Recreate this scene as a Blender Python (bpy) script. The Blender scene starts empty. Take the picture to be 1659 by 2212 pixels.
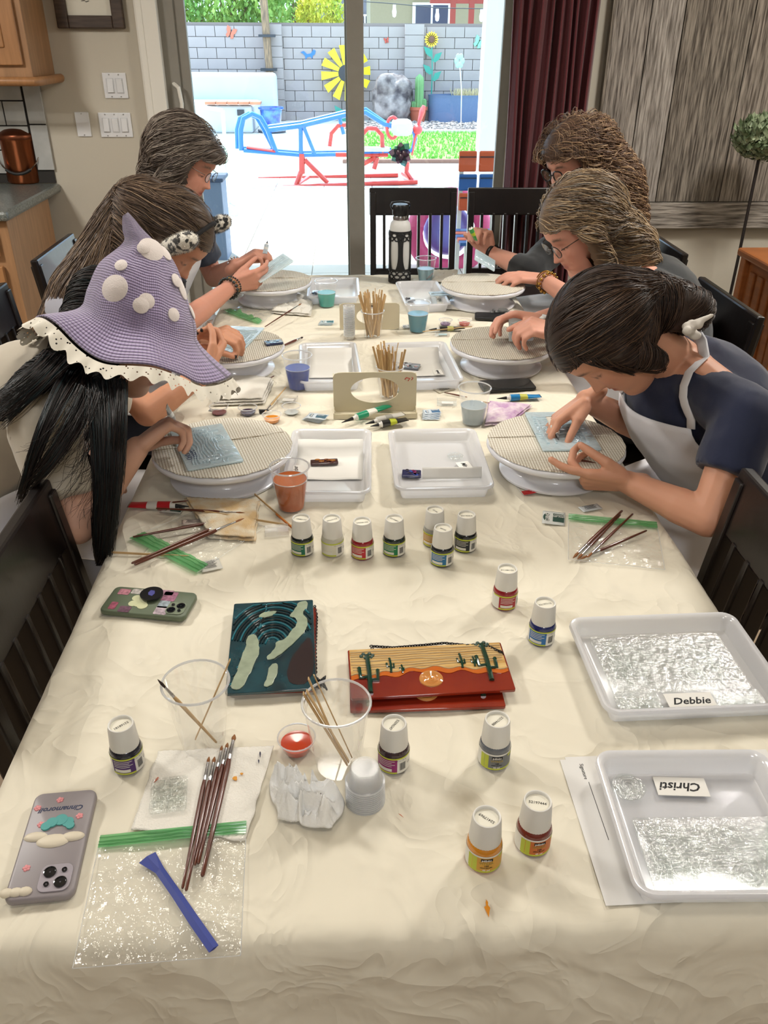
import bpy, bmesh, math, random
import numpy as np
from mathutils import Vector as V, Matrix as M, noise
from mathutils.bvhtree import BVHTree

PI = math.pi
R = math.radians
SC = bpy.context.scene
COL = SC.collection
rnd = random.Random(7)

# ---------------------------------------------------------------- camera
FPX, TILT, YAW, ROLL, CAMZ = 1790.0, R(30.0), R(-2.44), 0.005, 1.61
IW, IH = 1659.0, 2212.0

def _axes():
    cy, sy = math.cos(YAW), math.sin(YAW)
    rot = lambda v: V((v[0]*cy - v[1]*sy, v[0]*sy + v[1]*cy, v[2]))
    r, f = rot((1, 0, 0)), rot((0, math.cos(TILT), -math.sin(TILT)))
    u = rot((0, math.sin(TILT), math.cos(TILT)))
    c, s = math.cos(ROLL), math.sin(ROLL)
    return r*c + u*s, u*c - r*s, f
CR, CU, CF = _axes()

def ray(px, py):
    return CF + CR*((px - IW/2)/FPX) + CU*(-(py - IH/2)/FPX)
def PZ(px, py, z=0.76):          # the place at height z seen at that photo position
    d = ray(px, py); t = (z - CAMZ)/d.z
    return V((d.x*t, d.y*t, z))
def PY(px, py, Y):               # the place at depth Y
    d = ray(px, py); t = Y/d.y
    return V((d.x*t, Y, CAMZ + d.z*t))

cam_d = bpy.data.cameras.new('camera'); cam = bpy.data.objects.new('camera', cam_d); COL.objects.link(cam)
mat4 = M((CR, CU, -CF)).transposed().to_4x4(); mat4.translation = V((0, 0, CAMZ))
cam.matrix_world = mat4
cam_d.sensor_fit = 'VERTICAL'; cam_d.sensor_height = 36; cam_d.lens = FPX/IH*36
cam_d.clip_start = 0.02; cam_d.clip_end = 300
SC.camera = cam

# ---------------------------------------------------------------- light
SC.view_settings.view_transform = 'Standard'; SC.view_settings.look = 'None'
SC.view_settings.gamma = 1; SC.view_settings.use_curve_mapping = False
SC.view_settings.exposure = 0.0
SC.cycles.transparent_max_bounces = 40; SC.cycles.max_bounces = 10; SC.cycles.caustics_reflective = False; SC.cycles.caustics_refractive = False
w = bpy.data.worlds.new('world'); SC.world = w; w.use_nodes = True
bg = w.node_tree.nodes['Background']
bg.inputs[0].default_value = (0.60, 0.78, 1.0, 1); bg.inputs[1].default_value = 4.6
sun_d = bpy.data.lights.new('sun', 'SUN'); sun_d.energy = 12.0; sun_d.angle = R(0.6); sun_d.color = (1, .97, .9)
sun = bpy.data.objects.new('sun', sun_d); COL.objects.link(sun)
sun.rotation_euler = V((-0.22, 0.45, 0.87)).to_track_quat('Z', 'Y').to_euler()   # sun behind the garden wall, high up

def area(name, loc, size, power, color, aim=(0, 0, -1)):
    d = bpy.data.lights.new(name, 'AREA'); d.shape = 'RECTANGLE'; d.size, d.size_y = size; d.energy = power; d.color = color
    o = bpy.data.objects.new(name, d); COL.objects.link(o); o.location = loc
    o.rotation_euler = V(aim).to_track_quat('-Z', 'Y').to_euler(); return o
# area lights out of view overhead; no fittings are built for them
WARM = (1, .80, .55)
area('light_over_table', (-0.05, 2.0, 2.28), (.45, .45), 11, (1, .94, .84))
area('light_fill_near', (0.3, -1.5, 2.66), (.6, .6), 31, (.97, .98, 1))  # added fill behind the camera for the front drop of the cloth
area('light_ceiling_mid', (0.2, 0.4, 2.66), (.3, .3), 6, (1, .93, .82))
area('light_fill_left', (-2.3, 2.2, 2.66), (.5, .5), 74, (1, .96, .90))  # added soft fill from the kitchen side, not a known lamp
area('light_fill_right', (1.9, 2.7, 2.66), (.4, .4), 62, (1, .96, .90))  # added fill that brightens the wood panel and far wall

# ---------------------------------------------------------------- colour helpers
def lin(c):
    if isinstance(c, str):
        c = c.lstrip('#'); c = tuple(int(c[i:i+2], 16)/255 for i in (0, 2, 4))
        return tuple(x/12.92 if x <= .04045 else ((x+.055)/1.055)**2.4 for x in c)
    return tuple(c)

MATS = {}
def mat(name, col='#808080', rough=.5, metal=0, var=0, vscale=20, col2=None, bump=0, bscale=60, bdist=.002,
        stretch=None, trans=0, alpha=1, spec=.5, sheen=0, sss=0, emit=0, attr=None, coat=0, ior=1.45, kind='noise'):
    if name in MATS: return MATS[name]
    m = bpy.data.materials.new(name); m.use_nodes = True; nt = m.node_tree; N = nt.nodes; L = nt.links
    b = N['Principled BSDF']; c = lin(col)
    b.inputs['Base Color'].default_value = (*c, 1); b.inputs['Roughness'].default_value = rough
    b.inputs['Metallic'].default_value = metal; b.inputs['Transmission Weight'].default_value = trans
    b.inputs['Alpha'].default_value = alpha; b.inputs['Specular IOR Level'].default_value = spec
    b.inputs['Sheen Weight'].default_value = sheen; b.inputs['IOR'].default_value = ior
    b.inputs['Coat Weight'].default_value = coat
    if sss:
        b.inputs['Subsurface Weight'].default_value = sss; b.inputs['Subsurface Radius'].default_value = (.9, .35, .2)
        b.inputs['Subsurface Scale'].default_value = .012
    if emit:
        b.inputs['Emission Color'].default_value = (*c, 1); b.inputs['Emission Strength'].default_value = emit
    src = None
    if attr:
        a = N.new('ShaderNodeAttribute'); a.attribute_name = attr; src = a.outputs['Color']
    tc = N.new('ShaderNodeTexCoord'); mp = N.new('ShaderNodeMapping'); L.new(tc.outputs['Object'], mp.inputs[0])
    if stretch: mp.inputs['Scale'].default_value = stretch
    if var or col2:
        n = N.new('ShaderNodeTexNoise' if kind == 'noise' else 'ShaderNodeTexVoronoi'); n.inputs['Scale'].default_value = vscale
        if kind == 'noise': n.inputs['Detail'].default_value = 6
        L.new(mp.outputs[0], n.inputs['Vector'])
        mx = N.new('ShaderNodeMix'); mx.data_type = 'RGBA'
        rp = N.new('ShaderNodeMapRange'); rp.inputs[1].default_value = .35; rp.inputs[2].default_value = .65
        L.new(n.outputs[0], rp.inputs[0]); L.new(rp.outputs[0], mx.inputs['Factor'])
        if src is not None:
            mx.blend_type = 'MULTIPLY'; L.new(src, mx.inputs[6]); mx.inputs[7].default_value = (1-var, 1-var, 1-var, 1)
        else:
            c2 = lin(col2) if col2 else tuple(x*(1-var) for x in c)
            mx.inputs[6].default_value = (*c, 1); mx.inputs[7].default_value = (*c2, 1)
        src = mx.outputs[2]
    if src is not None: L.new(src, b.inputs['Base Color'])
    if bump:
        n2 = N.new('ShaderNodeTexNoise'); n2.inputs['Scale'].default_value = bscale; n2.inputs['Detail'].default_value = 5
        L.new(mp.outputs[0], n2.inputs['Vector'])
        bp = N.new('ShaderNodeBump'); bp.inputs['Strength'].default_value = bump; bp.inputs['Distance'].default_value = bdist
        L.new(n2.outputs[0], bp.inputs['Height']); L.new(bp.outputs[0], b.inputs['Normal'])
    MATS[name] = m; return m

def clear(name, tint=(1, 1, 1), rough=.05, gloss=.12, bumpy=0, bscale=30, haze=0, hazecol=(1, 1, 1)):
    """thin clear plastic or glass sheet: see-through, fresnel shine, optional milky haze"""
    if name in MATS: return MATS[name]
    m = bpy.data.materials.new(name); m.use_nodes = True; nt = m.node_tree; N = nt.nodes; L = nt.links
    for n in list(N): N.remove(n)
    out = N.new('ShaderNodeOutputMaterial'); t = N.new('ShaderNodeBsdfTransparent'); t.inputs[0].default_value = (*tint, 1)
    g = N.new('ShaderNodeBsdfGlossy'); g.inputs['Roughness'].default_value = rough; g.inputs[0].default_value = (1, 1, 1, 1)
    f = N.new('ShaderNodeLayerWeight'); f.inputs[0].default_value = .5
    pw = N.new('ShaderNodeMath'); pw.operation = 'POWER'; pw.inputs[1].default_value = 3.5; L.new(f.outputs['Facing'], pw.inputs[0])
    fa = N.new('ShaderNodeMath'); fa.operation = 'MULTIPLY_ADD'; fa.inputs[1].default_value = .55; fa.inputs[2].default_value = .02+gloss*.25; L.new(pw.outputs[0], fa.inputs[0])
    mx = N.new('ShaderNodeMixShader')
    base = t
    if haze:
        d = N.new('ShaderNodeBsdfDiffuse'); d.inputs[0].default_value = (*hazecol, 1)
        tr = N.new('ShaderNodeBsdfTranslucent'); tr.inputs[0].default_value = (*hazecol, 1)
        a = N.new('ShaderNodeMixShader'); a.inputs[0].default_value = .5
        L.new(d.outputs[0], a.inputs[1]); L.new(tr.outputs[0], a.inputs[2])
        h = N.new('ShaderNodeMixShader'); h.inputs[0].default_value = haze
        L.new(t.outputs[0], h.inputs[1]); L.new(a.outputs[0], h.inputs[2]); base = h
    L.new(fa.outputs[0], mx.inputs[0]); L.new(base.outputs[0], mx.inputs[1]); L.new(g.outputs[0], mx.inputs[2])
    if bumpy:
        tc = N.new('ShaderNodeTexCoord'); nn = N.new('ShaderNodeTexNoise'); nn.inputs['Scale'].default_value = bscale
        nn.inputs['Detail'].default_value = 4
        L.new(tc.outputs['Object'], nn.inputs['Vector']); bp = N.new('ShaderNodeBump'); bp.inputs['Strength'].default_value = bumpy
        bp.inputs['Distance'].default_value = .01
        L.new(nn.outputs[0], bp.inputs['Height']); L.new(bp.outputs[0], g.inputs['Normal']); L.new(bp.outputs[0], f.inputs['Normal'])
    L.new(mx.outputs[0], out.inputs[0])
    MATS[name] = m; return m

# ---------------------------------------------------------------- mesh builder
def basis(d, ref=None):
    d = V(d).normalized(); ref = V(ref) if ref is not None else (V((0, 0, 1)) if abs(d.z) < .9 else V((1, 0, 0)))
    x = ref.cross(d)
    if x.length < 1e-5: x = V((1, 0, 0)).cross(d)
    x.normalize(); y = d.cross(x).normalized(); return x, y, d

class MB:
    def __init__(s): s.v = []; s.f = []; s.m = []; s.mi = 0; s.c = []; s.col = None
    def add(s, vs, fs):
        o = len(s.v); s.v += [tuple(p) for p in vs]; s.f += [tuple(i+o for i in f) for f in fs]; s.m += [s.mi]*len(fs)
        s.c += [s.col]*len(vs); return s
    def box(s, c, size, rz=0, rot=None):
        hx, hy, hz = (k/2 for k in size); A = rot if rot is not None else M.Rotation(rz, 3, 'Z'); c = V(c)
        p = [c + A @ V((x*hx, y*hy, z*hz)) for z in (-1, 1) for y in (-1, 1) for x in (-1, 1)]
        return s.add(p, [(0, 2, 3, 1), (4, 5, 7, 6), (0, 1, 5, 4), (2, 6, 7, 3), (0, 4, 6, 2), (1, 3, 7, 5)])
    def bar(s, a, b, wx, wy, ref=None):
        a, b = V(a), V(b); x, y, d = basis(b-a, ref)
        return s.box((a+b)/2, (wx, wy, (b-a).length), rot=M((x, y, d)).transposed())
    def loft(s, rings, cap=True, closed=True):
        n = len(rings[0]); vs = [p for r in rings for p in r]; fs = []
        for i in range(len(rings)-1):
            for j in range(n if closed else n-1):
                k = (j+1) % n; fs.append((i*n+j, i*n+k, (i+1)*n+k, (i+1)*n+j))
        if cap: fs.append(tuple(range(n-1, -1, -1))); fs.append(tuple((len(rings)-1)*n+j for j in range(n)))
        return s.add(vs, fs)
    def tube(s, pts, r, n=8, cap=True, ref=None, flat=1):
        pts = [V(p) for p in pts]; rs = r if isinstance(r, (list, tuple)) else [r]*len(pts); rings = []; px = None
        for i, p in enumerate(pts):
            d = (pts[min(i+1, len(pts)-1)] - pts[max(i-1, 0)])
            if d.length < 1e-9: d = V((0, 0, 1))
            if px is None: x, y, _ = basis(d, ref)
            else:
                d.normalize(); y = d.cross(px); 
                if y.length < 1e-6: x, y, _ = basis(d, ref)
                else: y.normalize(); x = y.cross(d).normalized()
            px = x
            rings.append([p + x*(math.cos(2*PI*j/n)*rs[i]) + y*(math.sin(2*PI*j/n)*rs[i]*flat) for j in range(n)])
        return s.loft(rings, cap)
    def lathe(s, prof, n=24, c=(0, 0, 0), sx=1, sy=1, cap=False, rot=None):
        c = V(c); rings = []
        for r, z in prof:
            ring = [V((math.cos(2*PI*j/n)*r*sx, math.sin(2*PI*j/n)*r*sy, z)) for j in range(n)]
            if rot is not None: ring = [rot @ p for p in ring]
            rings.append([c+p for p in ring])
        return s.loft(rings, cap)
    def cyl(s, c, r, h, n=20, r2=None): return s.lathe([(r, 0), (r if r2 is None else r2, h)], n, c, cap=True)
    def ell(s, c, ax, nu=16, nv=10):
        c = V(c); a = [V(k) for k in ax] if not isinstance(ax[0], (int, float)) else [V((ax[0], 0, 0)), V((0, ax[1], 0)), V((0, 0, ax[2]))]
        vs = [c - a[2]]; fs = []
        for i in range(1, nv):
            t = -PI/2 + PI*i/nv
            for j in range(nu):
                p = 2*PI*j/nu; vs.append(c + a[0]*(math.cos(t)*math.cos(p)) + a[1]*(math.cos(t)*math.sin(p)) + a[2]*math.sin(t))
        vs.append(c + a[2]); top = len(vs)-1
        for j in range(nu):
            k = (j+1) % nu; fs.append((0, 1+k, 1+j)); fs.append((top, 1+(nv-2)*nu+j, 1+(nv-2)*nu+k))
            for i in range(nv-2): fs.append((1+i*nu+j, 1+i*nu+k, 1+(i+1)*nu+k, 1+(i+1)*nu+j))
        return s.add(vs, fs)
    def caps(s, p0, p1, r0, r1, n=14, f0=False, f1=False, e=1, ref=None):
        """tapered limb with round (or flat) ends; e squashes it across ref"""
        p0, p1 = V(p0), V(p1); x, y, d = basis(p1-p0, ref); y = y*e; rings = []
        def ring(c, r): rings.append([c + x*(math.cos(2*PI*j/n)*r) + y*(math.sin(2*PI*j/n)*r) for j in range(n)])
        if f0: ring(p0, r0)
        else:
            for k in range(4, -1, -1): a = k*PI/2/4.3; ring(p0 - d*(r0*math.sin(a)), r0*math.cos(a))
        for k in (1, 2, 3): ring(p0.lerp(p1, k/4), r0+(r1-r0)*k/4)
        if f1: ring(p1, r1)
        else:
            for k in range(5): a = k*PI/2/4.3; ring(p1 + d*(r1*math.sin(a)), r1*math.cos(a))
        return s.loft(rings)
    def prism(s, poly, z0, z1, tf=None):
        n = len(poly); A = 0.5*sum(poly[i][0]*poly[(i+1) % n][1]-poly[(i+1) % n][0]*poly[i][1] for i in range(n))
        if A < 0: poly = poly[::-1]
        vs = [V((x, y, z0)) for x, y in poly] + [V((x, y, z1)) for x, y in poly]
        if tf is not None: vs = [tf @ p for p in vs]
        return s.add(vs, [tuple(range(n-1, -1, -1)), tuple(range(n, 2*n))] + [(i, (i+1) % n, n+(i+1) % n, n+i) for i in range(n)])
    def grid(s, fn, nu, nv, closeu=False):
        vs = [fn(i/(nu if closeu else nu-1), j/(nv-1)) for j in range(nv) for i in range(nu)]; fs = []
        for j in range(nv-1):
            for i in range(nu if closeu else nu-1):
                k = (i+1) % nu; fs.append((j*nu+i, j*nu+k, (j+1)*nu+k, (j+1)*nu+i))
        return s.add(vs, fs)
    def tf(s, A):
        s.v = [tuple(A @ V(p)) for p in s.v]; return s
    def build(s, name, mats, parent=None, smooth=True, label=None, bevel=0, angle=40, solid=0, sub=0, loc=None):
        me = bpy.data.meshes.new(name); me.from_pydata(s.v, [], s.f)
        mats = mats if isinstance(mats, (list, tuple)) else [mats]
        for m in mats: me.materials.append(m)
        if len(mats) > 1: me.polygons.foreach_set('material_index', s.m)
        if any(c is not None for c in s.c):
            ca = me.color_attributes.new('Col', 'FLOAT_COLOR', 'POINT')
            ca.data.foreach_set('color', [k for c in s.c for k in (*(c or (1, 1, 1)), 1)])
        o = bpy.data.objects.new(name, me); COL.objects.link(o)
        if solid:
            md = o.modifiers.new('solid', 'SOLIDIFY'); md.thickness = solid; md.offset = 0
        if bevel:
            md = o.modifiers.new('bevel', 'BEVEL'); md.width = bevel; md.segments = 2; md.limit_method = 'ANGLE'; md.angle_limit = R(35)
        if sub: md = o.modifiers.new('sub', 'SUBSURF'); md.levels = sub; md.render_levels = sub
        if smooth:
            me.polygons.foreach_set('use_smooth', [True]*len(me.polygons))
            if angle: me.set_sharp_from_angle(angle=R(angle))
        if parent is not None: o.parent = parent
        if label: o['label'] = label
        if loc is not None: o.location = loc
        return o

def T(name, label, cat, loc=(0, 0, 0), rz=0, group=None, rot=None):
    o = bpy.data.objects.new(name, None); COL.objects.link(o); o.location = loc
    o.rotation_euler = rot if rot is not None else (0, 0, rz); o.empty_display_size = .05
    o['label'] = label; o['category'] = cat
    if group: o['group'] = group
    return o
def tag(o, label, cat, group=None, kind=None):
    o['label'] = label; o['category'] = cat
    if group: o['group'] = group
    if kind: o['kind'] = kind
    return o
def S(o, label=None):
    o['kind'] = 'structure'
    if label: o['label'] = label
    return o
def copy_tree(src, loc=None, rz=None, label=None, parent=None, group=None):
    c = src.copy(); COL.objects.link(c); c.parent = parent
    for ch in src.children: copy_tree(ch, parent=c)
    if loc is not None: c.location = loc
    if rz is not None: c.rotation_euler = (0, 0, rz)
    if label: c['label'] = label
    if group: c['group'] = group
    return c
def text_geo(txt, size, bold=0, shear=0, extrude=0, align='CENTER'):
    cu = bpy.data.curves.new('t', 'FONT'); cu.body = txt; cu.size = size; cu.align_x = align; cu.align_y = 'CENTER'
    cu.resolution_u = 2; cu.offset = bold; cu.shear = shear; cu.extrude = extrude
    o = bpy.data.objects.new('t', cu); COL.objects.link(o)
    me = bpy.data.meshes.new_from_object(o.evaluated_get(bpy.context.evaluated_depsgraph_get()))
    vs = [v.co.copy() for v in me.vertices]; fs = [tuple(p.vertices) for p in me.polygons]
    bpy.data.objects.remove(o); bpy.data.curves.remove(cu); bpy.data.meshes.remove(me)
    return vs, fs
def add_text(mb, txt, size, A, **k):
    vs, fs = text_geo(txt, size, **k); mb.add([A @ p for p in vs], fs); return mb

def evalmesh(me_or_mb, mods):
    if isinstance(me_or_mb, MB):
        me = bpy.data.meshes.new('x'); me.from_pydata(me_or_mb.v, [], me_or_mb.f)
    else: me = me_or_mb
    o = bpy.data.objects.new('x', me); COL.objects.link(o)
    for typ, kv in mods:
        md = o.modifiers.new(typ, typ)
        for k, v in kv.items(): setattr(md, k, v)
    out = bpy.data.meshes.new_from_object(o.evaluated_get(bpy.context.evaluated_depsgraph_get()))
    bpy.data.objects.remove(o); bpy.data.meshes.remove(me)
    return out
def remesh(mb, voxel, smooth=4, dec=None, fac=.5):
    mods = [('REMESH', dict(mode='VOXEL', voxel_size=voxel))]
    if smooth: mods.append(('SMOOTH', dict(factor=fac, iterations=smooth)))
    if dec: mods.append(('DECIMATE', dict(ratio=dec)))
    return evalmesh(mb, mods)
def arr(me):
    a = np.empty(len(me.vertices)*3); me.vertices.foreach_get('co', a); return a.reshape(-1, 3)
def setarr(me, a): me.vertices.foreach_set('co', a.ravel()); me.update()
def normals(me):
    a = np.empty(len(me.vertices)*3); me.vertices.foreach_get('normal', a); return a.reshape(-1, 3)
def meobj(name, me, m, parent=None, label=None):
    me.name = name; me.materials.clear(); me.materials.append(m)
    me.polygons.foreach_set('use_smooth', [True]*len(me.polygons))
    o = bpy.data.objects.new(name, me); COL.objects.link(o)
    if parent is not None:
        o.parent = parent; o.location = -parent.location
    if label: o['label'] = label
    return o
def nz(p, s=1, seed=0): return noise.noise(V((p[0]*s+seed, p[1]*s+seed*1.7, (p[2] if len(p) > 2 else 0)*s+seed*.3)))
# ================================================================ room
WY = 4.70; XL, XR, YB, CH = -3.6, 2.6, -2.4, 2.7
m_wall = mat('wall_paint', '#c4bdae', .85, var=.04, vscale=3, bump=.25, bscale=45)
m_white = mat('white_paint', '#e6e3da', .55)
m_trimcream = mat('cream_trim', '#cfcabb', .6)
m_frame = mat('door_frame_vinyl', '#8d8980', .5, var=.06)
m_ceil = mat('ceiling_paint', '#dcd8ce', .9)
m_floor = mat('floor_tile', '#a08a70', .45, var=.15, vscale=4, bump=.1)

mb = MB(); mb.box((-.5, 1.15, -.03), (6.6, 7.3, .06)); S(mb.build('floor', m_floor, smooth=False))
floor_o = bpy.data.objects['floor']
k = 0
for i in range(10):
    for j in range(11):
        b = MB(); b.box((0, 0, 0), (.597, .597, .012))
        o = b.build('tile', m_floor, floor_o, False) if k == 0 else tile0.copy()
        if k == 0: tile0 = o
        else: COL.objects.link(o)
        o.location = (-3.45+.605*i, -2.1+.605*j, -.001); k += 1
mb = MB(); mb.box((-.5, 1.15, CH+.05), (6.6, 7.4, .1)); S(mb.build('ceiling', m_ceil, smooth=False))
DX0, DX1, DZ = -.97, .84, 2.12            # opening of the sliding door
mb = MB()
mb.box(((XL+DX0)/2, WY+.08, CH/2), (DX0-XL, .16, CH)); mb.box(((XR+DX1)/2, WY+.08, CH/2), (XR-DX1, .16, CH))
mb.box(((DX0+DX1)/2, WY+.08, (CH+DZ)/2), (DX1-DX0, .16, CH-DZ)); S(mb.build('wall_far', m_wall, smooth=False))
S(MB().box((XL-.08, (WY+YB)/2, CH/2), (.16, WY-YB+.3, CH)).build('wall_left', m_wall, smooth=False))
S(MB().box((XR+.08, (WY+YB)/2, CH/2), (.16, WY-YB+.3, CH)).build('wall_right', m_wall, smooth=False))
S(MB().box(((XL+XR)/2, YB-.08, CH/2), (XR-XL+.3, .16, CH)).build('wall_near', m_wall, smooth=False))
# casings
def xat(px, py, Y): return PY(px, py, Y).x
S(MB().box((xat(320, 60, 4.68), 4.68, 1.06), (.105, .05, 2.12)).build('trim_1', m_white, smooth=False, bevel=.004))
S(MB().box((xat(304, 60, 4.66), 4.665, 1.06), (.03, .03, 2.12)).build('trim_2', m_white, smooth=False, bevel=.004))
S(MB().box((PY(1072, 150, 7.6).x, 7.6, 1.3), (.24, .20, 2.6)).build('trim_3', mat('bright_white_paint', '#f6f5f0', .6), smooth=False, bevel=.004), 'white painted post of the patio cover just outside the door')
S(MB().box((-1.9, WY-.008, .05), (1.8, .016, .1)).build('baseboard_far', m_white, smooth=False))
S(MB().box((1.75, WY-.008, .05), (1.6, .016, .1)).build('baseboard_right', m_white, smooth=False))
# sliding door
door = T('door_1', 'aluminium framed sliding glass patio door', 'door', (0, 4.76, 0)); del door['category']; door['kind'] = 'structure'
fx0 = xat(347, 40, 4.76); fx1 = .86
m_pane = clear('window_glass', (.93, .97, .98), .02, .10)
fr = MB(); fr.box((fx0+.03, 0, 1.06), (.09, .11, 2.12)); fr.box((fx1+.01, 0, 1.06), (.05, .11, 2.12))
fr.box(((fx0+fx1)/2, 0, 2.1), (fx1-fx0, .11, .06)); fr.box(((fx0+fx1)/2, 0, .03), (fx1-fx0, .11, .06))
fr.build('door_frame', m_frame, door, False, bevel=.004)
cx = xat(762, 300, 4.76)
for nm, x0, x1, y in (('sliding_panel', fx0+.07, cx+.045, -.022), ('fixed_panel', cx-.035, fx1-.015, .028)):
    pn = MB(); wst = .055
    for x in (x0+wst/2, x1-wst/2): pn.box((x, y, 1.06), (wst if x < x1-.1 or nm == 'fixed_panel' else .085, .036, 2.02))
    pn.box(((x0+x1)/2, y, .1), (x1-x0-.1, .034, .09)); pn.box(((x0+x1)/2, y, 2.03), (x1-x0-.1, .034, .07))
    p = pn.build(nm, m_frame, door, False, bevel=.003)
    MB().box(((x0+x1)/2, y, 1.06), (x1-x0-.1, .006, 1.86)).build('glass', m_pane, p, False)
h = MB(); hp = PY(378, 222, 4.72); hx, hz = hp.x, hp.z
h.tube([(hx, -.04, hz-.09), (hx+.035, -.09, hz-.07), (hx+.045, -.10, hz), (hx+.035, -.09, hz+.07), (hx, -.04, hz+.09)], .010, 8)
h.box((hx-.005, -.045, hz), (.035, .012, .24)); h.build('door_handle', m_white, door)
# sun catcher hanging on the glass
sc = T('sun_catcher', 'dark glass flower sun catcher hanging on the patio door', 'ornament', PY(866, 333, 4.70))
mp_ = clear('suncatch_glass', (.55, .35, .5), .1, .3, haze=.5, hazecol=(.32, .2, .28)); mp2 = clear('suncatch_teal', (.35, .6, .62), .1, .3, haze=.45, hazecol=(.15, .32, .32))
for i in range(9):
    a = 2*PI*i/9+.2; r_ = .045+.008*((i*5) % 3); d = V((math.cos(a), 0, math.sin(a))); s_ = V((-math.sin(a), 0, math.cos(a)))
    b = MB(); c_ = 0
    poly = [(0, -.008), (.02, -.022), (r_*.8, -.018), (r_+.006, 0), (r_*.8, .018), (.02, .022), (0, .008)]
    tfm = M((d, s_, V((0, 1, 0)))).transposed().to_4x4()
    b.prism(poly, -.003, .003, tfm); b.build('petal', mp2 if i % 2 else mp_, sc, False)
for x, z in ((-.014, .008), (.016, .004), (0, -.012)):
    MB().lathe([(.001, 0), (.014, .001), (.013, .006), (.004, .009), (.001, .009)], 14, (x, -.004, z), rot=M.Rotation(R(90), 3, 'X')).build('glass_bead', mp_, sc)
# ---------------------------------------------------------------- curtain
m_curt = mat('burgundy_cloth', '#5a1f26', .85, sheen=.3, var=.12, vscale=60, stretch=(1, 1, .1), bump=.2, bscale=300)
def curtain(name, label, x0, x1, y, n, z0=.04, z1=2.35):
    def f(u, v):
        z = z0+(z1-z0)*v; x = x0+(x1-x0)*(u) + .012*math.sin(z*2+u*9)
        ph = u*n*2*PI + .25*math.sin(u*14) + .15*math.sin(z*1.7)
        return (x+.01*math.sin(ph*2), y+.035*math.sin(ph)+.012*math.sin(ph*.47+1.5)+.008*math.sin(z*3+u*20), z)
    mb = MB(); mb.grid(f, n*14, 26); o = mb.build(name, m_curt, solid=.003, angle=0); tag(o, label, 'curtain'); return o
curtain('curtain', 'burgundy pleated curtain hanging beside the patio door', .80, 1.205, 4.55, 9)
S(MB().box((1.02, 4.62, 2.42), (.5, .05, .05)).build('trim_4', m_white, smooth=False))
# ---------------------------------------------------------------- barn wood panel
wd = []
for i, (a, b_) in enumerate((('#a59d94', '#57504a'), ('#afa8a0', '#645d56'), ('#938a7e', '#453e37'), ('#a1978b', '#524a42'))):
    wd.append(mat('barn_wood_%d' % i, a, .9, col2=b_, vscale=14, stretch=(9, 9, .55), bump=.8, bscale=22, bdist=.006))
m_barnh = mat('barn_wood_h', '#aaa298', .9, col2='#534c45', vscale=14, stretch=(.55, 9, 9), bump=.8, bscale=22, bdist=.006)
pan = T('barn_wood_panel', 'weathered grey barn wood plank panel hung on the far wall', 'wall panel', (1.3, 4.66, .7))
edges = [xat(px, 60, 4.65)-1.3 for px in (1322, 1402, 1475, 1625)] + [1.12]
zb = PY(1400, 437, 4.65).z-.7; z0_ = PY(1400, 492, 4.65).z-.7
for i in range(len(edges)-1):
    a, b_ = edges[i], edges[i+1]
    mb = MB(); mb.grid(lambda u, v: (a+.003+(b_-a-.006)*u, -.012-.004*nz((u*3+i*7, v*4, 0), 2), zb+.004+(1.55)*v), 10, 30)
    mb.box(((a+b_)/2, .004, zb+.78), (b_-a-.006, .026, 1.55)); mb.build('plank', wd[i % 4], pan, angle=30)
MB().box((.55, -.012, (zb+z0_)/2), (1.2, .05, zb-z0_)).build('plank', m_barnh, pan, False, bevel=.004)
MB().box((edges[0]-.004, .0, 1.2), (.012, .04, 1.5)).build('edge_board', wd[2], pan, False)
# ---------------------------------------------------------------- switch plates, picture
m_plate = mat('switch_plastic', '#dfe0e2', .35); m_plateg = mat('switch_rocker', '#c9cacd', .35); m_screw = mat('screw', '#b0b0b0', .3, .8)
def plate(x0, y0, x1, y1, gangs, label):
    c = PY((x0+x1)/2, (y0+y1)/2, WY); w_ = .046*gangs+.024; h_ = .114
    t = T('switch_plate', label, 'switch', (c.x, WY-.004, c.z))
    MB().box((0, 0, 0), (w_, .008, h_)).build('cover_plate', m_plate, t, False, bevel=.003)
    for g in range(gangs):
        x = (g-(gangs-1)/2)*.046
        for s in (-1, 1): MB().lathe([(.001, 0), (.003, 0), (.003, .001), (.001, .001)], 8, (x, -.005, s*.049), rot=M.Rotation(R(90), 3, 'X')).build('screw', m_screw, t)
        if label.startswith('blank'): continue
        MB().box((x, -.005, 0), (.035, .004, .068)).build('rocker_surround', m_plateg, t, False, bevel=.001)
        MB().box((x, -.008, 0), (.028, .006, .06), rot=M.Rotation(R(4 if g % 2 else -4), 3, 'X')).build('rocker', m_plate, t, False, bevel=.001)
plate(217, 153, 282, 217, 2, 'double white rocker switch plate, upper one on the wall')
plate(208, 240, 293, 300, 3, 'wide white switch plate with three rockers, lower on the wall')
plate(162, 240, 198, 297, 1, 'blank white wall plate without switches beside the lower switches')
pc = PY(183, -60, WY)
pic = T('picture_frame', 'brown wood framed print on the wall above the switches', 'picture', (pc.x, WY-.02, pc.z))
bw = (PY(254, 60, WY).x-PY(110, 60, WY).x)/2; bz = pc.z-PY(183, 62, WY).z
m_fr = mat('frame_wood', '#4c3d33', .5, var=.4, vscale=10, stretch=(1, 1, 8), bump=.2); fw = .055
fb = MB()
for s in (-1, 1):
    fb.box((s*(bw-fw/2), 0, 0), (fw, .035, 2*bz)); fb.box((0, 0, s*(bz-fw/2)), (2*bw-2*fw, .035, fw))
fb.build('frame', m_fr, pic, False, bevel=.006)
MB().box((0, .005, 0), (2*bw-2*fw, .01, 2*bz-2*fw)).build('mat_board', mat('matboard', '#d8d4c6', .9), pic, False)
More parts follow.
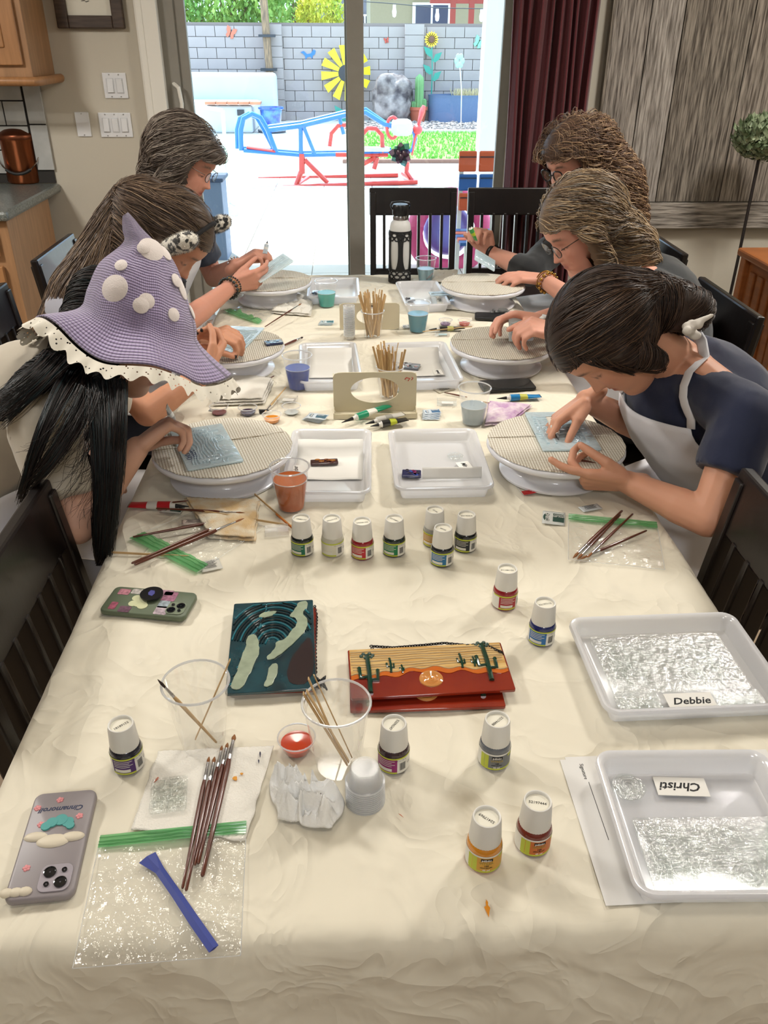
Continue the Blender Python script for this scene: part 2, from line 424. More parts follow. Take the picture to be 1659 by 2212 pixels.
mb = MB(); mb.box((.005, -.002, .02), (.105, .003, bz*.9)); mb.build('print', mat('photo_print', '#8f8a80', .6, col2='#2c2a2c', vscale=40), pic, False)
mb = MB(); mb.tube([(-.03, -.003, -bz*.5), (-.015, -.003, -bz*.49), (-.01, -.003, -bz*.52), (.005, -.003, -bz*.5)], .0012, 5); mb.build('signature', mat('ink', '#1a1a1c', .6), pic)
# ---------------------------------------------------------------- kitchen corner
m_maple = mat('maple', '#a9805b', .45, var=.22, vscale=8, stretch=(6, 6, .6)); m_maple2 = mat('maple_door', '#a8794f', .42, var=.2, vscale=8, stretch=(6, 6, .6))
m_gran = mat('granite', '#7f8580', .3, col2='#474a48', vscale=160, coat=.3)
cxr = PZ(130, 397, .92).x; cyf = PZ(35, 458, .92).y
S(MB().box(((cxr-3.5)/2, (cyf+4.7)/2, .9), (cxr+3.5, 4.7-cyf, .045)).build('trim_5', m_gran, smooth=False, bevel=.015), 'grey speckled granite worktop')
ct = bpy.data.objects['trim_5']; ct.name = 'worktop'; tag(ct, 'grey speckled granite worktop in the corner kitchen', 'worktop'); ct['kind'] = 'thing'
bx = cxr-.025; by = cyf+.03
base = T('base_cabinet', 'maple base cabinet under the granite worktop', 'cabinet', (bx-.5, by, 0))
MB().box((0, .31, .485), (1.0, .6, .78)).build('body', m_maple, base, False, bevel=.003)
MB().box((-.0, .33, .05), (.98, .52, .1)).build('plinth', m_maple, base, False)
for x in (.5-.26, .5-.26-.46):
    dr = MB(); dr.box((x, -.008, .79), (.42, .022, .14)); dr.build('drawer', m_maple2, base, False, bevel=.006)
    d = MB(); d.box((x, -.006, .40), (.42, .018, .56)).build('door', m_maple2, base, False, bevel=.004)
    fr = MB()
    for s in (-1, 1): fr.box((x+s*.18, -.018, .40), (.06, .012, .56)); fr.box((x, -.018, .40+s*.25), (.30, .012, .06))
    o = fr.build('door_frame', m_maple2, bpy.data.objects[[c.name for c in base.children if c.name.startswith('door')][-1]], False, bevel=.003)
up_x = xat(95, 160, 4.4); ub = PY(70, 175, 4.5).z
uc = T('wall_cabinet', 'maple wall cabinet with rounded bottom moulding', 'cabinet', (up_x-.4, 4.36, ub))
MB().box((-.02, .17, .42), (.76, .33, .8)).build('body', m_maple, uc, False, bevel=.003)
mb = MB(); mb.tube([(-.40, -.02, .005), (.375, -.02, .005), (.385, .0, .005), (.385, .33, .005)], .02, 10); mb.build('moulding', m_maple2, uc)
MB().box((.13, -.008, .43), (.40, .02, .72)).build('door', m_maple2, uc, False, bevel=.005)
MB().box((.13, -.02, .43), (.27, .012, .58)).build('door_panel', m_maple2, uc.children[-1] if 0 else [c for c in uc.children if c.name.startswith('door')][0], False, bevel=.01)
m_tile = mat('backsplash_tile', '#b9bab8', .25, var=.18, vscale=9, coat=.3); m_grout = mat('grout', '#33312f', .9)
bs = T('backsplash', 'grey marble subway tile backsplash behind the worktop', 'backsplash', (cxr, 4.69, .925))
del bs['category']; bs['kind'] = 'structure'
zt = ub-.925+.02
MB().box((-.72, .004, zt/2), (1.40, .006, zt)).build('grout', m_grout, bs, False)
tw, th = .2, .108; c0 = None
for r_ in range(5):
    for q in range(7):
        x = -.10-.01-tw/2-q*(tw+.006)+(.1 if r_ % 2 else 0); wv = tw
        if r_ % 2 and q == 0: wv = .1; x = -.11-.05
        z = zt-.005-th/2-r_*(th+.006)
        if z < 0: continue
        MB().box((x, -.004, z), (wv, .01, th)).build('tile', m_tile, bs, False, bevel=.002)
for q in range(3):
    hz_ = zt-.01-.21/2-q*.218
    if hz_ > .05: MB().box((-.055, -.005, hz_), (.085, .012, .212)).build('tile', m_tile, bs, False, bevel=.003)
m_cop = mat('copper', '#a8623f', .28, .95, var=.3, vscale=6, stretch=(8, 8, .5)); m_cop2 = mat('copper_dark', '#6d3f2b', .35, .9); m_chr = mat('chrome', '#d8d8da', .15, 1)
def bin_(px, py, s, label):
    p = PZ(px, py, .925); t = T('compost_bin', label, 'bin', p)
    MB().lathe([(.001, 0), (.088*s, 0), (.094*s, .01), (.096*s, .2*s), (.099*s, .205*s), (.099*s, .215*s)], 40).build('body', m_cop, t)
    MB().lathe([(.102*s, .21*s), (.104*s, .225*s), (.098*s, .236*s), (.07*s, .256*s), (.03*s, .268*s), (.001, .27*s)], 40).build('lid', m_cop2, t)
    MB().lathe([(.001, .268*s), (.006, .27*s), (.005, .285*s), (.014, .292*s), (.012, .3*s), (.001, .302*s)], 16).build('knob', m_chr, t)
    mb = MB(); pts = [(math.cos(a)*.112*s, -.03-.07*s*math.sin(a), .17*s-.12*s*math.sin(a)) for a in [PI*i/16 for i in range(17)]]
    mb.tube(pts, .003, 6)
    h_ = mb.build('handle', m_chr, t); g = MB(); g.tube(pts[5:12], .008, 8); g.build('grip', mat('black_rubber', '#1b1b1b', .6), h_)
bin_(58, 392, 1.0, 'copper compost bin with domed lid and bail handle on the worktop')
bin_(-30, 392, .95, 'second copper canister cut off at the left edge of the picture')
# ---------------------------------------------------------------- topiary and chest
m_rod = mat('dark_rod', '#1d1614', .6)
tp = PY(1648, 300, 4.25); tp0 = V((tp.x, 4.25, 0))
top = T('topiary', 'small leafy topiary ball on a tall thin dark stem', 'plant', tp0)
MB().tube([(0, 0, .05), (.004, 0, .6), (0, 0, tp.z+.03)], .008, 8).build('stem', m_rod, top)
MB().lathe([(.001, 0), (.09, 0), (.13, .2), (.14, .22), (.12, .22), (.11, .19), (.001, .18)], 24).build('pot', mat('plant_pot', '#3b2c25', .6), top)
m_leaf = mat('ivy_leaf', '#4c5f3c', .6, col2='#9aa786', vscale=25)
def leafball(n, c, rad, size, seed, sq=.75):
    r_ = random.Random(seed); mb = MB()
    for i in range(n):
        d = V((r_.gauss(0, 1), r_.gauss(0, 1), r_.gauss(0, 1))).normalized(); p = V(c)+V((d.x*rad, d.y*rad, d.z*rad*sq))*r_.uniform(.75, 1.05)
        x, y, _ = basis(d+V((r_.gauss(0, .5), r_.gauss(0, .5), r_.gauss(0, .5)))); s = size*r_.uniform(.6, 1.2)
        mb.add([p-x*s*.1, p+x*s*.5+y*s*.45, p+d*s*.25+y*s*1.1, p-x*s*.5+y*s*.45], [(0, 1, 2, 3)])
    return mb
leafball(1500, (0, 0, tp.z), .13, .028, 3).build('foliage', m_leaf, top, False)
top.children[-1]['kind'] = 'stuff'
cp = PZ(1612, 592, .78)
m_honey = mat('honey_wood', '#9a5c30', .4, var=.25, vscale=7, stretch=(1, 1, 6))
ch = T('wooden_chest', 'honey coloured wooden side chest by the right wall', 'chest', (cp.x+.47, cp.y+.22, 0))
MB().box((0, 0, .765), (.62, .5, .035)).build('top', m_honey, ch, False, bevel=.01)
MB().box((0, 0, .4), (.54, .42, .7)).build('body', m_honey, ch, False, bevel=.005)
for x in (-.29, .29):
    for y in (-.22, .22): MB().box((x*.93, y*.93, .375), (.05, .05, .75)).build('leg', m_honey, ch, False, bevel=.004)
for z in (.2, .5): MB().box((0, -.215, z), (.4, .02, .25)).build('drawer', m_honey, ch, False, bevel=.008)
for x in (-.21-.0,): 
    for q in range(4): MB().box((-.275, -.12+q*.08, .4), (.012, .05, .6)).build('slat', m_honey, ch, False, bevel=.004)

# ---------------------------------------------------------------- dining chairs
m_esp = mat('espresso_wood', '#130b0a', .33, var=.35, vscale=30, stretch=(1, 1, .3), bump=.12, bscale=60, coat=.15)
def make_chair(label, loc, rz, top=.945, group=None, w=.44):
    t = T('dining_chair', label, 'chair', loc, rz, group)
    lean = .06; yb = -.2; hw = w/2
    for s in (-1, 1):
        MB().bar((s*(hw-.02), yb+.02, 0), (s*(hw-.02), yb, .45), .038, .038).build('leg', m_esp, t, False, bevel=.004)
        MB().bar((s*(hw-.02), .2, 0), (s*(hw-.02), .2, .43), .04, .04).build('leg', m_esp, t, False, bevel=.004)
        MB().bar((s*(hw-.018), yb, .44), (s*(hw-.018), yb-lean, top-.02), .036, .03).build('back_post', m_esp, t, False, bevel=.004)
        MB().bar((s*(hw-.02), yb+.02, .2), (s*(hw-.02), .2, .2), .018, .03).build('stretcher', m_esp, t, False)
    A = M.Rotation(math.atan2(lean, top-.45), 3, 'X')
    c = V((0, yb-lean+.005, top-.065)); MB().box(c, (w, .026, .13), rot=A).build('top_rail', m_esp, t, False, bevel=.006)
    MB().box((0, yb-.012, .53), (w-.05, .022, .06), rot=A).build('bottom_rail', m_esp, t, False, bevel=.004)
    for i in range(6):
        x = (i-2.5)*(w-.09)/6
        MB().bar((x, yb-.012, .55), (x, yb-lean+.012, top-.12), .032, .014).build('slat', m_esp, t, False, bevel=.003)
    MB().box((0, .0, .44), (w, .43, .035)).build('seat_frame', m_esp, t, False, bevel=.006)
    MB().box((0, .01, .468), (w-.03, .38, .04)).build('seat', mat('seat_leather', '#241a17', .45), t, bevel=.015)
    return t
TL, TR, TY0, TY1, TZ = -.475, .632, .54, 3.42, .76
make_chair('dark dining chair at the head of the table behind the water bottle', (.325, 4.12, 0), PI)
make_chair('dark dining chair at the head of the table in front of the curtain', (.82, 4.12, 0), PI)
make_chair('dark dining chair pushed in at the near left, beside the green cased phone', (-.29, 1.115, 0), -PI/2, .92)
make_chair('dark dining chair pushed in on the near right side beside the glass tray', (.455, 1.10, 0), PI/2, .93)
# ================================================================ garden behind the door
G = -.06
m_patio = mat('patio_paving', '#cbc6bd', .9, var=.12, vscale=1.5); m_joint = mat('paving_joint', '#9a958c', .9)
m_blk = mat('wall_block', '#a39a98', .92, var=.1, vscale=2, bump=.2); m_mort = mat('mortar', '#7d7470', .95)
yl0 = PZ(900, 350, G).y; yl1 = PZ(900, 290, G).y; xl = PZ(760, 320, G).x
S(MB().box((0, 13, G-.05), (30, 16.6, .1)).build('patio', m_patio, smooth=False), 'sunlit pale patio paving')
pat = bpy.data.objects['patio']
k = 0
for i in range(15):
    for j in range(12):
        o = MB().box((0, 0, 0), (.592, .592, .02)).build('paver', m_patio, pat, False) if k == 0 else pv0.copy()
        if k == 0: pv0 = o
        else: COL.objects.link(o)
        o.location = (-3.6+.6*i, 5.2+.6*j, G+.001); k += 1
S(MB().box((0, 22.5, G-.06), (44, 3, .1)).build('garden_ground', mat('dirt', '#a08f7c', .95, var=.2, vscale=2), smooth=False))
m_grass = mat('lawn_grass', '#5c9a3c', .9, col2='#8cbb5a', vscale=3)
S(MB().box((xl+4, (yl0+yl1)/2, G+.015), (8, yl1-yl0, .03)).build('lawn', m_grass, smooth=False))
r_ = random.Random(5); mb = MB()
for i in range(9000):
    x, y = xl+r_.uniform(0, 8), r_.uniform(yl0+.05, yl1-.05); a = r_.uniform(0, 6.3); h_ = r_.uniform(.03, .07)
    mb.add([(x-.012*math.cos(a), y-.012*math.sin(a), G+.03), (x+.012*math.cos(a), y+.012*math.sin(a), G+.03), (x+.02*math.sin(a), y, G+.03+h_)], [(0, 1, 2)])
tag(mb.build('grass', m_grass, smooth=False), 'short green grass of the small lawn', 'grass', kind='stuff')
m_kerb = mat('kerb_concrete', '#b8aea2', .9)
S(MB().box((xl+4, yl1+.12, G+.03), (8.3, .14, .08)).build('lawn_edging', m_kerb, smooth=False, bevel=.02))
S(MB().box((xl+4, yl0-.1, G+.02), (8.3, .1, .07)).build('lawn_kerb', mat('kerb_dark', '#7d5f52', .9), smooth=False, bevel=.02))
m_grav = mat('gravel_bed', '#a9a09b', .95, col2='#6f6763', vscale=30, bump=.5)
S(MB().box((xl+4, yl1+1.2, G+.005), (8.3, 2.1, .03)).build('gravel_bed', m_grav, smooth=False))
mb = MB()
for i in range(1500):
    x, y = xl+r_.uniform(-.1, 6), r_.uniform(yl1+.25, yl1+2.2); s = r_.uniform(.02, .045)
    mb.ell((x, y, G+.02+s*.4), (s, s*r_.uniform(.6, 1), s*.6), 5, 3)
tag(mb.build('gravel', m_grav, smooth=False), 'small grey gravel beyond the lawn', 'gravel', kind='stuff')
# block wall
FY = 20.3
fw_ = S(MB().box((.4, FY+.09, .85), (16, .1, 1.9)).build('garden_wall', m_mort, smooth=False), 'grey concrete block garden wall')
bh, bwid = .203, .406; b0 = None; tops = PY(650, 56, FY).z
for r2 in range(9):
    z = tops-bh/2-r2*bh
    for q in range(34):
        x = -6.2+q*bwid+(bwid/2 if r2 % 2 else 0)
        o = MB().box((0, 0, 0), (bwid-.012, .10, bh-.010)).build('block', m_blk, fw_, False) if b0 is None else b0.copy()
        if b0 is None: b0 = o
        else: COL.objects.link(o)
        o.location = (x, FY+.02, z)
for px in (590, 894):
    x = PY(px, 100, FY).x; zt_ = PY(px, 52, FY).z; pl = S(MB().box((x, FY-.02, (zt_+G)/2), (.36, .2, zt_-G)).build('wall_pillar', m_mort, smooth=False), 'block pillar of the garden wall')
    for r2 in range(10):
        MB().box((x, FY-.04, zt_-.1-r2*bh), (.40, .26, bh-.008)).build('block', m_blk, pl, False)
# leaning wooden pole clamped to the pillar
m_pole = mat('old_pole', '#9b8064', .85, col2='#5f5246', vscale=8, stretch=(5, 5, .6))
po = T('wooden_post', 'weathered wooden post clamped to the garden wall pillar', 'post', (PY(588, 200, FY-.3).x, FY-.3, G))
MB().bar((0, 0, 0), (-.09, 0, 2.9), .15, .15).build('post', m_pole, po, False, bevel=.02)
m_dkmetal = mat('dark_metal', '#3c4046', .5, .6)
for z in (1.0+.0, 1.62): 
    b = MB(); b.box((-.04, -.02, z-G*0), (.34, .19, .05)); b.build('clamp', m_dkmetal, po, False)
# bushes and trees behind the wall
m_bush = mat('bush_leaf', '#6c9c4a', .7, col2='#a5c860', vscale=2); m_bushy = mat('yellow_bush_leaf', '#9bb83a', .7, col2='#d9c93a', vscale=2)
def bush(name, label, c, rad, n, size, m, seed, cat='bush'):
    r3 = random.Random(seed); t = T(name, label, cat, (c[0], c[1], G)); mb = MB()
    for i in range(n):
        d = V((r3.gauss(0, 1), r3.gauss(0, 1), r3.gauss(0, 1))).normalized(); f = r3.uniform(.3, 1)**.5*(1+.25*noise.noise(d*2+V((seed, 0, 0))))
        p = V((d.x*rad[0]*f, d.y*rad[1]*f, c[2]-G+d.z*rad[2]*f)); x, y, _ = basis(V((r3.gauss(0, 1), r3.gauss(0, 1)-.6, r3.gauss(0, 1)+.5)))
        s = size*r3.uniform(.6, 1.4); mb.add([p, p+x*s*.3+y*s*.5, p+y*s, p-x*s*.3+y*s*.5], [(0, 1, 2, 3)])
    o = mb.build('foliage', m, t, False); o['kind'] = 'stuff'
    s_ = MB()
    for i in range(7):
        a = r3.uniform(0, 6.3); q = V((math.cos(a)*rad[0]*.7, math.sin(a)*rad[1]*.5, c[2]-G+rad[2]*.4)); s_.tube([(0, 0, 0), V((0, 0, .8))+q*.3, q], [.05, .035, .015], 5)
    s_.build('branches', m_pole, t)
    return t
bush('flowering_bush', 'large green bush behind the wall at the left of the post', (PY(470, 20, 22.2).x, 22.2, 2.25), (1.6, .9, .95), 7000, .12, m_bush, 1)
bush('flowering_bush', 'tall green shrub behind the wall right of the wooden post', (PY(622, 10, 24.6).x, 24.6, 2.3), (.6, .6, 1.0), 2200, .12, m_bush, 2)
bush('yellow_bush', 'yellow green rounded bush behind the wall beside the door post', (PY(690, 30, 22).x, 22, 1.98), (.58, .6, .55), 3000, .08, m_bushy, 3)
# far houses
m_st = mat('stucco', '#8b8164', .9, var=.05); m_stg = mat('stucco_grey', '#6c6e76', .9); m_roof = mat('roof_tile', '#8a7468', .9, var=.3, vscale=3)
m_wing = mat('house_glass', '#2e3648', .3); m_red = mat('red_timber', '#8e3a30', .7)
def house(label, x0, x1, Y, ztop, m, wins, roof=True, h=3.2):
    t = T('house', label, 'building', ((x0+x1)/2, Y, G)); W_ = x1-x0
    MB().box((0, 2.5, h/2), (W_, 5, h)).build('wall', m, t, False)
    if roof: MB().prism([(-W_/2-.4, h-.1), (W_/2+.4, h-.1), (W_/2-.6, h+1.3), (-W_/2+.6, h+1.3)], -.4, 5.4, M.Rotation(R(90), 4, 'X') @ M.Scale(-1, 4, V((0, 0, 1)))).build('roof', m_roof, t, False)
    for (wx, wz, ww, wh) in wins:
        o = MB().box((wx-(x0+x1)/2, -.03, wz-G), (ww+.12, .08, wh+.12)).build('window', m_white, t, False)
        for s in (-1, 1): MB().box((wx-(x0+x1)/2+s*ww/4, -.06, wz-G), (ww/2-.06, .06, wh)).build('pane', m_wing, o, False)
    return t
Y1 = 28.
wx = PY(932, 40, Y1).x
house('beige house with dark window beyond the wall pillar', PY(800, 30, Y1).x, PY(1120, 30, Y1).x, Y1, 0, m_st, [(wx, PY(930, 38, Y1).z, 1.0, .62)])
Y2 = 36.
house('grey house between the yellow bush and door post', PY(640, 30, Y2).x, PY(795, 30, Y2).x, Y2, 0, m_stg, [(PY(788, 45, Y2).x, PY(788, 45, Y2).z, .3, .3)])
pg = T('pergola', 'red painted timber pergola in front of beige house', 'pergola', (PY(1000, 30, 26).x, 26, G))
x0 = PY(1000, 30, 26).x
for px in (978, 1018): MB().bar((xat(px, 30, 26)-x0, 0, 0), (xat(px, 30, 26)-x0, 0, 2.6), .14, .14).build('post', m_red, pg, False)
MB().box((.3, 0, PY(1000, 3, 26).z-G), (2.4, .12, .1)).build('beam', m_red, pg, False)
sl = T('string_lights', 'string of glass bulbs hung above the garden wall', 'string lights', (0, 19.2, 0))
pts = [PY(px, py, 19.2)-V((0, 19.2, 0)) for px, py in ((700, -10), (780, 3), (852, 8), (945, 17), (1050, 19), (1150, 17))]
MB().tube(pts, .008, 5).build('cable', m_dkmetal, sl)
for px, py in ((852, 10), (945, 19), (1041, 20)):
    p = PY(px, py, 19.2); b = MB().lathe([(.001, 0), (.03, -.0), (.03, -.06), (.045, -.12), (.035, -.2), (.001, -.22)], 10, p-V((0, 19.2, 0))); b.build('bulb', clear('bulb_glass', haze=.4), sl)
# wall ornaments
def flat_ornament(name, label, cat, px, py, sc_, polys, Y=FY-.032):
    t = T(name, label, cat, PY(px, py, Y))
    for poly, m, nm in polys: MB().prism([(x*sc_, z*sc_) for x, z in poly], 0, .015, M.Rotation(R(90), 4, 'X')).build(nm, m, t, False)
    return t
wing = [(0, .1), (.3, .9), (.9, 1.0), (.8, .3), (.55, 0), (.7, -.5), (.3, -.8), (0, -.2)]; wl = [(-x, z) for x, z in wing]; bd = [(-.06, -.5), (.06, -.5), (.06, .6), (-.06, .6)]
def bfly(label, px, py, s, c, tilt=0):
    m = mat('ornament_'+c[1:], c, .5); 
    rt = lambda P: [(x*math.cos(tilt)-z*math.sin(tilt), x*math.sin(tilt)+z*math.cos(tilt)) for x, z in P]
    flat_ornament('butterfly_ornament', label, 'ornament', px, py, s, [(rt(wing), m, 'wing'), (rt(wl), m, 'wing'), (rt(bd), m_dkmetal, 'body')])
bfly('orange metal butterfly on the wall above the white bench', 498, 72, .12, '#d07058', -.4)
bfly('small blue metal butterfly on the wall near the door frame', 400, 107, .07, '#3f88d8', .4)
bfly('small red metal butterfly on the wall above the boulder', 835, 88, .06, '#b04438', .2)
bfly('pale green metal butterfly on the wall right of the sunflower', 1033, 93, .12, '#7fd0a8', -.5)
lz = [(-.9, .2), (-.5, .35), (-.1, .0), (.4, .1), (.7, .5), (1, .4), (.9, 0), (.6, -.2), (.5, -.5), (.3, -.25), (-.1, -.35), (-.3, -.6), (-.35, -.2), (-.6, .05)]
flat_ornament('lizard_ornament', 'blue metal lizard on the wall by the windmill flower', 'ornament', 665, 117, .17, [(lz, mat('blue_metal', '#2b6fb8', .4), 'body')])
m_yel = mat('yellow_paint', '#e2d21c', .4)
wm = T('windmill_flower', 'yellow metal windmill wheel on the garden wall behind the door post', 'ornament', PY(747, 158, FY-.25))
for i in range(12):
    a = 2*PI*i/12+.1; A = M.Rotation(R(90), 4, 'X') @ M.Rotation(a, 4, 'Z')
    MB().prism([(.15, -.035), (.52, -.085), (.53, .085), (.15, .035)], -.01, .01, A @ M.Rotation(R(14), 4, 'X')).build('blade', m_yel, wm, False)
MB().lathe([(.001, 0), (.16, 0), (.16, .03), (.001, .04)], 20, rot=M.Rotation(R(90), 3, 'X')).build('hub', m_dkmetal, wm)
MB().bar((0, .05, -.1), (0, .05, -1.75), .04, .03).build('stake', m_dkmetal, wm, False)
m_tealp = mat('teal_paint', '#2f8f80', .5)
MB().prism([(-.0, -1.0), (-.22, -.82), (-.26, -.62), (-.05, -.72)], -.01, .01, M.Rotation(R(90), 4, 'X')).build('leaf', m_tealp, wm, False)
sf = T('sunflower_stake', 'tall metal sunflower with green leaves before the wall', 'ornament', PY(932, 205, FY-.2))
b0_ = PY(932, 205, FY-.2); hd = PY(932, 85, FY-.2)-b0_
MB().tube([(0, 0, -.4), (.0, 0, hd.z*.5), (hd.x, 0, hd.z)], .015, 6).build('stem', m_tealp, sf)
for i in range(16):
    a = 2*PI*i/16; MB().prism([(.05, -.02), (.11, -.028), (.155, 0), (.11, .028), (.05, .02)], -.008, .008, M.Translation(hd+V((0, -.02, 0))) @ M.Rotation(R(90), 4, 'X') @ M.Rotation(a, 4, 'Z')).build('petal', mat('sun_petal', '#e9c23a', .5), sf, False)
MB().lathe([(.001, .0), (.065, 0), (.06, .02), (.001, .03)], 16, hd+V((0, -.03, 0)), rot=M.Rotation(R(90), 3, 'X')).build('flower_disc', mat('sun_disc', '#6b4a3a', .7), sf)
for (dx, dz, s) in ((-.14, .82, -1), (.14, .72, 1), (-.12, .5, -1), (.13, .38, 1)):
    z = hd.z*dz; MB().prism([(0, z-.1), (s*.06, z+.02), (s*.2, z+.06), (s*.14, z-.08), (s*.05, z-.14)], -.006, .006, M.Rotation(R(90), 4, 'X')).build('leaf', m_tealp, sf, False)
ps = T('pinwheel_stake', 'pale glass flower stake in the stock tank', 'ornament', PY(997, 195, 18.6))
MB().tube([(0.05, .1, -1.2), (0, 0, 0), (-.06, 0, .45)], .01, 6).build('stem', m_white, ps)
for i in range(6):
    a = i*PI/3; MB().ell((-.07+.06*math.cos(a), 0, .52+.08*math.sin(a)), (.045, .02, .06), 8, 6).build('petal', mat('pale_teal', '#9fc9c4', .3), ps)
# boulder, cactus, tank, pots
def rock(name, label, c, s, m, seed, sub=4, amp=.22, cat='rock', grp=None):
    bm = bmesh.new(); bmesh.ops.create_icosphere(bm, subdivisions=sub, radius=1)
    for v in bm.verts:
        n_ = noise.fractal(v.co*1.4+V((seed, seed*2, 0)), .9, 2, 5); q = noise.noise(v.co*.9+V((seed*3, 0, 0)))
        m4 = (abs(v.co.x)**3.2+abs(v.co.y)**3.2+abs(v.co.z)**3.2)**(1/3.2) if sub > 2 else 1
        v.co = v.co*(1+amp*n_+.2*q)*(.92/m4 if sub > 2 else 1); v.co = V((v.co.x*s[0], v.co.y*s[1], max(v.co.z*s[2], -s[2]*.8)))
    me = bpy.data.meshes.new(name); bm.to_mesh(me); bm.free(); me.materials.append(m)
    o = bpy.data.objects.new(name, me); COL.objects.link(o); o.location = c; me.polygons.foreach_set('use_smooth', [sub > 2]*len(me.polygons))
    return tag(o, label, cat, grp)
m_rock = mat('boulder_stone', '#9c928e', .9, col2='#453d40', vscale=5, bump=.8, bscale=6, bdist=.05)
pR = PZ(850, 268, G); wR = (PY(890, 220, pR.y).x-PY(802, 220, pR.y).x)/2; hR = PY(850, 163, pR.y).z-G
rock('boulder', 'large grey upright boulder against the garden wall', (pR.x, pR.y+.3, G+hR*.48), (wR*.98, wR*.75, hR*.60), m_rock, 4.2)
m_rock2 = mat('stone_mix', '#8d8078', .9, col2='#a89a90', vscale=4, bump=.4, bscale=10, bdist=.03)
for i, px in enumerate(range(618, 745, 16)):
    p = PZ(px, 250+2*(i % 2), G); rock('stone', 'rough stone at the foot of the garden wall, '+('nearest', 'second', 'third', 'fourth', 'fifth', 'sixth', 'seventh', 'eighth')[i]+' from the blue pot', (p.x, p.y, G+.11), (.11+.03*(i % 3), .12, .12+.02*((i*2) % 3)), m_rock2, i*1.3, 2, grp='stones along the garden wall')
pC = PZ(900, 262, G); pC.y -= .3
ca = T('potted_cactus', 'green column cactus in terracotta pot beside the boulder', 'cactus', pC)
hC = PY(900, 160, pC.y).z-G
m_cact = mat('cactus_green', '#6d9b64', .6)
def ribbed(mb, h0, h1, r, c, n=40, ribs=9):
    rings = []
    for i in range(13):
        t = i/12; z = h0+(h1-h0)*t; rr = r*(1 if t < .85 else math.sqrt(max(0.02, 1-((t-.85)/.15)**2)))
        rings.append([V((c[0]+math.cos(2*PI*j/n)*rr*(1+.12*math.cos(2*PI*j/n*ribs)), c[1]+math.sin(2*PI*j/n)*rr*(1+.12*math.cos(2*PI*j/n*ribs)), z)) for j in range(n)])
    mb.loft(rings)
mb = MB(); ribbed(mb, .2, hC, .085, (.02, 0)); ribbed(mb, .2, hC*.45, .06, (-.1, 0)); ribbed(mb, .2, hC*.5, .05, (.13, .02)); mb.build('cactus', m_cact, ca)
MB().lathe([(.001, 0), (.14, 0), (.19, .24), (.21, .25), (.21, .31), (.18, .31), (.17, .26), (.001, .25)], 20).build('pot', mat('terracotta', '#b5614a', .8), ca)
pT = PZ(975, 265, G); rT = (PY(1060, 240, pT.y).x-PY(910, 240, pT.y).x)/2; hT = PY(975, 203, pT.y+.3).z-G
st = T('stock_tank', 'blue grey ribbed metal stock tank planter by the wall', 'planter', (pT.x+.25, pT.y+.1, G))
prof = [(rT, 0)]+[(rT*(1+.008*(i % 2)), hT*i/14) for i in range(1, 14)]+[(rT*1.02, hT), (rT*.97, hT), (rT*.96, hT*.8), (.001, hT*.8)]
MB().lathe(prof, 40, sy=.42).build('tank', mat('blue_metal_tank', '#5f7291', .5, .3), st)
mb = MB()
for i in range(260):
    x, y = r_.uniform(-.3, .6)*rT, r_.uniform(-.3, .3)*rT; mb.tube([(x, y, hT*.8), (x+r_.uniform(-.1, .1), y, hT+r_.uniform(.02, .14))], .004, 3)
o = mb.build('dry_grass', mat('straw', '#c9b98f', .9), st, False); o['kind'] = 'stuff'
pB = PZ(588, 286, G); m_bl = mat('cobalt_glaze', '#22389c', .2, col2='#4c8be0', vscale=6, coat=.6)
rB = (PY(616, 240, pB.y).x-PY(562, 240, pB.y).x)/2; hB = PY(588, 231, pB.y).z-G
bp = T('glazed_pot', 'large cobalt blue glazed flower pot on the patio', 'pot', pB)
MB().lathe([(.001, .03), (rB*.62, .03), (rB*.7, .1), (rB*.9, hB*.9), (rB*1.02, hB*.93), (rB*1.02, hB), (rB*.92, hB), (rB*.86, hB*.85), (.001, hB*.82)], 32).build('pot', m_bl, bp)
MB().lathe([(.001, 0), (rB*1.1, 0), (rB*1.15, .05), (rB*1.1, .05), (.001, .03)], 28).build('saucer', mat('dark_saucer', '#35404e', .6), bp)
# white built-in bench with curved wall
yb_ = PZ(470, 288, G).y
m_wst = mat('white_stucco', '#b4bbbd', .9, var=.04, vscale=3)
be = T('garden_bench', 'white stucco built-in bench with tall back and brick edge', 'bench', (PY(480, 250, yb_).x, yb_, G))
X = lambda px, py, Y: PY(px, py, Y).x-be.location.x
Z = lambda px, py, Y: PY(px, py, Y).z-G
MB().box(((X(360, 250, yb_)+X(545, 250, yb_))/2, .9, Z(470, 228, yb_)/2), (X(545, 250, yb_)-X(360, 250, yb_), 1.8, Z(470, 228, yb_))).build('seat_block', m_wst, be, False, bevel=.04)
yk = yb_+1.8
MB().box(((X(330, 200, yk)+X(598, 200, yk))/2, 1.95, Z(480, 157, yk)/2), (X(598, 200, yk)-X(330, 200, yk), .35, Z(480, 157, yk))).build('back_wall', m_wst, be, bevel=.08)
for i in range(5):
    x = X(455, 222, yb_)+i*.21; MB().box((x, .05, Z(470, 226, yb_)+.03), (.2, .3, .05)).build('brick', mat('red_brick', '#c08468', .9, var=.3, vscale=4), be, False, bevel=.01)
MB().box((X(520, 240, yb_), -.02, Z(520, 243, yb_)), (.13, .03, .1)).build('outlet_box', m_dkmetal, be, False)
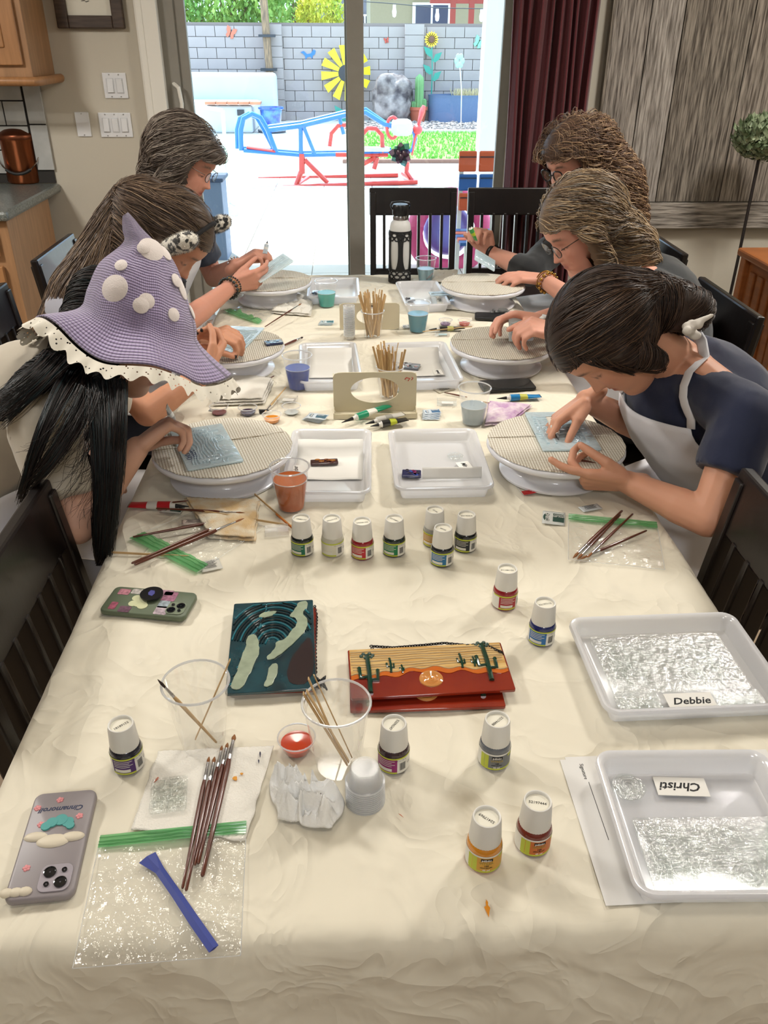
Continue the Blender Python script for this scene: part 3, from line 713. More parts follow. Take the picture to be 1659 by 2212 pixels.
# pale metal armchair
m_mint = mat('mint_metal', '#cfe6d6', .5)
yc = 9.6; ac = T('garden_chair', 'pale mint metal garden armchair beside the bench', 'chair', (PY(415, 290, yc).x, yc, G))
w2 = .3
for s in (-1, 1):
    MB().tube([(s*w2, .25, 0), (s*w2, .22, .42), (s*w2, .3, .95)], .02, 8).build('leg', m_mint, ac)
    MB().tube([(s*w2, -.25, 0), (s*w2, -.25, .6), (s*w2, -.2, .63), (s*w2, .25, .6)], .02, 8).build('arm', m_mint, ac)
MB().tube([(-w2, .3, .95), (0, .32, .99), (w2, .3, .95)], .02, 8).build('top_rail', m_mint, ac)
MB().tube([(-w2*.6, .26, .45)]+[(w2*.6*math.cos(a)*-1, .29, .6+.28*math.sin(a)) for a in [PI*i/8 for i in range(9)]]+[(w2*.6, .26, .45)], .012, 6).build('scroll', m_mint, ac)
MB().box((0, 0, .42), (.58, .5, .03)).build('seat', m_mint, ac, bevel=.01)
# orange and blue slatted garden chair
ys = 6.3; m_or = mat('orange_paint', '#c85a34', .5); m_bp = mat('blue_paint', '#2d5c9c', .5)
gc = T('slatted_chair', 'orange and blue painted slatted garden chair outside', 'chair', (PY(1050, 400, ys).x, ys, G))
Xg = lambda px, py: PY(px, py, ys).x-gc.location.x; Zg = lambda py: PY(1030, py, ys).z-G
for (a, b_) in ((992, 1031), (1036, 1072), (1077, 1112)):
    for (t0, t1, m) in ((326, 371, m_or), (376, 412, m_bp), (417, 455, m_or)):
        xx = (Xg(a, t0)+Xg(b_, t0))/2; zz = (Zg(t0)+Zg(t1))/2
        MB().box((xx, 0, zz), (Xg(b_, t0)-Xg(a, t0), .02, Zg(t0)-Zg(t1))).build('back_panel', m, gc, False, bevel=.012)
        MB().box((xx, -.012, zz+.03), (Xg(b_, t0)-Xg(a, t0)-.01, .006, .006)).build('groove', m_dkmetal, gc, False)
for x in (Xg(996, 400), Xg(1108, 400)): MB().bar((x, .05, 0), (x, .02, Zg(340)), .03, .03).build('leg', m_white, gc, False); MB().bar((x, -.5, 0), (x, -.45, .42), .03, .03).build('leg', m_white, gc, False)
for i in range(5): MB().box(((Xg(996, 400)+Xg(1108, 400))/2, -.05-i*.1, .42), (Xg(1108, 400)-Xg(996, 400)+.1, .08, .02)).build('seat_slat', m_or if i % 2 else m_bp, gc, False)
pk = T('pink_cushion_toy', 'bright pink plastic play ring seen through the chair slats', 'toy', PZ(985, 620, G)+V((0, .6, 0)))
MB().tube([(.28*math.cos(a), .0, .28+.28*math.sin(a)) for a in [2*PI*i/24 for i in range(25)]], .07, 10).build('ring', mat('pink_plastic', '#c84a78', .5), pk)
MB().ell((0, .1, .28), (.2, .1, .2), 16, 10).build('ball', mat('violet_plastic', '#7a7ac8', .4), pk)
# dark grill by the door
gr = T('storage_box', 'dark grey blue storage box on the patio behind the woman in glasses', 'box', (PY(440, 430, 7.2).x+.0, 7.3, G))
hz0 = PY(445, 390, 7.2).z-G
MB().box((0, 0, hz0/2), (.32, .3, hz0)).build('body', mat('grey_blue', '#6d7d95', .6), gr, False, bevel=.01)
MB().box((0, 0, hz0+.01), (.36, .34, .03)).build('lid', mat('dark_lid', '#3d4b63', .6), gr, False, bevel=.01)
# helicopter see-saw : blue cockpit on red frame
m_blt = mat('seesaw_blue', '#1f6fc0', .35, coat=.4); m_rdt = mat('seesaw_red', '#b8352d', .4, coat=.4); m_redp = mat('propeller_red', '#e04848', .4)
sy = PZ(740, 400, G).y
ss = T('helicopter_seesaw', 'blue and red tube see-saw shaped like a helicopter', 'see-saw', (PY(700, 400, sy).x, sy, G))
def Q(px, py, dy=0): return PY(px, py, sy+dy)-ss.location
m_ = MB()
for dy, sh in ((0, 0), (.25, -8)):
    m_.tube([Q(521+sh, 325+sh*.5, dy), Q(520+sh, 280, dy), Q(526+sh, 256, dy), Q(545+sh, 246, dy), Q(563+sh, 254, dy), Q(578+sh, 280, dy), Q(597+sh*.5, 329+sh*.5, dy)], .03, 8)
m_.build('rear_hoop', m_blt, ss)
m_ = MB()
for dy, sh in ((0, 0), (.25, -6)): m_.tube([Q(580, 281+sh, dy), Q(650, 272+sh, dy), Q(745, 249+sh, dy), Q(790, 243+sh, dy), Q(830, 268+sh*.5, dy), Q(895, 284, dy)], .03, 8)
m_.build('top_rail', m_blt, ss)
m_ = MB()
for dy, sh in ((0, 0), (.25, -5)): m_.tube([Q(526, 325+sh, dy), Q(600, 331+sh, dy), Q(650, 335+sh, dy), Q(760, 333+sh, dy), Q(845, 328+sh, dy)], .026, 8)
m_.build('bottom_rail', m_blt, ss)
m_ = MB(); m_.tube([Q(649, 272), Q(650, 332)], .028, 8); m_.tube([Q(655, 272), Q(680, 333)], .024, 8); m_.tube([Q(733, 253), Q(742, 290)], .024, 8); m_.tube([Q(895, 284), Q(897, 300), Q(890, 325), Q(865, 330)], .026, 8); m_.build('brace', m_blt, ss)
m_ = MB(); m_.tube([Q(533, 318), Q(595, 327)], .035, 8, flat=.5); m_.build('seat', m_rdt, ss)
m_ = MB(); m_.tube([Q(712, 316), Q(716, 288), Q(730, 272), Q(760, 268)], .026, 8); m_.tube([Q(783, 290), Q(795, 277), Q(812, 278), Q(825, 292), Q(827, 330)], .028, 8); m_.tube([Q(725, 334), Q(838, 334)], .03, 8); m_.build('front_hoop', m_rdt, ss)
m_ = MB(); m_.tube([Q(652, 332), Q(652, 375)], .04, 8); m_.tube([Q(658, 345), Q(708, 395)], .03, 8); m_.tube([Q(650, 372), Q(640, 400)], .035, 8); m_.tube([Q(815, 340), Q(808, 365)], .03, 8); m_.tube([Q(770, 362), Q(812, 340)], .03, 8); m_.tube([Q(880, 350), Q(878, 372), Q(893, 395)], .03, 8); m_.build('pivot_frame', m_rdt, ss)
m_ = MB()
m_.tube([Q(578, 407, -.1), Q(902, 393, -.1)], .03, 8); m_.tube([Q(558, 386, .55), Q(860, 378, .55)], .03, 8); m_.tube([Q(640, 403, -.1), Q(665, 384, .5)], .028, 8); m_.tube([Q(898, 393, -.1), Q(870, 375, .5)], .028, 8); m_.build('ground_frame', m_rdt, ss)
m_ = MB(); b_ = Q(902, 280)
m_.tube([b_, Q(906, 262), Q(912, 240), Q(916, 228)], [.04, .055, .09, .05], 10, flat=.4); m_.tube([b_, Q(896, 300), Q(890, 335)], [.04, .045, .03], 10, flat=.4); m_.ell(b_, (.06, .08, .06)); m_.build('propeller', m_redp, ss)
m_ = MB(); c_ = Q(848, 276); m_.tube([c_+V((.07*math.cos(a), 0, .12*math.sin(a))) for a in [2*PI*i/20 for i in range(21)]], .02, 8); m_.tube([c_, Q(862, 270)], .025, 8); m_.build('steering_wheel', m_redp, ss)
m_ = MB(); m_.box(Q(868, 275), (.26, .3, .18)); m_.build('nose_cone', m_wst, ss, bevel=.06)
m_ = MB(); m_.box(Q(812, 322), (.35, .25, .04)); m_.build('front_seat', m_wst, ss, bevel=.02)
# patio cover posts and roof over the door (out of view; casts the shade by the door)
S(MB().box((0, 6.55, 2.65), (9, 3.6, .12)).build('patio_roof', m_white, smooth=False), 'patio cover roof')
# ================================================================ table and cloth
tb = T('dining_table', 'long dining table hidden under the cream tablecloth', 'table', ((TL+TR)/2, (TY0+TY1)/2, 0))
LX, LY = (TR-TL)/2, (TY1-TY0)/2
MB().box((0, 0, .725), (2*LX-.05, 2*LY-.05, .04)).build('tabletop', m_esp, tb, False)
for sx in (-1, 1):
    for sy_ in (-1, 1): MB().box((sx*(LX-.1), sy_*(LY-.12), .36), (.07, .07, .72)).build('leg', m_esp, tb, False)
m_cloth = mat('tablecloth_cotton', '#dfd8c5', .85, sheen=.15)
nt = m_cloth.node_tree; N = nt.nodes; L = nt.links; tcn = N.new('ShaderNodeTexCoord'); prev = None
for sc3, dist, st3, seed in ((4.5, .020, 1.0, 0), (11, .009, 1.0, 7), (2.2, .03, .8, 3)):
    mp3 = N.new('ShaderNodeMapping'); mp3.inputs['Location'].default_value = (seed, seed, 0); mp3.inputs['Scale'].default_value = (1, .8, 1); L.new(tcn.outputs['Object'], mp3.inputs[0])
    n3 = N.new('ShaderNodeTexNoise'); n3.inputs['Scale'].default_value = sc3; n3.inputs['Detail'].default_value = 2.5; n3.inputs['Distortion'].default_value = .7; L.new(mp3.outputs[0], n3.inputs['Vector'])
    a3 = N.new('ShaderNodeMath'); a3.operation = 'SUBTRACT'; a3.inputs[1].default_value = .5; L.new(n3.outputs[0], a3.inputs[0]); b3 = N.new('ShaderNodeMath'); b3.operation = 'ABSOLUTE'; L.new(a3.outputs[0], b3.inputs[0])
    c3 = N.new('ShaderNodeMath'); c3.operation = 'MULTIPLY'; c3.inputs[1].default_value = -9; L.new(b3.outputs[0], c3.inputs[0]); d3 = N.new('ShaderNodeMath'); d3.operation = 'EXPONENT'; L.new(c3.outputs[0], d3.inputs[0])
    bp3 = N.new('ShaderNodeBump'); bp3.inputs['Distance'].default_value = dist; bp3.inputs['Strength'].default_value = .34*st3; L.new(d3.outputs[0], bp3.inputs['Height'])
    if prev is not None: L.new(prev, bp3.inputs['Normal'])
    prev = bp3.outputs[0]
L.new(prev, N['Principled BSDF'].inputs['Normal'])
def crease(x, y):
    z = 0
    for (x0, y0, x1, y1, a, w_) in ((-.5, .93, .7, .95, .0016, .006), (-.5, 1.12, .7, 1.10, .0018, .006), (.07, .5, .09, 1.5, .0012, .008), (-.22, .6, -.2, 1.6, .0009, .01),
                                    (.33, .5, .30, 1.7, .0012, .009), (-.5, 1.62, .7, 1.60, .0014, .008), (-.5, 2.1, .7, 2.14, .0012, .01), (.08, 1.5, .06, 3.4, .001, .01), (.1, .55, .28, .8, .003, .012), (.02, .62, .16, .72, .002, .01), (-.36, 1.12, -.3, .97, .002, .009), (-.02, 1.3, .04, 1.1, .002, .01)):
        dx, dy = x1-x0, y1-y0; L2 = dx*dx+dy*dy; t = max(0, min(1, ((x-x0)*dx+(y-y0)*dy)/L2))
        d = math.hypot(x-x0-t*dx, y-y0-t*dy)+.006*noise.noise(V((x*9, y*9, 3)))
        z += a*math.exp(-(d/w_)**2)*min(1, 6*t+.2)*min(1, 6*(1-t)+.2)
    return z
SK = .34
def cloth(u, v):
    a = TL-SK+(TR-TL+2*SK)*u; b = TY0-SK+(TY1-TY0+2*SK)*v
    r = .028; x0, x1, y0, y1 = TL+r, TR-r, TY0+r, TY1-r
    cx_, cy_ = min(max(a, x0), x1), min(max(b, y0), y1); ox, oy = a-cx_, b-cy_; d = math.hypot(ox, oy)
    wz = .004*noise.fractal(V((a*5, b*5, 1)), 1, 2, 4)+.003*abs(noise.noise(V((a*7+b*3, b*8-a*4, 5))))+1.9*crease(a, b)+.0035*noise.fractal(V((a*13, b*11, 4)), 1, 2, 2)*max(0, .35+noise.noise(V((a*2.5, b*2.5, 8))))*2.2+.0025*(1-2*abs(noise.noise(V((a*6+b*2, b*14, 12)))))
    wz = min(.0022, wz-.001) if wz > .0012 else wz*.6
    if d < 1e-6: return (a, b, TZ+wz)
    ux, uy = ox/d, oy/d
    if d < r*PI/2: h_, dz = r*math.sin(d/r), r*(1-math.cos(d/r))
    else:
        e = d-r*PI/2; s_ = a if abs(oy) > abs(ox) else b
        wv = .014*math.sin(s_*21+2*math.sin(s_*5))*min(1, e/.1)+.02*noise.noise(V((s_*4, e*3, 2)))*min(1, e/.08)
        if oy < 0: wv = wv*.5
        h_, dz = r+.05*e+wv, r+e*.99
    k = math.exp(-((d-.03)/.035)**2)
    rip = .005*math.sin(a*90+3*math.sin(a*11))*max(0, .3+noise.noise(V((a*3.1, 7, 1)))) if oy < 0 and abs(oy) > abs(ox) else 0
    return (cx_+ux*h_, cy_+uy*(h_-rip*k), TZ-dz+wz*max(0, 1-d/.1)+abs(rip)*k*.6)
mb = MB(); mb.grid(cloth, 170, 330)
tc = mb.build('tablecloth', m_cloth, angle=0); tag(tc, 'cream cotton cloth covering the whole long table', 'tablecloth')
ZT = TZ+.003
def stain(px, py, pts, col, s=.004):
    p = PZ(px, py, ZT+.001); o = MB().prism([(x*s, y*s) for x, y in pts], 0, .0006).build('paint_spot', mat('paint_'+col[1:], col, .4), smooth=False); o.location = p; return o
sp_ = stain(1053, 1962, [(-.6, -1), (0, -3.2), (.5, -1), (.9, 0), (.3, 1), (.5, 2), (.1, 3), (-.3, 2), (-.3, .8), (-1, .4)], '#d98a1e', .0035)
sp_.parent = tc
sp_ = stain(866, 1762, [(-1, 1), (0, .4), (1, -1), (0, 0)], '#c8602a', .003); sp_.parent = tc

# ================================================================ generic table objects
m_ppw = mat('white_cap_plastic', '#dcdad4', .4, sss=0); m_cap = m_ppw
m_clearp = clear('clear_cup_plastic', (.97, .97, .97), .06, .16, haze=.06)
m_stack = clear('stacked_cup_plastic', (.98, .98, .98), .25, .05, haze=.22, hazecol=(.93, .94, .95))
m_frost = clear('frosted_plastic', (.96, .97, 1), .12, .18, haze=.55, hazecol=(.86, .88, .92))
m_whitegl = mat('glossy_white_plastic', '#dfe0e6', .22, coat=.4)
m_wood = mat('pale_wood_stick', '#c9a878', .7, var=.12, vscale=30, stretch=(1, 1, .2)); m_sil = mat('ferrule_metal', '#c9c9cc', .2, 1)
m_brown = mat('brush_handle_brown', '#5c2c1b', .3, coat=.5, var=.2, vscale=20); m_brist = mat('brush_hair', '#8a5a35', .8); m_bristd = mat('brush_hair_dark', '#30201a', .8)
m_blk_ = mat('black_plastic', '#121214', .35); m_ink = mat('black_ink', '#141416', .7); m_paper = mat('white_paper', '#e2e0da', .8); m_green = clear('green_zip', (.45, .8, .48), .2, .2, haze=.7, hazecol=(.22, .58, .27))
def rrect(w_, h_, r, n=5):
    P = []
    for cx_, cy_, a0 in ((w_/2-r, h_/2-r, 0), (-w_/2+r, h_/2-r, 90), (-w_/2+r, -h_/2+r, 180), (w_/2-r, -h_/2+r, 270)):
        for i in range(n+1): a = R(a0+90*i/n); P.append((cx_+r*math.cos(a), cy_+r*math.sin(a)))
    return P
BOT = {}
def bottle(px, py, paint, panel, rot, label, code='52197444', front=None, tilt=0):
    p = PZ(px, py, ZT)
    t = T('paint_bottle', label, 'bottle', p, rot, 'small glass paint bottles on the tablecloth')
    mp = mat('paint_in_glass_'+paint[1:], paint, .08, coat=.8)
    MB().lathe([(.001, 0), (.0185, 0), (.0205, .002), (.021, .006), (.021, .033), (.0195, .0385), (.0165, .041), (.001, .041)], 28).build('glass_body', mp, t)
    rl = .02125
    def wrap(a0, a1, z0, z1, m, nm, r=rl, par=None):
        g = MB(); g.grid(lambda u, v: (r*math.cos(a0+(a1-a0)*u), r*math.sin(a0+(a1-a0)*u), z0+(z1-z0)*v), max(3, int(abs(a1-a0)*8)), 2)
        return g.build(nm, m, par or t, angle=0)
    lb = wrap(0, 2*PI, .004, .031, mat('label_white', '#dedcd4', .5), 'label')
    m_yg = mat('label_yellow_green', '#b9c23e', .5); mpn = mat('label_'+panel[1:], panel, .5)
    A0, A1 = R(-90-75), R(-90+10)
    if front: A0, A1 = R(-90-62), R(-90+75)
    wrap(A0, A1, .0065, .0285, mpn, 'label_panel', rl+.00012, lb)
    wrap(R(-200), R(20), .0285, .0312, m_yg, 'label_band', rl+.00014, lb) if front is None else None
    wrap(A0, A1, .004, .0067, m_yg, 'label_band', rl+.00014, lb)
    if front is None:
        g = MB()
        for i in range(7):
            a = R(-90+20+i*3.4); 
            for z0_, z1_ in ((.009, .022),): g.add([(r_*math.cos(aa), r_*math.sin(aa), z) for r_ in (rl+.0003,) for aa, z in ((a, z0_), (a+R(1.9), z0_), (a+R(1.9), z1_), (a, z1_))], [(0, 1, 2, 3)])
        g.build('barcode', m_ink, lb, False)
        g = MB()
        for (txt, z, sz, ac_) in (('1.5 fl oz / 45 ml', .0265, .0028, 22), ('CE', .017, .005, 60)):
            vs, fs = text_geo(txt, sz); g.add([((rl+.0004)*math.cos(R(-90+ac_)+v.x/rl), (rl+.0004)*math.sin(R(-90+ac_)+v.x/rl), z+v.y) for v in vs], fs)
        g.build('lettering', m_ink, lb, False)
        g = MB()
        for i in range(4):
            z = .0255-i*.003; a0 = A0+.15; a1 = A1-.15-.2*((i*3) % 2)
            g.grid(lambda u, v: ((rl+.0003)*math.cos(a0+(a1-a0)*u), (rl+.0003)*math.sin(a0+(a1-a0)*u), z+.0009*v), 9, 2)
        g.grid(lambda u, v: ((rl+.0003)*math.cos(A0+.15+1*u), (rl+.0003)*math.sin(A0+.15+1*u), .008+.005*v), 9, 2)
        g.build('small_print', mat('label_print', '#d8d6cc', .6), lb, angle=0)
    else:
        g = MB(); g.grid(lambda u, v: ((rl+.0003)*math.cos(R(-90-18)+R(38)*u), (rl+.0003)*math.sin(R(-90-18)+R(38)*u), .0228+.0045*v), 7, 2); g.build('brand_tag', m_ink, lb, angle=0)
        for (txt, z, sz, ac_, m) in (('pébéo', .0249, .0046, 0, m_paper), ('VITREA', .0195, .0052, 0, mat('gold_print', '#a08a3a', .6)), ('160', .0155, .0036, 0, m_ink), ('peinture glass paint', .0125, .0018, 0, m_ink), ('45 ml', .0085, .0038, 0, m_paper)):
            vs, fs = text_geo(txt, sz, bold=.0001); g = MB(); g.add([((rl+.0006)*math.cos(R(-90+ac_)+v.x/rl), (rl+.0006)*math.sin(R(-90+ac_)+v.x/rl), z+v.y) for v in vs], fs); g.build('lettering', m, lb, False)
        wrap(A0-.02, A0+.55, .0065, .0285, m_yg, 'label_leaf', rl+.0002, lb)
        wrap(R(-90+42), R(-90+62), .024, .0285, m_yg, 'label_tab', rl+.0003, lb)
    # ribbed cap, open ring top with recessed disc
    n = 72; prof = [(.0185, .0385), (.0187, .040), (.0166, .0705), (.0160, .0745), (.0150, .0748), (.0142, .0742), (.0138, .0705), (.001, .0705)]
    rings = []
    for i, (r_, z) in enumerate(prof):
        rings.append([V((math.cos(2*PI*j/n)*(r_+(.00045 if j % 2 and 1 <= i <= 2 else 0)), math.sin(2*PI*j/n)*(r_+(.00045 if j % 2 and 1 <= i <= 2 else 0)), z)) for j in range(n)])
    cp_ = MB().loft([[V((.017*math.cos(2*PI*j/n), .017*math.sin(2*PI*j/n), .0385)) for j in range(n)]]+rings, True).build('cap', m_cap, t, angle=25)
    MB().cyl((0, 0, .0702), .0136, .0007, 28).build('cap_disc', mat('cap_disc_cream', '#e3dfcf', .5), cp_)
    g = MB(); add_text(g, code, .0052, M.Translation((0, 0, .0711)) @ M.Rotation(rnd.uniform(-1, 1)+(PI if rnd.random() < .4 else 0), 4, 'Z'), bold=.00008); g.build('lettering', mat('grey_ink', '#55524c', .7), cp_, False)
    return t
bl = [(654, 1192, '#0c1a1a', '#1d6a52', .1, 'small paint bottle with green label, leftmost in the middle row', '52158421'),
      (719, 1193, '#b9b6a6', '#d3d0bd', .15, 'small paint bottle of clear paint with white label', '52157020'),
      (783, 1199, '#8e1622', '#b52a35', .1, 'small red paint bottle in the middle row', '52195064'),
      (851, 1193, '#0d2220', '#1f7a4c', .1, 'small paint bottle with bright green label fourth in the row', '52154801'),
      (937, 1173, '#8f8f88', '#bd8a2e', -.05, 'small paint bottle with ochre label behind the blue labelled one', '52144'),
      (954, 1214, '#0d1620', '#246a96', .1, 'small paint bottle with blue label in the cluster of three', '52184'),
      (1004, 1184, '#0b1216', '#20262a', .1, 'small paint bottle with black label at the right of the cluster', '52146410'),
      (1089, 1306, '#8a1420', '#a02430', .65, 'dark red paint bottle standing alone right of the cluster', '52140114'),
      (1168, 1382, '#101f5c', '#2a68a4', -.05, 'paint bottle with blue band above the clear glass tray', '52197112'),
      (279, 1652, '#0d0f22', '#4a2a68', .55, 'purple labelled paint bottle near the phone in grey case', '52168181'),
      (850, 1650, '#2a0c18', '#8d2068', -.0, 'magenta labelled paint bottle beside the stack of clear portion cups', '52596247')]
for a in bl: bottle(*a)
bottle(1066, 1642, '#60646a', '#6f7274', 0, 'grey paint bottle below the sunset glass picture', '52174488', True)
bottle(1043, 1856, '#c8801a', '#cf9a3c', 0, 'yellow orange paint bottle nearest the front table edge', '52417969', True)
bottle(1149, 1822, '#6a2014', '#c2692c', .15, 'brown red paint bottle with orange label beside the yellow one', '52197444', True)

def cup(px, py, label, liquid=None, lev=.6, h=.095, rt=.0395, rb=.0265, name='plastic_cup', group='clear ribbed plastic cups', z=ZT):
    p = PZ(px, py, z); t = T(name, label, 'cup', p, 0, group); prof = [(.001, .001), (rb, .001), (rb+.001, .004)]
    n_ = 16
    for i in range(n_+1):
        u = i/n_; zz = .008+(h*.62-.008)*u; prof.append((rb+(rt-rb)*(zz/h)+(.0006 if i % 2 else 0), zz))
    prof += [(rb+(rt-rb)*.78, h*.78), (rt-.001, h-.003), (rt+.001, h-.002), (rt+.0022, h-.001), (rt+.001, h+.0008), (rt-.001, h)]
    MB().lathe(prof, 36).build('wall', m_clearp, t)
    mb = MB(); mb.tube([((rt+.0006)*math.cos(2*PI*i/36), (rt+.0006)*math.sin(2*PI*i/36), h-.001) for i in range(37)], .0017, 6); mb.build('rim', clear('cup_rim', (1, 1, 1), .1, .25, haze=.55, hazecol=(.9, .92, .95)), t)
    if liquid:
        hz_ = h*lev; ml = mat('water_'+liquid[1:], liquid, .05, trans=.35, ior=1.1, coat=.3)
        MB().lathe([(.001, .003), (rb-.001, .003), (rb+(rt-rb)*lev-.0012, hz_), (.001, hz_-.0003)], 32).build('water', ml, t)
        MB().tube([((rb+(rt-rb)*lev-.001)*math.cos(2*PI*i/32), (rb+(rt-rb)*lev-.001)*math.sin(2*PI*i/32), hz_) for i in range(33)], .001, 5).build('water_line', clear('meniscus', haze=.5, hazecol=(.9, .95, 1)), t)
    return t
cup(630, 1096, 'plastic cup of orange rinse water beside the left glass tray', '#d2703c', .70)
cup(645, 838, 'plastic cup of deep blue rinse water on the left side', '#3551b0', .62)
cup(706, 661, 'plastic cup of turquoise rinse water at the far left of the table', '#3dbdb0', .55, h=.09)
cup(902, 715, 'plastic cup of blue green rinse water right of the stir stick cup', '#4b96ae', .62)
cup(1021, 913, 'plastic cup of clear water next to the stained cloth', '#b5c4cc', .5)
cup(919, 607, 'plastic cup of pale water with brush standing by the black bottle', '#9cc4cf', .55, h=.09)
cA = cup(441, 1606, 'empty plastic cup holding two thin brushes at the near left', None, h=.112, rt=.043, rb=.028)
cB = cup(731, 1652, 'empty plastic cup holding wooden stir sticks at the near middle', None, h=.112, rt=.043, rb=.028)
cC = cup(805, 727, 'plastic cup full of wooden stir sticks before the far display box', None, h=.085, rt=.036, rb=.026)
cD = cup(842, 856, 'plastic cup full of wooden stir sticks behind the near display box', None, h=.085, rt=.036, rb=.026)
def stick(a, b, label, group=None, wdt=.0055, th=.0016, ref=(0, 0, 1), m=None, name='stir_stick', cat='stick'):
    a, b = V(a), V(b); o = MB().bar((0, 0, 0), b-a, th if ref == (0, 0, 1) else wdt, wdt if ref == (0, 0, 1) else th, ref).build(name, m or m_wood, smooth=False, bevel=.0006)
    o.location = a; tag(o, label, cat, group); return o
def round_stick(a, b, r, label, group=None, m=None, name='wooden_skewer'):
    a, b = V(a), V(b); o = MB().tube([(0, 0, 0), (b-a)*.5, b-a], [r, r, r*.7], 8).build(name, m or m_wood); o.location = a; tag(o, label, 'stick', group); return o
rs = random.Random(11)
for cc, lab, n_, hh in ((cC, 'wooden stir stick in the cup before the far display box', 34, .145), (cD, 'wooden stir stick in the cup behind the near display box', 30, .14)):
    c0_ = cc.location
    for i in range(n_):
        a = rs.uniform(0, 2*PI); r0 = .021*math.sqrt(rs.random()); b_ = a+rs.uniform(-.9, .9); r1 = min(.031, r0+rs.uniform(.0, .02)); L_ = hh*rs.uniform(.9, 1.02)
        p0 = c0_+V((r0*math.cos(a), r0*math.sin(a), .004)); d = V((r1*math.cos(b_), r1*math.sin(b_), .083))-V((r0*math.cos(a), r0*math.sin(a), .004)); d = d.normalized()*L_
        an = rs.uniform(0, PI); o = stick(p0, p0+d, lab, lab.replace('wooden stir stick', 'stir sticks'), ref=(math.cos(an), math.sin(an), 0))
c0_ = cB.location
Lz = lambda px, py, h: PZ(px, py, ZT+h)
stick(c0_+V((.012, -.005, .005)), Lz(655, 1497, .15), 'wooden stir stick leaning left in the near middle cup, lowest', ref=(1, 0, 0))
stick(c0_+V((.014, .0, .005)), Lz(662, 1492, .152), 'wooden stir stick leaning left in the near middle cup, second', ref=(1, 0, 0))
stick(c0_+V((.004, .012, .005)), Lz(666, 1465, .155), 'wooden stir stick in the near middle cup, its tip highest left', ref=(1, 0, 0))
stick(c0_+V((.018, .008, .005)), Lz(678, 1458, .158), 'wooden stir stick in the near middle cup, topmost of four', ref=(1, .3, 0), wdt=.004)
c0_ = cA.location

def brush(a, b, r, label, group='brown handled paint brushes', ferr=.18, tip=.10, mb_=None, hm=None, tipd=True, flat=1):
    """a = end of the handle, b = tip of the hair"""
    a, b = V(a), V(b); d = b-a; L_ = d.length; t = T('paint_brush', label, 'brush', a, 0, group)
    f0 = 1-ferr-tip; at_ = lambda u: d*u
    MB().tube([at_(0), at_(.01), at_(.15), at_(f0*.6), at_(f0*.92), at_(f0)], [r*.45, r*.75, r*.8, r*1.15, r*1.25, r*.95], 10).build('handle', hm or m_brown, t)
    MB().tube([at_(f0-.005), at_(f0+.02), at_(f0+.03), at_(f0+.04), at_(1-tip)], [r*.98, r*1.0, r*1.12, r*.95, r*.72], 10, flat=flat).build('ferrule', m_sil, t)
    MB().tube([at_(1-tip), at_(1-tip*.6), at_(1-tip*.2), at_(1)], [r*.7, r*.95, r*.45, r*.05], 10, flat=flat).build('hair', mb_ or m_brist, t)
    return t
brush(Lz(450, 1590, .0)*0+V((cA.location.x+.018, cA.location.y-.004, ZT+.005)), Lz(340, 1467, .125), .0022, 'thin wooden brush leaning out left of the near left cup', tip=.12, ferr=.14, mb_=m_bristd, hm=m_wood)
stick(cA.location+V((-.012, .004, .005)), Lz(497, 1425, .145), 'wooden stir stick leaning right in the near left cup', ref=(1, 0, 0))

# condiment cups
def pcup(px, py, label, paint=None, lev=.5, r=.023, h=.02, group='small clear portion cups', flip=False, z=ZT):
    p = PZ(px, py, z); t = T('portion_cup', label, 'cup', p, 0, group); s = -1 if flip else 1; z0 = h if flip else 0
    prof = [(.001, z0+s*.001), (r*.72, z0+s*.001), (r*.78, z0+s*.003), (r*.97, z0+s*(h-.002)), (r*1.06, z0+s*(h-.001)), (r*1.07, z0+s*h), (r*.97, z0+s*h)]
    MB().lathe(prof, 32).build('wall', m_stack if 'stack' in group else m_clearp, t)
    MB().tube([(r*1.04*math.cos(2*PI*i/28), r*1.04*math.sin(2*PI*i/28), z0+s*h) for i in range(29)], .0011, 5).build('rim', MATS['cup_rim'], t)
    if paint: MB().lathe([(.001, .002), (r*.74, .002), (r*(.76+.2*lev), h*lev), (.001, h*lev-.0005)], 28).build('paint', mat('wet_paint_'+paint[1:], paint, .08, coat=.6), t)
    return t
pcup(642, 1618, 'small cup with orange red paint near the crumpled tissue', '#b83812', .6, r=.0245, h=.022)
pcup(536, 895, 'small cup of dark violet paint left of the loose brush cap', '#1c1a48', .4)
pcup(588, 911, 'small cup of amber paint at the edge of the near left turntable', '#d9861e', .5)
pcup(630, 892, 'small empty cup with a little clear medium beside the packets', '#b6bab8', .15)
pcup(474, 893, 'small cup with dark red streaks behind the near left turntable', '#6a1830', .2)
pcup(962, 702, 'small cup with violet paint at the far right of the display box', '#5a1e6a', .3, r=.0215, h=.018)
pcup(1003, 703, 'small cup of red paint beside the one with violet paint', '#b02a20', .5, r=.0215, h=.018)
pcup(874, 855, 'small cup of green paint seen through the hole of the display box', '#1d5a44', .5)
cupp = PZ(789, 1727, ZT)
for i in range(11):
    t = pcup(789, 1727, 'clear portion cup in the upside down stack at the near middle', flip=True, r=.0235, h=.026, group='upside down portion cup stack'); t.location.z = ZT+i*.0034
for i in range(22):
    t = pcup(755, 733, 'clear portion cup in the tall upright stack beside the far stir sticks', r=.0165, h=.014, group='tall portion cup stack'); t.location.z = ZT+i*.0045

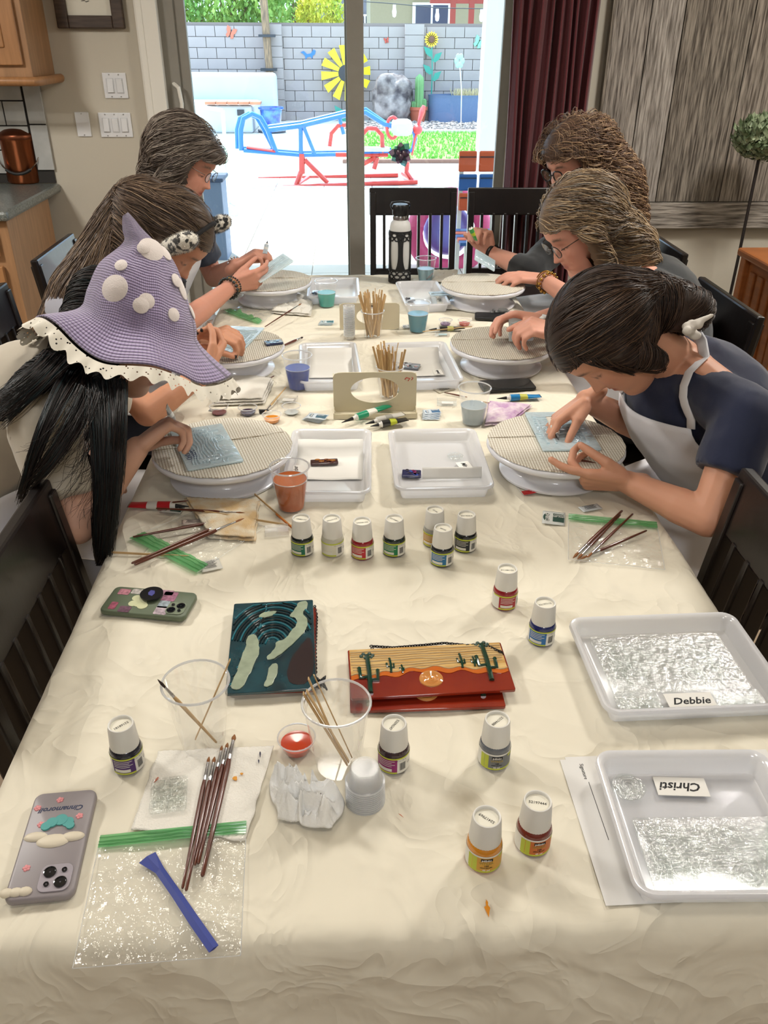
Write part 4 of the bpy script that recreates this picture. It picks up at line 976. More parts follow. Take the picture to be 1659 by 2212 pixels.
# frosted trays
def tray(px4, label, wz=None, h=.032, m=None, rim=.008, ang=None, size=None, c=None):
    """px4: photo places of the rim corners near-left, near-right, far-right, far-left"""
    P4 = [PZ(x, y, ZT+h) for x, y in px4]; c_ = sum(P4, V())/4; c_.z = ZT
    wv = ((P4[1]-P4[0]).length+(P4[2]-P4[3]).length)/2; hv = ((P4[3]-P4[0]).length+(P4[2]-P4[1]).length)/2
    d = ((P4[1]-P4[0])+(P4[2]-P4[3])); a = math.atan2(d.y, d.x)
    t = T('plastic_tray', label, 'tray', c_, a, 'frosted plastic trays'); rings = []
    for k_, z in ((-.022, .001), (-.016, .0), (-.0145, .004), (-.009, h-.006), (-.007, h-.003), (-.002, h-.001), (0, h-.003), (.0, h-.006), (.0, h-.003), (-.002, h), (-.008, h-.001), (-.0115, h-.006), (-.017, .006), (-.024, .003)):
        rings.append([V((x, y, z)) for x, y in rrect(wv+2*k_, hv+2*k_, max(.006, .024+k_), 6)])
    mb = MB(); n = len(rings[0]); vs = [p for r_ in rings for p in r_]; fs = [(i*n+j, i*n+(j+1) % n, (i+1)*n+(j+1) % n, (i+1)*n+j) for i in range(len(rings)-1) for j in range(n)]
    fs.append(tuple(range(n-1, -1, -1))); fs.append(tuple((len(rings)-1)*n+j for j in range(n))); mb.add(vs, fs)
    mb.build('tray_body', m or m_tray, t, angle=50); t['w'] = wv; t['h'] = hv
    return t
m_tray = clear('tray_plastic', (.97, .98, 1), .15, .2, haze=.72, hazecol=(.97, .975, 1.0))
m_glass = clear('craft_glass', (.985, .995, .99), .05, .25, bumpy=.6, bscale=70, haze=.03, hazecol=(.85, .92, .88))
m_skyglass = clear('sky_reflect_glass', (.86, .95, .99), .06, .4, bumpy=.4, bscale=60, haze=.78, hazecol=(.82, .95, 1.0))  # reflected sky is put into the pale blue haze colour
def gplate(c_, w_, h_, rz, label, m, seed=1, lines=9, sun_=True, z=None, name='glass_plaque', th=.004, cactus=True, edge=None):
    t = T(name, label, 'glass panel', c_, rz); r4 = random.Random(seed)
    MB().prism(rrect(w_, h_, .004, 3), 0, th).build('pane', m, t, bevel=.0008)
    mb = MB()
    for i in range(lines):
        y = h_*(-.1+.5*i/lines); mb.tube([(-w_*.42+w_*.84*k/14, y+.003*nz((k*.5, i*3, seed))+.002*math.sin(k+i), th) for k in range(15)], .0017+.0009*r4.random(), 6)
    for k in range(2): mb.tube([(-w_*.46+w_*.92*k2/16, h_*(-.16-.06*k)+.008*nz((k2*.4, k*5, seed)), th) for k2 in range(17)], .0013, 5)
    mb.build('relief_lines', m, t)
    if cactus:
        for (x, s) in ((-.36, 1), (.33, .9), (-.22, .5), (.2, .45)):
            g = MB(); H_ = h_*.62*s; g.tube([(w_*x, -h_*.36, th), (w_*x, -h_*.36+H_, th)], .003*s+.001, 6)
            for q in (-1, 1): g.tube([(w_*x, -h_*.36+H_*.35, th), (w_*x+q*.014*s, -h_*.36+H_*.42, th), (w_*x+q*.015*s, -h_*.36+H_*.7, th)], .0022*s+.0008, 6)
            g.build('relief_cactus', m, t)
    if sun_:
        g = MB()
        for rr in (.006, .011, .016): g.tube([(w_*.12+rr*math.cos(2*PI*i/20), -h_*.25+rr*math.sin(2*PI*i/20), th) for i in range(21)], .0013, 5)
        g.build('relief_sun', m, t)
    return t
def card(c_, rz, w_, h_, txt, label, sz=.016, z=0):
    t = T('name_card', label, 'card', c_, rz); MB().box((0, 0, .0005), (w_, h_, .0008)).build('paper', m_paper, t, False)
    g = MB(); add_text(g, txt, sz, M.Translation((0, 0, .0011)), shear=.35, bold=.0004); g.build('lettering', m_ink, t, False); return t
def onto(t, x, y, z): a = t.rotation_euler.z; return t.location+V((x*math.cos(a)-y*math.sin(a), x*math.sin(a)+y*math.cos(a), z))
t1 = tray([(1305, 1545), (1700, 1520), (1605, 1322), (1228, 1330)], 'frosted tray with three glass panels and a name card reading Debbie')
W1, H1 = t1['w'], t1['h']; a1 = t1.rotation_euler.z
gplate(onto(t1, -.0, .018, .007), W1*.76, H1*.60, a1, 'large clear relief glass panel in the Debbie tray', m_glass, 3)
gplate(onto(t1, -W1*.27, -H1*.33, .007), W1*.24, H1*.2, a1, 'small clear glass tile left of the Debbie card', m_glass, 5, 4, False, cactus=False)
gplate(onto(t1, W1*.27, -H1*.33, .007), W1*.26, H1*.2, a1, 'small clear glass tile right of the Debbie card', m_glass, 6, 4, False, cactus=False)
card(onto(t1, .0, -H1*.33, .012), a1, .07, .034, 'Debbie', 'white name card reading Debbie in black script', .019)
t2 = tray([(1372, 1938), (1790, 1930), (1680, 1618), (1283, 1618)], 'frosted tray with large glass panel and a name card reading Christi', h=.034)
W2, H2 = t2['w'], t2['h']; a2 = t2.rotation_euler.z
gplate(onto(t2, .008, -H2*.17, .007), W2*.80, H2*.50, a2, 'large clear relief glass panel in the Christi tray', m_glass, 8)
t = T('glass_disc', 'round clear glass disc in the Christi tray', 'glass disc', onto(t2, -W2*.32, H2*.31, .007)); g = MB()
MB().lathe([(.001, 0), (.021, 0), (.022, .003), (.020, .005), (.001, .004)], 32).build('disc', m_glass, t)
for rr in (.006, .011, .016): g.tube([(rr*math.cos(2*PI*i/24), rr*math.sin(2*PI*i/24), .0048) for i in range(25)], .001, 5)
g.build('ridges', m_glass, t)
card(onto(t2, -W2*.02, H2*.31, .008), a2+PI-.05, .066, .030, 'Christi', 'white name card reading Christi upside down in black script', .019)
t3 = tray([(853, 1058), (1063, 1050), (1034, 925), (837, 925)], 'frosted tray with name card reading Miriam and small purple tile')
card(onto(t3, .062, -.01, .008), PI/2+.25+PI, .052, .030, 'Miriam', 'white name card reading Miriam in the right middle tray', .015)
t = T('glass_disc', 'round clear glass disc in the Miriam tray', 'glass disc', onto(t3, .045, .045, .007)); MB().lathe([(.001, 0), (.018, 0), (.019, .003), (.017, .004), (.001, .003)], 28).build('disc', m_glass, t)
def painted_tile(c_, rz, w_, h_, base, blobs, label):
    t = T('painted_tile', label, 'glass tile', c_, rz); MB().prism(rrect(w_, h_, .003, 3), 0, .006).build('pane', mat('painted_'+base[1:], base, .12, coat=.7), t, bevel=.001)
    r5 = random.Random(len(label))
    for i, bcol in enumerate(blobs*3):
        x, y = r5.uniform(-.36, .36)*w_, r5.uniform(-.36, .36)*h_; a, b_ = w_*.1, h_*.16
        MB().prism([(x+a*math.cos(2*PI*k/10), y+b_*math.sin(2*PI*k/10)) for k in range(10)], .006, .0072).build('paint_patch', mat('painted_'+bcol[1:], bcol, .12, coat=.7), t, bevel=.0004)
    return t
painted_tile(onto(t3, -.062, -.042, .007), -.1, .042, .03, '#1d2350', ['#7a1f58', '#243f96', '#1a1530'], 'small purple and blue painted tile in the Miriam tray')
mb = MB(); mb.grid(lambda u, v: (-.055+.13*u, .008*v, .004+.024*v+.002*math.sin(v*3)), 4, 6); o = mb.build('paper_strip', m_paper, solid=.0006); o.location = onto(t3, .015, -.062, .003); tag(o, 'folded white paper liner standing at the near edge of the Miriam tray', 'paper')
t4 = tray([(610, 1063), (806, 1063), (800, 925), (625, 925)], 'frosted tray lined with paper holding a dark amber tile')
mb = MB(); mb.grid(lambda u, v: (-.075+.15*u, -.055+.135*v, .006+.028*max(0, v-.8)/.2*1.2+.001*math.sin(u*9)), 12, 12); o = mb.build('paper_liner', m_paper, solid=.0005); o.location = onto(t4, 0, -.0, .0); o.rotation_euler.z = t4.rotation_euler.z; tag(o, 'white paper liner in the tray with the amber tile', 'paper')
painted_tile(onto(t4, -.012, .02, .008), .1, .062, .022, '#3a1418', ['#8a4a1c', '#5a2418', '#a86a24'], 'dark amber painted glass tile in the left middle tray')
card(onto(t4, -.072, -.02, .01), PI/2+.1, .05, .026, 'Amber', 'white name card in the tray behind the orange water cup', .014)
t5 = tray([(640, 826), (779, 822), (775, 737), (650, 740)], 'frosted tray with raised paper liner behind the deep blue water cup')
mb = MB(); mb.grid(lambda u, v: (-.065+.13*u, -.07+.155*v, .006+.035*max(0, v-.75)/.25), 6, 12); o = mb.build('paper_liner', m_paper, solid=.0005); o.location = t5.location; tag(o, 'white paper liner in the tray behind the deep blue water', 'paper')
t6 = tray([(838, 828), (998, 818), (968, 738), (828, 738)], 'frosted tray with name card right of the near stir sticks')
mb = MB(); mb.grid(lambda u, v: (-.065+.13*u, -.06+.145*v, .006+.035*max(0, v-.75)/.25), 6, 12); o = mb.build('paper_liner', m_paper, solid=.0005); o.location = t6.location; o.rotation_euler.z = t6.rotation_euler.z; tag(o, 'white paper liner in the tray right of the near stir sticks', 'paper')
card(onto(t6, .045, -.045, .01), PI/2+.1, .04, .026, 'Janelle', 'white name card standing sideways in the middle right tray', .011)
painted_tile(onto(t6, -.03, .01, .008), -.3, .06, .04, '#5c6270', ['#8d3a3a', '#3c4658', '#aab0b8'], 'grey and red painted tile in the middle right tray')
t7 = tray([(660, 642), (782, 640), (772, 598), (668, 598)], 'frosted tray at the far left end of the table')
t8 = tray([(862, 660), (975, 655), (945, 606), (866, 606)], 'frosted tray at the far end beside the black bottle')
painted_tile(onto(t7, -.06, .0, .008), 0, .04, .03, '#3d4f60', ['#8d5a4a', '#1d3048'], 'small dark painted tile in the far left tray')
painted_tile(onto(t8, -.05, -.02, .008), .2, .04, .03, '#8a8f98', ['#2a2c30', '#5a5058'], 'small black and grey tile in the far right tray')
gplate(onto(t8, .065, -.03, .03), .085, .05, .1, 'sky-tinted glass piece resting on the far right tray', m_skyglass, 12, 5, False, cactus=False)

# turntables with non-slip mats
m_mat = bpy.data.materials.new('mesh_mat'); MATS['mesh_mat'] = m_mat; m_mat.use_nodes = True
nt = m_mat.node_tree; N = nt.nodes; L = nt.links; b_ = N['Principled BSDF']; b_.inputs['Roughness'].default_value = .8
tcn = N.new('ShaderNodeTexCoord'); sep = N.new('ShaderNodeSeparateXYZ'); L.new(tcn.outputs['Object'], sep.inputs[0])
def wave(o_, f, ph):
    a = N.new('ShaderNodeMath'); a.operation = 'MULTIPLY_ADD'; a.inputs[1].default_value = f; a.inputs[2].default_value = ph; L.new(o_, a.inputs[0])
    s = N.new('ShaderNodeMath'); s.operation = 'SINE'; L.new(a.outputs[0], s.inputs[0]); q = N.new('ShaderNodeMath'); q.operation = 'ABSOLUTE'; L.new(s.outputs[0], q.inputs[0]); return q.outputs[0]
wx_, wy_ = wave(sep.outputs[0], PI/.0058, 0), wave(sep.outputs[1], PI/.0048, 0)
mul = N.new('ShaderNodeMath'); mul.operation = 'MULTIPLY'; L.new(wx_, mul.inputs[0]); L.new(wy_, mul.inputs[1])
rmp = N.new('ShaderNodeMapRange'); rmp.inputs[1].default_value = .12; rmp.inputs[2].default_value = .42; L.new(mul.outputs[0], rmp.inputs[0])
mx = N.new('ShaderNodeMix'); mx.data_type = 'RGBA'; mx.inputs[6].default_value = (*lin('#b3a68f'), 1); mx.inputs[7].default_value = (*lin('#e6e2d6'), 1); L.new(rmp.outputs[0], mx.inputs['Factor']); L.new(mx.outputs[2], b_.inputs['Base Color'])
bp_ = N.new('ShaderNodeBump'); bp_.inputs['Distance'].default_value = .002; bp_.inputs['Strength'].default_value = .9; L.new(rmp.outputs[0], bp_.inputs['Height']); L.new(bp_.outputs[0], b_.inputs['Normal'])
TT = {}
def turntable(key, px, py, label, rz=0):
    p = PZ(px, py, ZT+.076); t = T('turntable', label, 'turntable', (p.x, p.y, ZT), rz, 'white cake turntables with mesh mats')
    MB().lathe([(.001, .0), (.112, .0), (.118, .003), (.119, .008), (.115, .012), (.104, .014), (.098, .022), (.094, .04), (.092, .052), (.001, .052)], 64).build('base', m_whitegl, t, angle=50)
    MB().lathe([(.001, .054), (.138, .054), (.148, .058), (.151, .064), (.150, .070), (.146, .0725), (.001, .0725)], 64).build('plate', m_whitegl, t, angle=50)
    n = 96; rg = []
    for r_, z in ((.1475, .0727), (.149, .074), (.148, .0755), (.1, .0757), (.05, .0757), (.001, .0757)): rg.append([V((math.cos(2*PI*j/n)*r_*(1+.006*math.sin(j*1.3)), math.sin(2*PI*j/n)*r_*(1+.006*math.sin(j*1.3)), z)) for j in range(n)])
    MB().loft(rg, False).build('mesh_mat', m_mat, t)
    MB().tube([(-.145, .02, .0755), (-.05, .024, .077), (.06, .02, .077), (.14, .026, .0755)], .0022, 6).build('mat_seam', m_mat, t)
    TT[key] = t; return t
turntable('FL', 481, 962, 'white turntable at the near left with the signed sky-tinted glass panel', .3)
turntable('FR', 1201, 952, 'white turntable at the near right under the hands of the woman in navy')
turntable('ML', 500, 744, 'white turntable in the middle left holding sky-tinted glass and dark tile', .2)
turntable('MR', 1085, 738, 'white turntable in the middle right, empty except for a glass square held over it')
turntable('BL', 583, 604, 'white turntable at the far left under the held glass')
turntable('BR', 1043, 612, 'white turntable at the far right with a paint tube lying on it')
zt_ = ZT+.077
def pplate(px4, label, m, seed, **k):
    P4 = [PZ(x, y, zt_) for x, y in px4]; c_ = sum(P4, V())/4; w_ = ((P4[1]-P4[0]).length+(P4[2]-P4[3]).length)/2; h_ = ((P4[3]-P4[0]).length+(P4[2]-P4[1]).length)/2
    d = (P4[1]-P4[0])+(P4[2]-P4[3]); return gplate(c_, w_, h_, math.atan2(d.y, d.x), label, m, seed, **k)
t = pplate([(410, 1018), (375, 945), (470, 908), (523, 998)], 'sky-tinted relief glass panel on the near left turntable', m_skyglass, 21)
t.rotation_euler.z += 0
g = MB()
for i in range(5):
    for q in range(2): c_ = V((-.05+.012*i*(.5+.5*q)*0-.0+.0, 0, 0)); g.tube([(-.055+.009*i+.004*math.cos(a), .045-.012*q-.003*(i % 2)+.005*math.sin(a), .0055) for a in [2*PI*k/12 for k in range(11)]], .0006, 4)
g.build('ink_scribble', mat('blue_ink', '#1d2458', .5), t)
pplate([(1178, 976), (1306, 972), (1243, 893), (1128, 893)], 'sky-tinted glass panel being outlined on the near right turntable', m_skyglass, 22)
pplate([(455, 764), (520, 769), (568, 710), (484, 706)], 'sky-tinted glass panel with dark outlines on the middle left turntable', m_skyglass, 23)
c_ = PZ(591, 742, zt_); painted_tile(c_, .35, .05, .032, '#182a55', ['#6fa0cf', '#243f80', '#8fb8d8'], 'small dark blue tile on the middle left turntable')
# ================================================================ display boxes, big bottle
m_card = mat('cream_cardboard', '#cfc6ac', .8, var=.05, vscale=8)
def display(px0, px1, pyb, h_, label, base_d, tagd=False, hole=None, lean=0):
    a, b = PZ(px0, pyb), PZ(px1, pyb); w_ = b.x-a.x; t = T('display_box', label, 'box', ((a.x+b.x)/2, a.y, ZT))
    ow, oh, oz = hole; n = 40; N_ = 96; outer = []
    for q in range(N_):
        an = 2*PI*q/N_; cx_, cz_ = math.cos(an), math.sin(an); e = 14; k_ = 1/((abs(cx_)/(w_/2))**e+(abs(cz_)/(h_/2))**e)**(1/e); outer.append((cx_*k_, cz_*k_+h_/2))
    inner = []
    for q, (x, y) in enumerate(outer):
        an = 2*PI*q/N_; inner.append((ow*math.cos(an), oz+oh*math.sin(an)))
    vs = []; 
    for y in (-.0015, .0015):
        vs += [(x, y, z) for x, z in outer]+[(x, y, z) for x, z in inner]
    fs = []
    for j in range(N_):
        k = (j+1) % N_; fs += [(j, k, N_+k, N_+j), (2*N_+k, 2*N_+j, 3*N_+j, 3*N_+k), (k, j, 2*N_+j, 2*N_+k), (N_+j, N_+k, 3*N_+k, 3*N_+j)]
    MB().add(vs, fs).build('back_panel', m_card, t, False)
    if base_d:
        bb = MB(); bb.box((0, -base_d/2, .001), (w_, base_d, .002)); bb.box((0, -base_d, .007), (w_, .002, .014))
        for s in (-1, 1): bb.box((s*w_/2, -base_d/2, .008+.0), (.002, base_d, .016))
        bb.build('shelf', m_card, t, False)
    for s in (-1, 1): MB().box((s*(w_/2), .012, h_*.45), (.002, .025, h_*.9)).build('side_flap', m_card, t, False)
    if tagd:
        tg = MB().box((0, -.002, h_-.012), (.022, .001, .008)).build('brand_tag', m_ink, t, False)
        g = MB(); add_text(g, 'pébéo', .0075, M.Translation((0, -.003, h_-.012)) @ M.Rotation(R(90), 4, 'X'), bold=.0002); g.build('lettering', m_paper, tg, False)
    else:
        g = MB(); g.tube([(w_*.36, -.002, h_*.82), (w_*.38, -.002, h_*.86), (w_*.42, -.002, h_*.84), (w_*.40, -.002, h_*.78)], .0012, 5); g.tube([(w_*.44, -.002, h_*.87), (w_*.46, -.002, h_*.85), (w_*.44, -.002, h_*.8)], .001, 5); g.build('red_scribble', mat('red_ink', '#b8322a', .5), t)
    return t
display(735, 862, 714, .088, 'cream cardboard display with oval hole and a small black tag, farther one', 0, True, (.043, .026, .045))
dn = display(722, 898, 893, .108, 'cream cardboard display box with oval hole holding paint tubes, nearer one', .045, False, (.062, .034, .060))
hb = T('water_bottle', 'black and white insulated water bottle with honeycomb sleeve and strap lid', 'bottle', PZ(863, 607, ZT))
m_pow = mat('powder_white', '#c9c9c6', .5); m_sil2 = mat('silicone_black', '#0f1012', .6)
MB().lathe([(.001, 0), (.038, 0), (.0405, .004), (.0405, .205), (.037, .222), (.028, .232), (.026, .24), (.001, .24)], 40).build('body', m_pow, hb)
MB().lathe([(.001, .235), (.029, .235), (.0295, .243), (.0265, .25), (.001, .25)], 32).build('neck_ring', mat('steel', '#9a9a9c', .25, 1), hb)
ld = MB().lathe([(.001, .25), (.029, .25), (.031, .255), (.031, .283), (.028, .289), (.001, .290)], 32).build('lid', m_blk_, hb)
MB().tube([(-.031, 0, .27), (-.038, 0, .285), (-.033, 0, .296), (0, 0, .299), (.033, 0, .296), (.038, 0, .285), (.031, 0, .27)], .004, 8, flat=.6).build('strap', m_blk_, ld)
sv = MB()   # honeycomb sleeve: rings, uprights and hexagon bands around the body
rr = .0425
sv.lathe([(.0405, -.0005), (.0445, 0), (.0445, .016), (.041, .017)], 48); sv.lathe([(.041, .045), (.0435, .046), (.0435, .052), (.041, .053)], 48); sv.lathe([(.041, .186), (.0435, .187), (.0435, .194), (.041, .195)], 48)
def wr(a, z): return (rr*math.cos(a), rr*math.sin(a), z)
nh = 10
for row, z0_ in ((0, .0245), (1, .037), (2, .168), (3, .181)):
    for i in range(nh):
        a = 2*PI*(i+.5*(row % 2))/nh
        pts = [wr(a+.30*math.cos(R(60*k)), z0_+.0085*math.sin(R(60*k))) for k in range(7)]
        sv.tube(pts, .0026, 6)
for i in range(5):
    a = 2*PI*i/5+R(-90); 
    sv.grid(lambda u, v: ((rr+.0015)*math.cos(a+(u-.5)*(.45+.5*abs(2*v-1)**3)), (rr+.0015)*math.sin(a+(u-.5)*(.45+.5*abs(2*v-1)**3)), .05+.14*v), 7, 14)
sv.build('honeycomb_sleeve', m_sil2, hb, angle=60)

# paint tubes
def tube(a, b, r, col, label, col2='#d8d8d4', z=.0, cap=True, txt=None):
    """a crimped end, b nozzle tip"""
    a, b = V(a), V(b); d = b-a; L_ = d.length; x, y, dd = basis(d); t = T('paint_tube', label, 'paint tube', a)
    n = 18; rings = []; e = L_*.70
    for u in [0, .03, .2, .45, .7, .93, 1]:
        f = min(1, u/.75); rx = r*(1.25-.25*f); rz_ = r*(.12+.88*f)
        rings.append([dd*(e*u)+x*(math.cos(2*PI*j/n)*rx)+y*(math.sin(2*PI*j/n)*rz_) for j in range(n)])
    body = MB().loft(rings).build('body', mat('tube_'+col[1:], col, .3, coat=.3), t)
    MB().loft([[q*1.0+ (q-(dd*(q.dot(dd))))*.03 for q in rg] for rg in (rings[3], rings[4])], False).build('label_band', mat('tube_'+col2[1:], col2, .4), t)
    MB().loft([[q+(q-(dd*(q.dot(dd))))*.02 for q in rg] for rg in (rings[0], rings[1])], True).build('crimp', m_sil, t)
    MB().tube([dd*e, dd*(e+.002), dd*(e+L_*.08)], [r*.95, r*.6, r*.55], 14).build('neck', m_ppw, t)
    MB().tube([dd*(e+L_*.07), dd*(e+L_*.12), dd*L_], [r*.5, r*.42, r*.08], 12).build('nozzle', m_blk_, t)
    return t
tz = ZT+.009
dl = dn.location
tube(PZ(842, 875, ZT+.018), PZ(738, 913, ZT+.014), .0095, '#0f8a62', 'green paint tube lying in the near display box', '#e0ddd0')
tube(PZ(872, 893, ZT+.02), PZ(789, 916, ZT+.012), .009, '#b8b5ac', 'silver grey paint tube in the near display box, middle', '#8f8d84')
tube(PZ(880, 905, ZT+.012), PZ(800, 921, ZT+.009), .009, '#1c1c1c', 'black and yellow paint tube in the near display box', '#a9b12a')
tube(PZ(278, 1090, tz), PZ(408, 1094, tz), .0095, '#b01f28', 'red paint tube lying at the left table edge', '#c9c7c0')
tube(PZ(1168, 855, tz), PZ(1073, 861, tz), .009, '#1a7ab4', 'blue paint tube below the black phone', '#b8b84a')
tube(PZ(1003, 708, tz), PZ(926, 712, tz), .009, '#26241f', 'black paint tube beside the cups of violet and red paint', '#a9a860')
# brushes
zb_ = ZT+.004
nb = [((392, 1920), (467, 1632)), ((403, 1926), (482, 1630)), ((424, 1868), (497, 1608)), ((433, 1864), (510, 1602)), ((440, 1896), (523, 1585))]
nb = [((394, 1919), (452, 1634), .0024), ((402, 1924), (464, 1634), .0026), ((421, 1869), (480, 1610), .0022), ((428, 1866), (492, 1604), .0026), ((437, 1893), (507, 1586), .0034)]
nm_ = ['brown paint brush leftmost of five laid side by side', 'brown paint brush second from left of five side by side', 'brown thin paint brush in the middle of five side by side', 'brown paint brush fourth of five side by side', 'brown paint brush with widest hair, rightmost of five']
for i, (a, b, r) in enumerate(nb): brush(PZ(*a, ZT+.006), PZ(*b, ZT+.007), r, nm_[i], ferr=.15, tip=.055)
brush(PZ(287, 1160, ZT+.008), PZ(500, 1122, ZT+.01)*0+PZ(502, 1120, ZT+.01), .0026, 'brown paint brush in the left zip bag, upper')
brush(PZ(284, 1217, ZT+.008), PZ(512, 1118, ZT+.01), .0030, 'brown paint brush in the left zip bag, middle of three')
brush(PZ(290, 1220, ZT+.012), PZ(531, 1119, ZT+.013), .0034, 'thick brown paint brush in the left zip bag, lowest')
brush(PZ(372, 1085, zb_), PZ(541, 1070, zb_), .0022, 'brown brush lying behind the stained folded cloth')
brush(PZ(337, 1098, ZT+.018), PZ(530, 1108, ZT+.014), .0022, 'thin brown brush lying across the red paint tube')
brush(PZ(592, 812, ZT+.012), PZ(496, 862, ZT+.012), .0022, 'brown brush resting on the folded white cloth')
brush(PZ(570, 706, ZT+.006)*0+PZ(572, 706, ZT+.02), PZ(652, 655, ZT+.03), .0022, 'thin brown brush leaning over the white rag at the far left')
brush(PZ(618, 836, ZT+.012), PZ(570, 893, ZT+.006), .0020, 'green tipped wooden brush beside the small clear cup', hm=m_wood, mb_=m_wood)
brush(PZ(960, 848, zb_), PZ(1010, 858, zb_), .0018, 'dark red brush behind the clear water cup')
brush(PZ(1367, 1110, ZT+.006), PZ(1268, 1205, ZT+.006), .0026, 'brown brush in the right zip bag, third from left')
brush(PZ(1344, 1103, ZT+.008), PZ(1237, 1206, ZT+.008), .0032, 'thick brown brush in the right zip bag, leftmost')
brush(PZ(1340, 1112, ZT+.005), PZ(1247, 1208, ZT+.005), .0028, 'brown brush in the right zip bag beside the thick one')
brush(PZ(1397, 1146, ZT+.005), PZ(1252, 1208, ZT+.005), .0026, 'brown brush in the right zip bag, lowest and most slanted')
brush(PZ(629, 742, ZT+.07)*0+PZ(600, 752, ZT+.006), PZ(655, 728, ZT+.006), .0035, 'short dark brush behind the middle left turntable', mb_=m_bristd)
brush(PZ(935, 590, ZT+.14), PZ(922, 603, ZT+.01), .0022, 'dark red brush standing in the pale water cup', hm=mat('dark_red_handle', '#4a1c26', .3))
# loose sticks
def pst(a, b, label, z0=.003, z1=.004, w_=.0045, m=None): return stick(PZ(*a, ZT+z0), PZ(*b, ZT+z1), label, 'loose wooden sticks', w_, .0018, m=m)
pst((546, 1064), (633, 1140), 'pale wooden stick pointing at the orange cup, upper', z0=.006)
pst((432, 1103), (633, 1136), 'long pale wooden stick lying over the stained cloth', z0=.016)
m_stnd = mat('orange_stained_stick', '#c8742a', .5)
pst((596, 1110), (634, 1143), 'short orange stained stick tip by the leftmost bottle', z0=.007, z1=.006, m=m_stnd)
pst((241, 1193), (408, 1202), 'pale wooden stick under the left zip bag')
pst((913, 716), (1020, 705), 'pale wooden stick in front of the black paint tube', z0=.012, z1=.016, w_=.003)
pst((1040, 868), (1075, 873), 'short wooden stick beside the stained pink cloth')
# zip bags
m_bag = clear('bag_film', (.98, .985, .98), .10, .14, bumpy=.9, bscale=38, haze=.07, hazecol=(.9, .92, .95))
def bag(px4, zipcol, label, amp=.003, zw=.09, seed=0, m=None, z=ZT+.001):
    """corners: zip-left, zip-right, bottom-right, bottom-left"""
    P4 = [PZ(x, y, z) for x, y in px4]; c_ = sum(P4, V())/4; P4 = [p-c_ for p in P4]; t = T('zip_bag', label, 'bag', c_)
    def f(u, v, dz=0):
        p = (P4[0]*(1-u)+P4[1]*u)*(1-v)+(P4[3]*(1-u)+P4[2]*u)*v
        e = min(u, 1-u, v, 1-v)*4; n_ = noise.fractal(V((p.x*22+seed, p.y*22, seed)), 1, 2, 4)
        return p+V((0, 0, .001+amp*min(1, e+.2)*abs(n_)*1.6+dz))
    MB().grid(lambda u, v: f(u, .05+.95*v), 40, 40).build('film', m or m_bag, t, angle=0)
    zm = mat('zip_'+zipcol[1:], zipcol, .3, coat=.3) if not zipcol == '#3da05a' else m_green
    z1 = MB().grid(lambda u, v: f(u, zw*v, .002), 30, 5).build('zip_strip', zm, t, angle=0)
    g = MB()
    for q in (.25, .55, .8): g.tube([f(u/20, zw*q, .003) for u in range(21)], .0006, 4)
    g.build('zip_ridge', zm, z1)
    g = MB(); g.tube([f(0, v/20, .0004) for v in range(21)], .0005, 4); g.tube([f(1, v/20, .0004) for v in range(21)], .0005, 4); g.tube([f(v/20, 1, .0004) for v in range(21)], .0005, 4); g.build('seam', MATS['cup_rim'], t)
    return t
bag([(218, 1808), (533, 1776), (520, 2066), (157, 2094)], '#3da05a', 'large clear zip bag with green strip at the front left edge', .0035, .11, 1)
bag([(280, 1165), (425, 1240), (572, 1140), (470, 1085)], '#3da05a', 'clear zip bag with green strip holding three brushes at the left', .006, .16, 2)
bag([(1228, 1112), (1418, 1130), (1436, 1232), (1227, 1210)], '#3da05a', 'clear zip bag with green strip holding brushes at the right', .003, .14, 3)
bag([(482, 673), (558, 702), (600, 672), (560, 650)], '#3da05a', 'crumpled clear bag with green strip at the far left', .012, .2, 4)
bag([(1132, 1072), (1275, 1046), (1230, 1000), (1080, 1010)], '#c22c2c', 'clear bag with red strip under the near right turntable', .001, .12, 5)
mb = MB(); P_ = [PZ(x, y, ZT+.006) for x, y in ((318, 1852), (345, 1880), (380, 1930), (420, 1990), (462, 2050))]
c_ = P_[0].copy(); rings = []
for i, p in enumerate(P_):
    w_ = (.011, .0055, .0055, .006, .006)[i]; n_ = V((.75, .66, 0))*w_
    rings.append([p-c_+n_, p-c_+V((0, 0, .0022)), p-c_-n_, p-c_-V((0, 0, .0015))])
o = mb.loft(rings).build('paper_strip', mat('blue_violet_plastic', '#34418c', .4), smooth=False); o.location = c_; tag(o, 'flattened blue violet plastic straw wrapper lying on the front zip bag', 'strip')
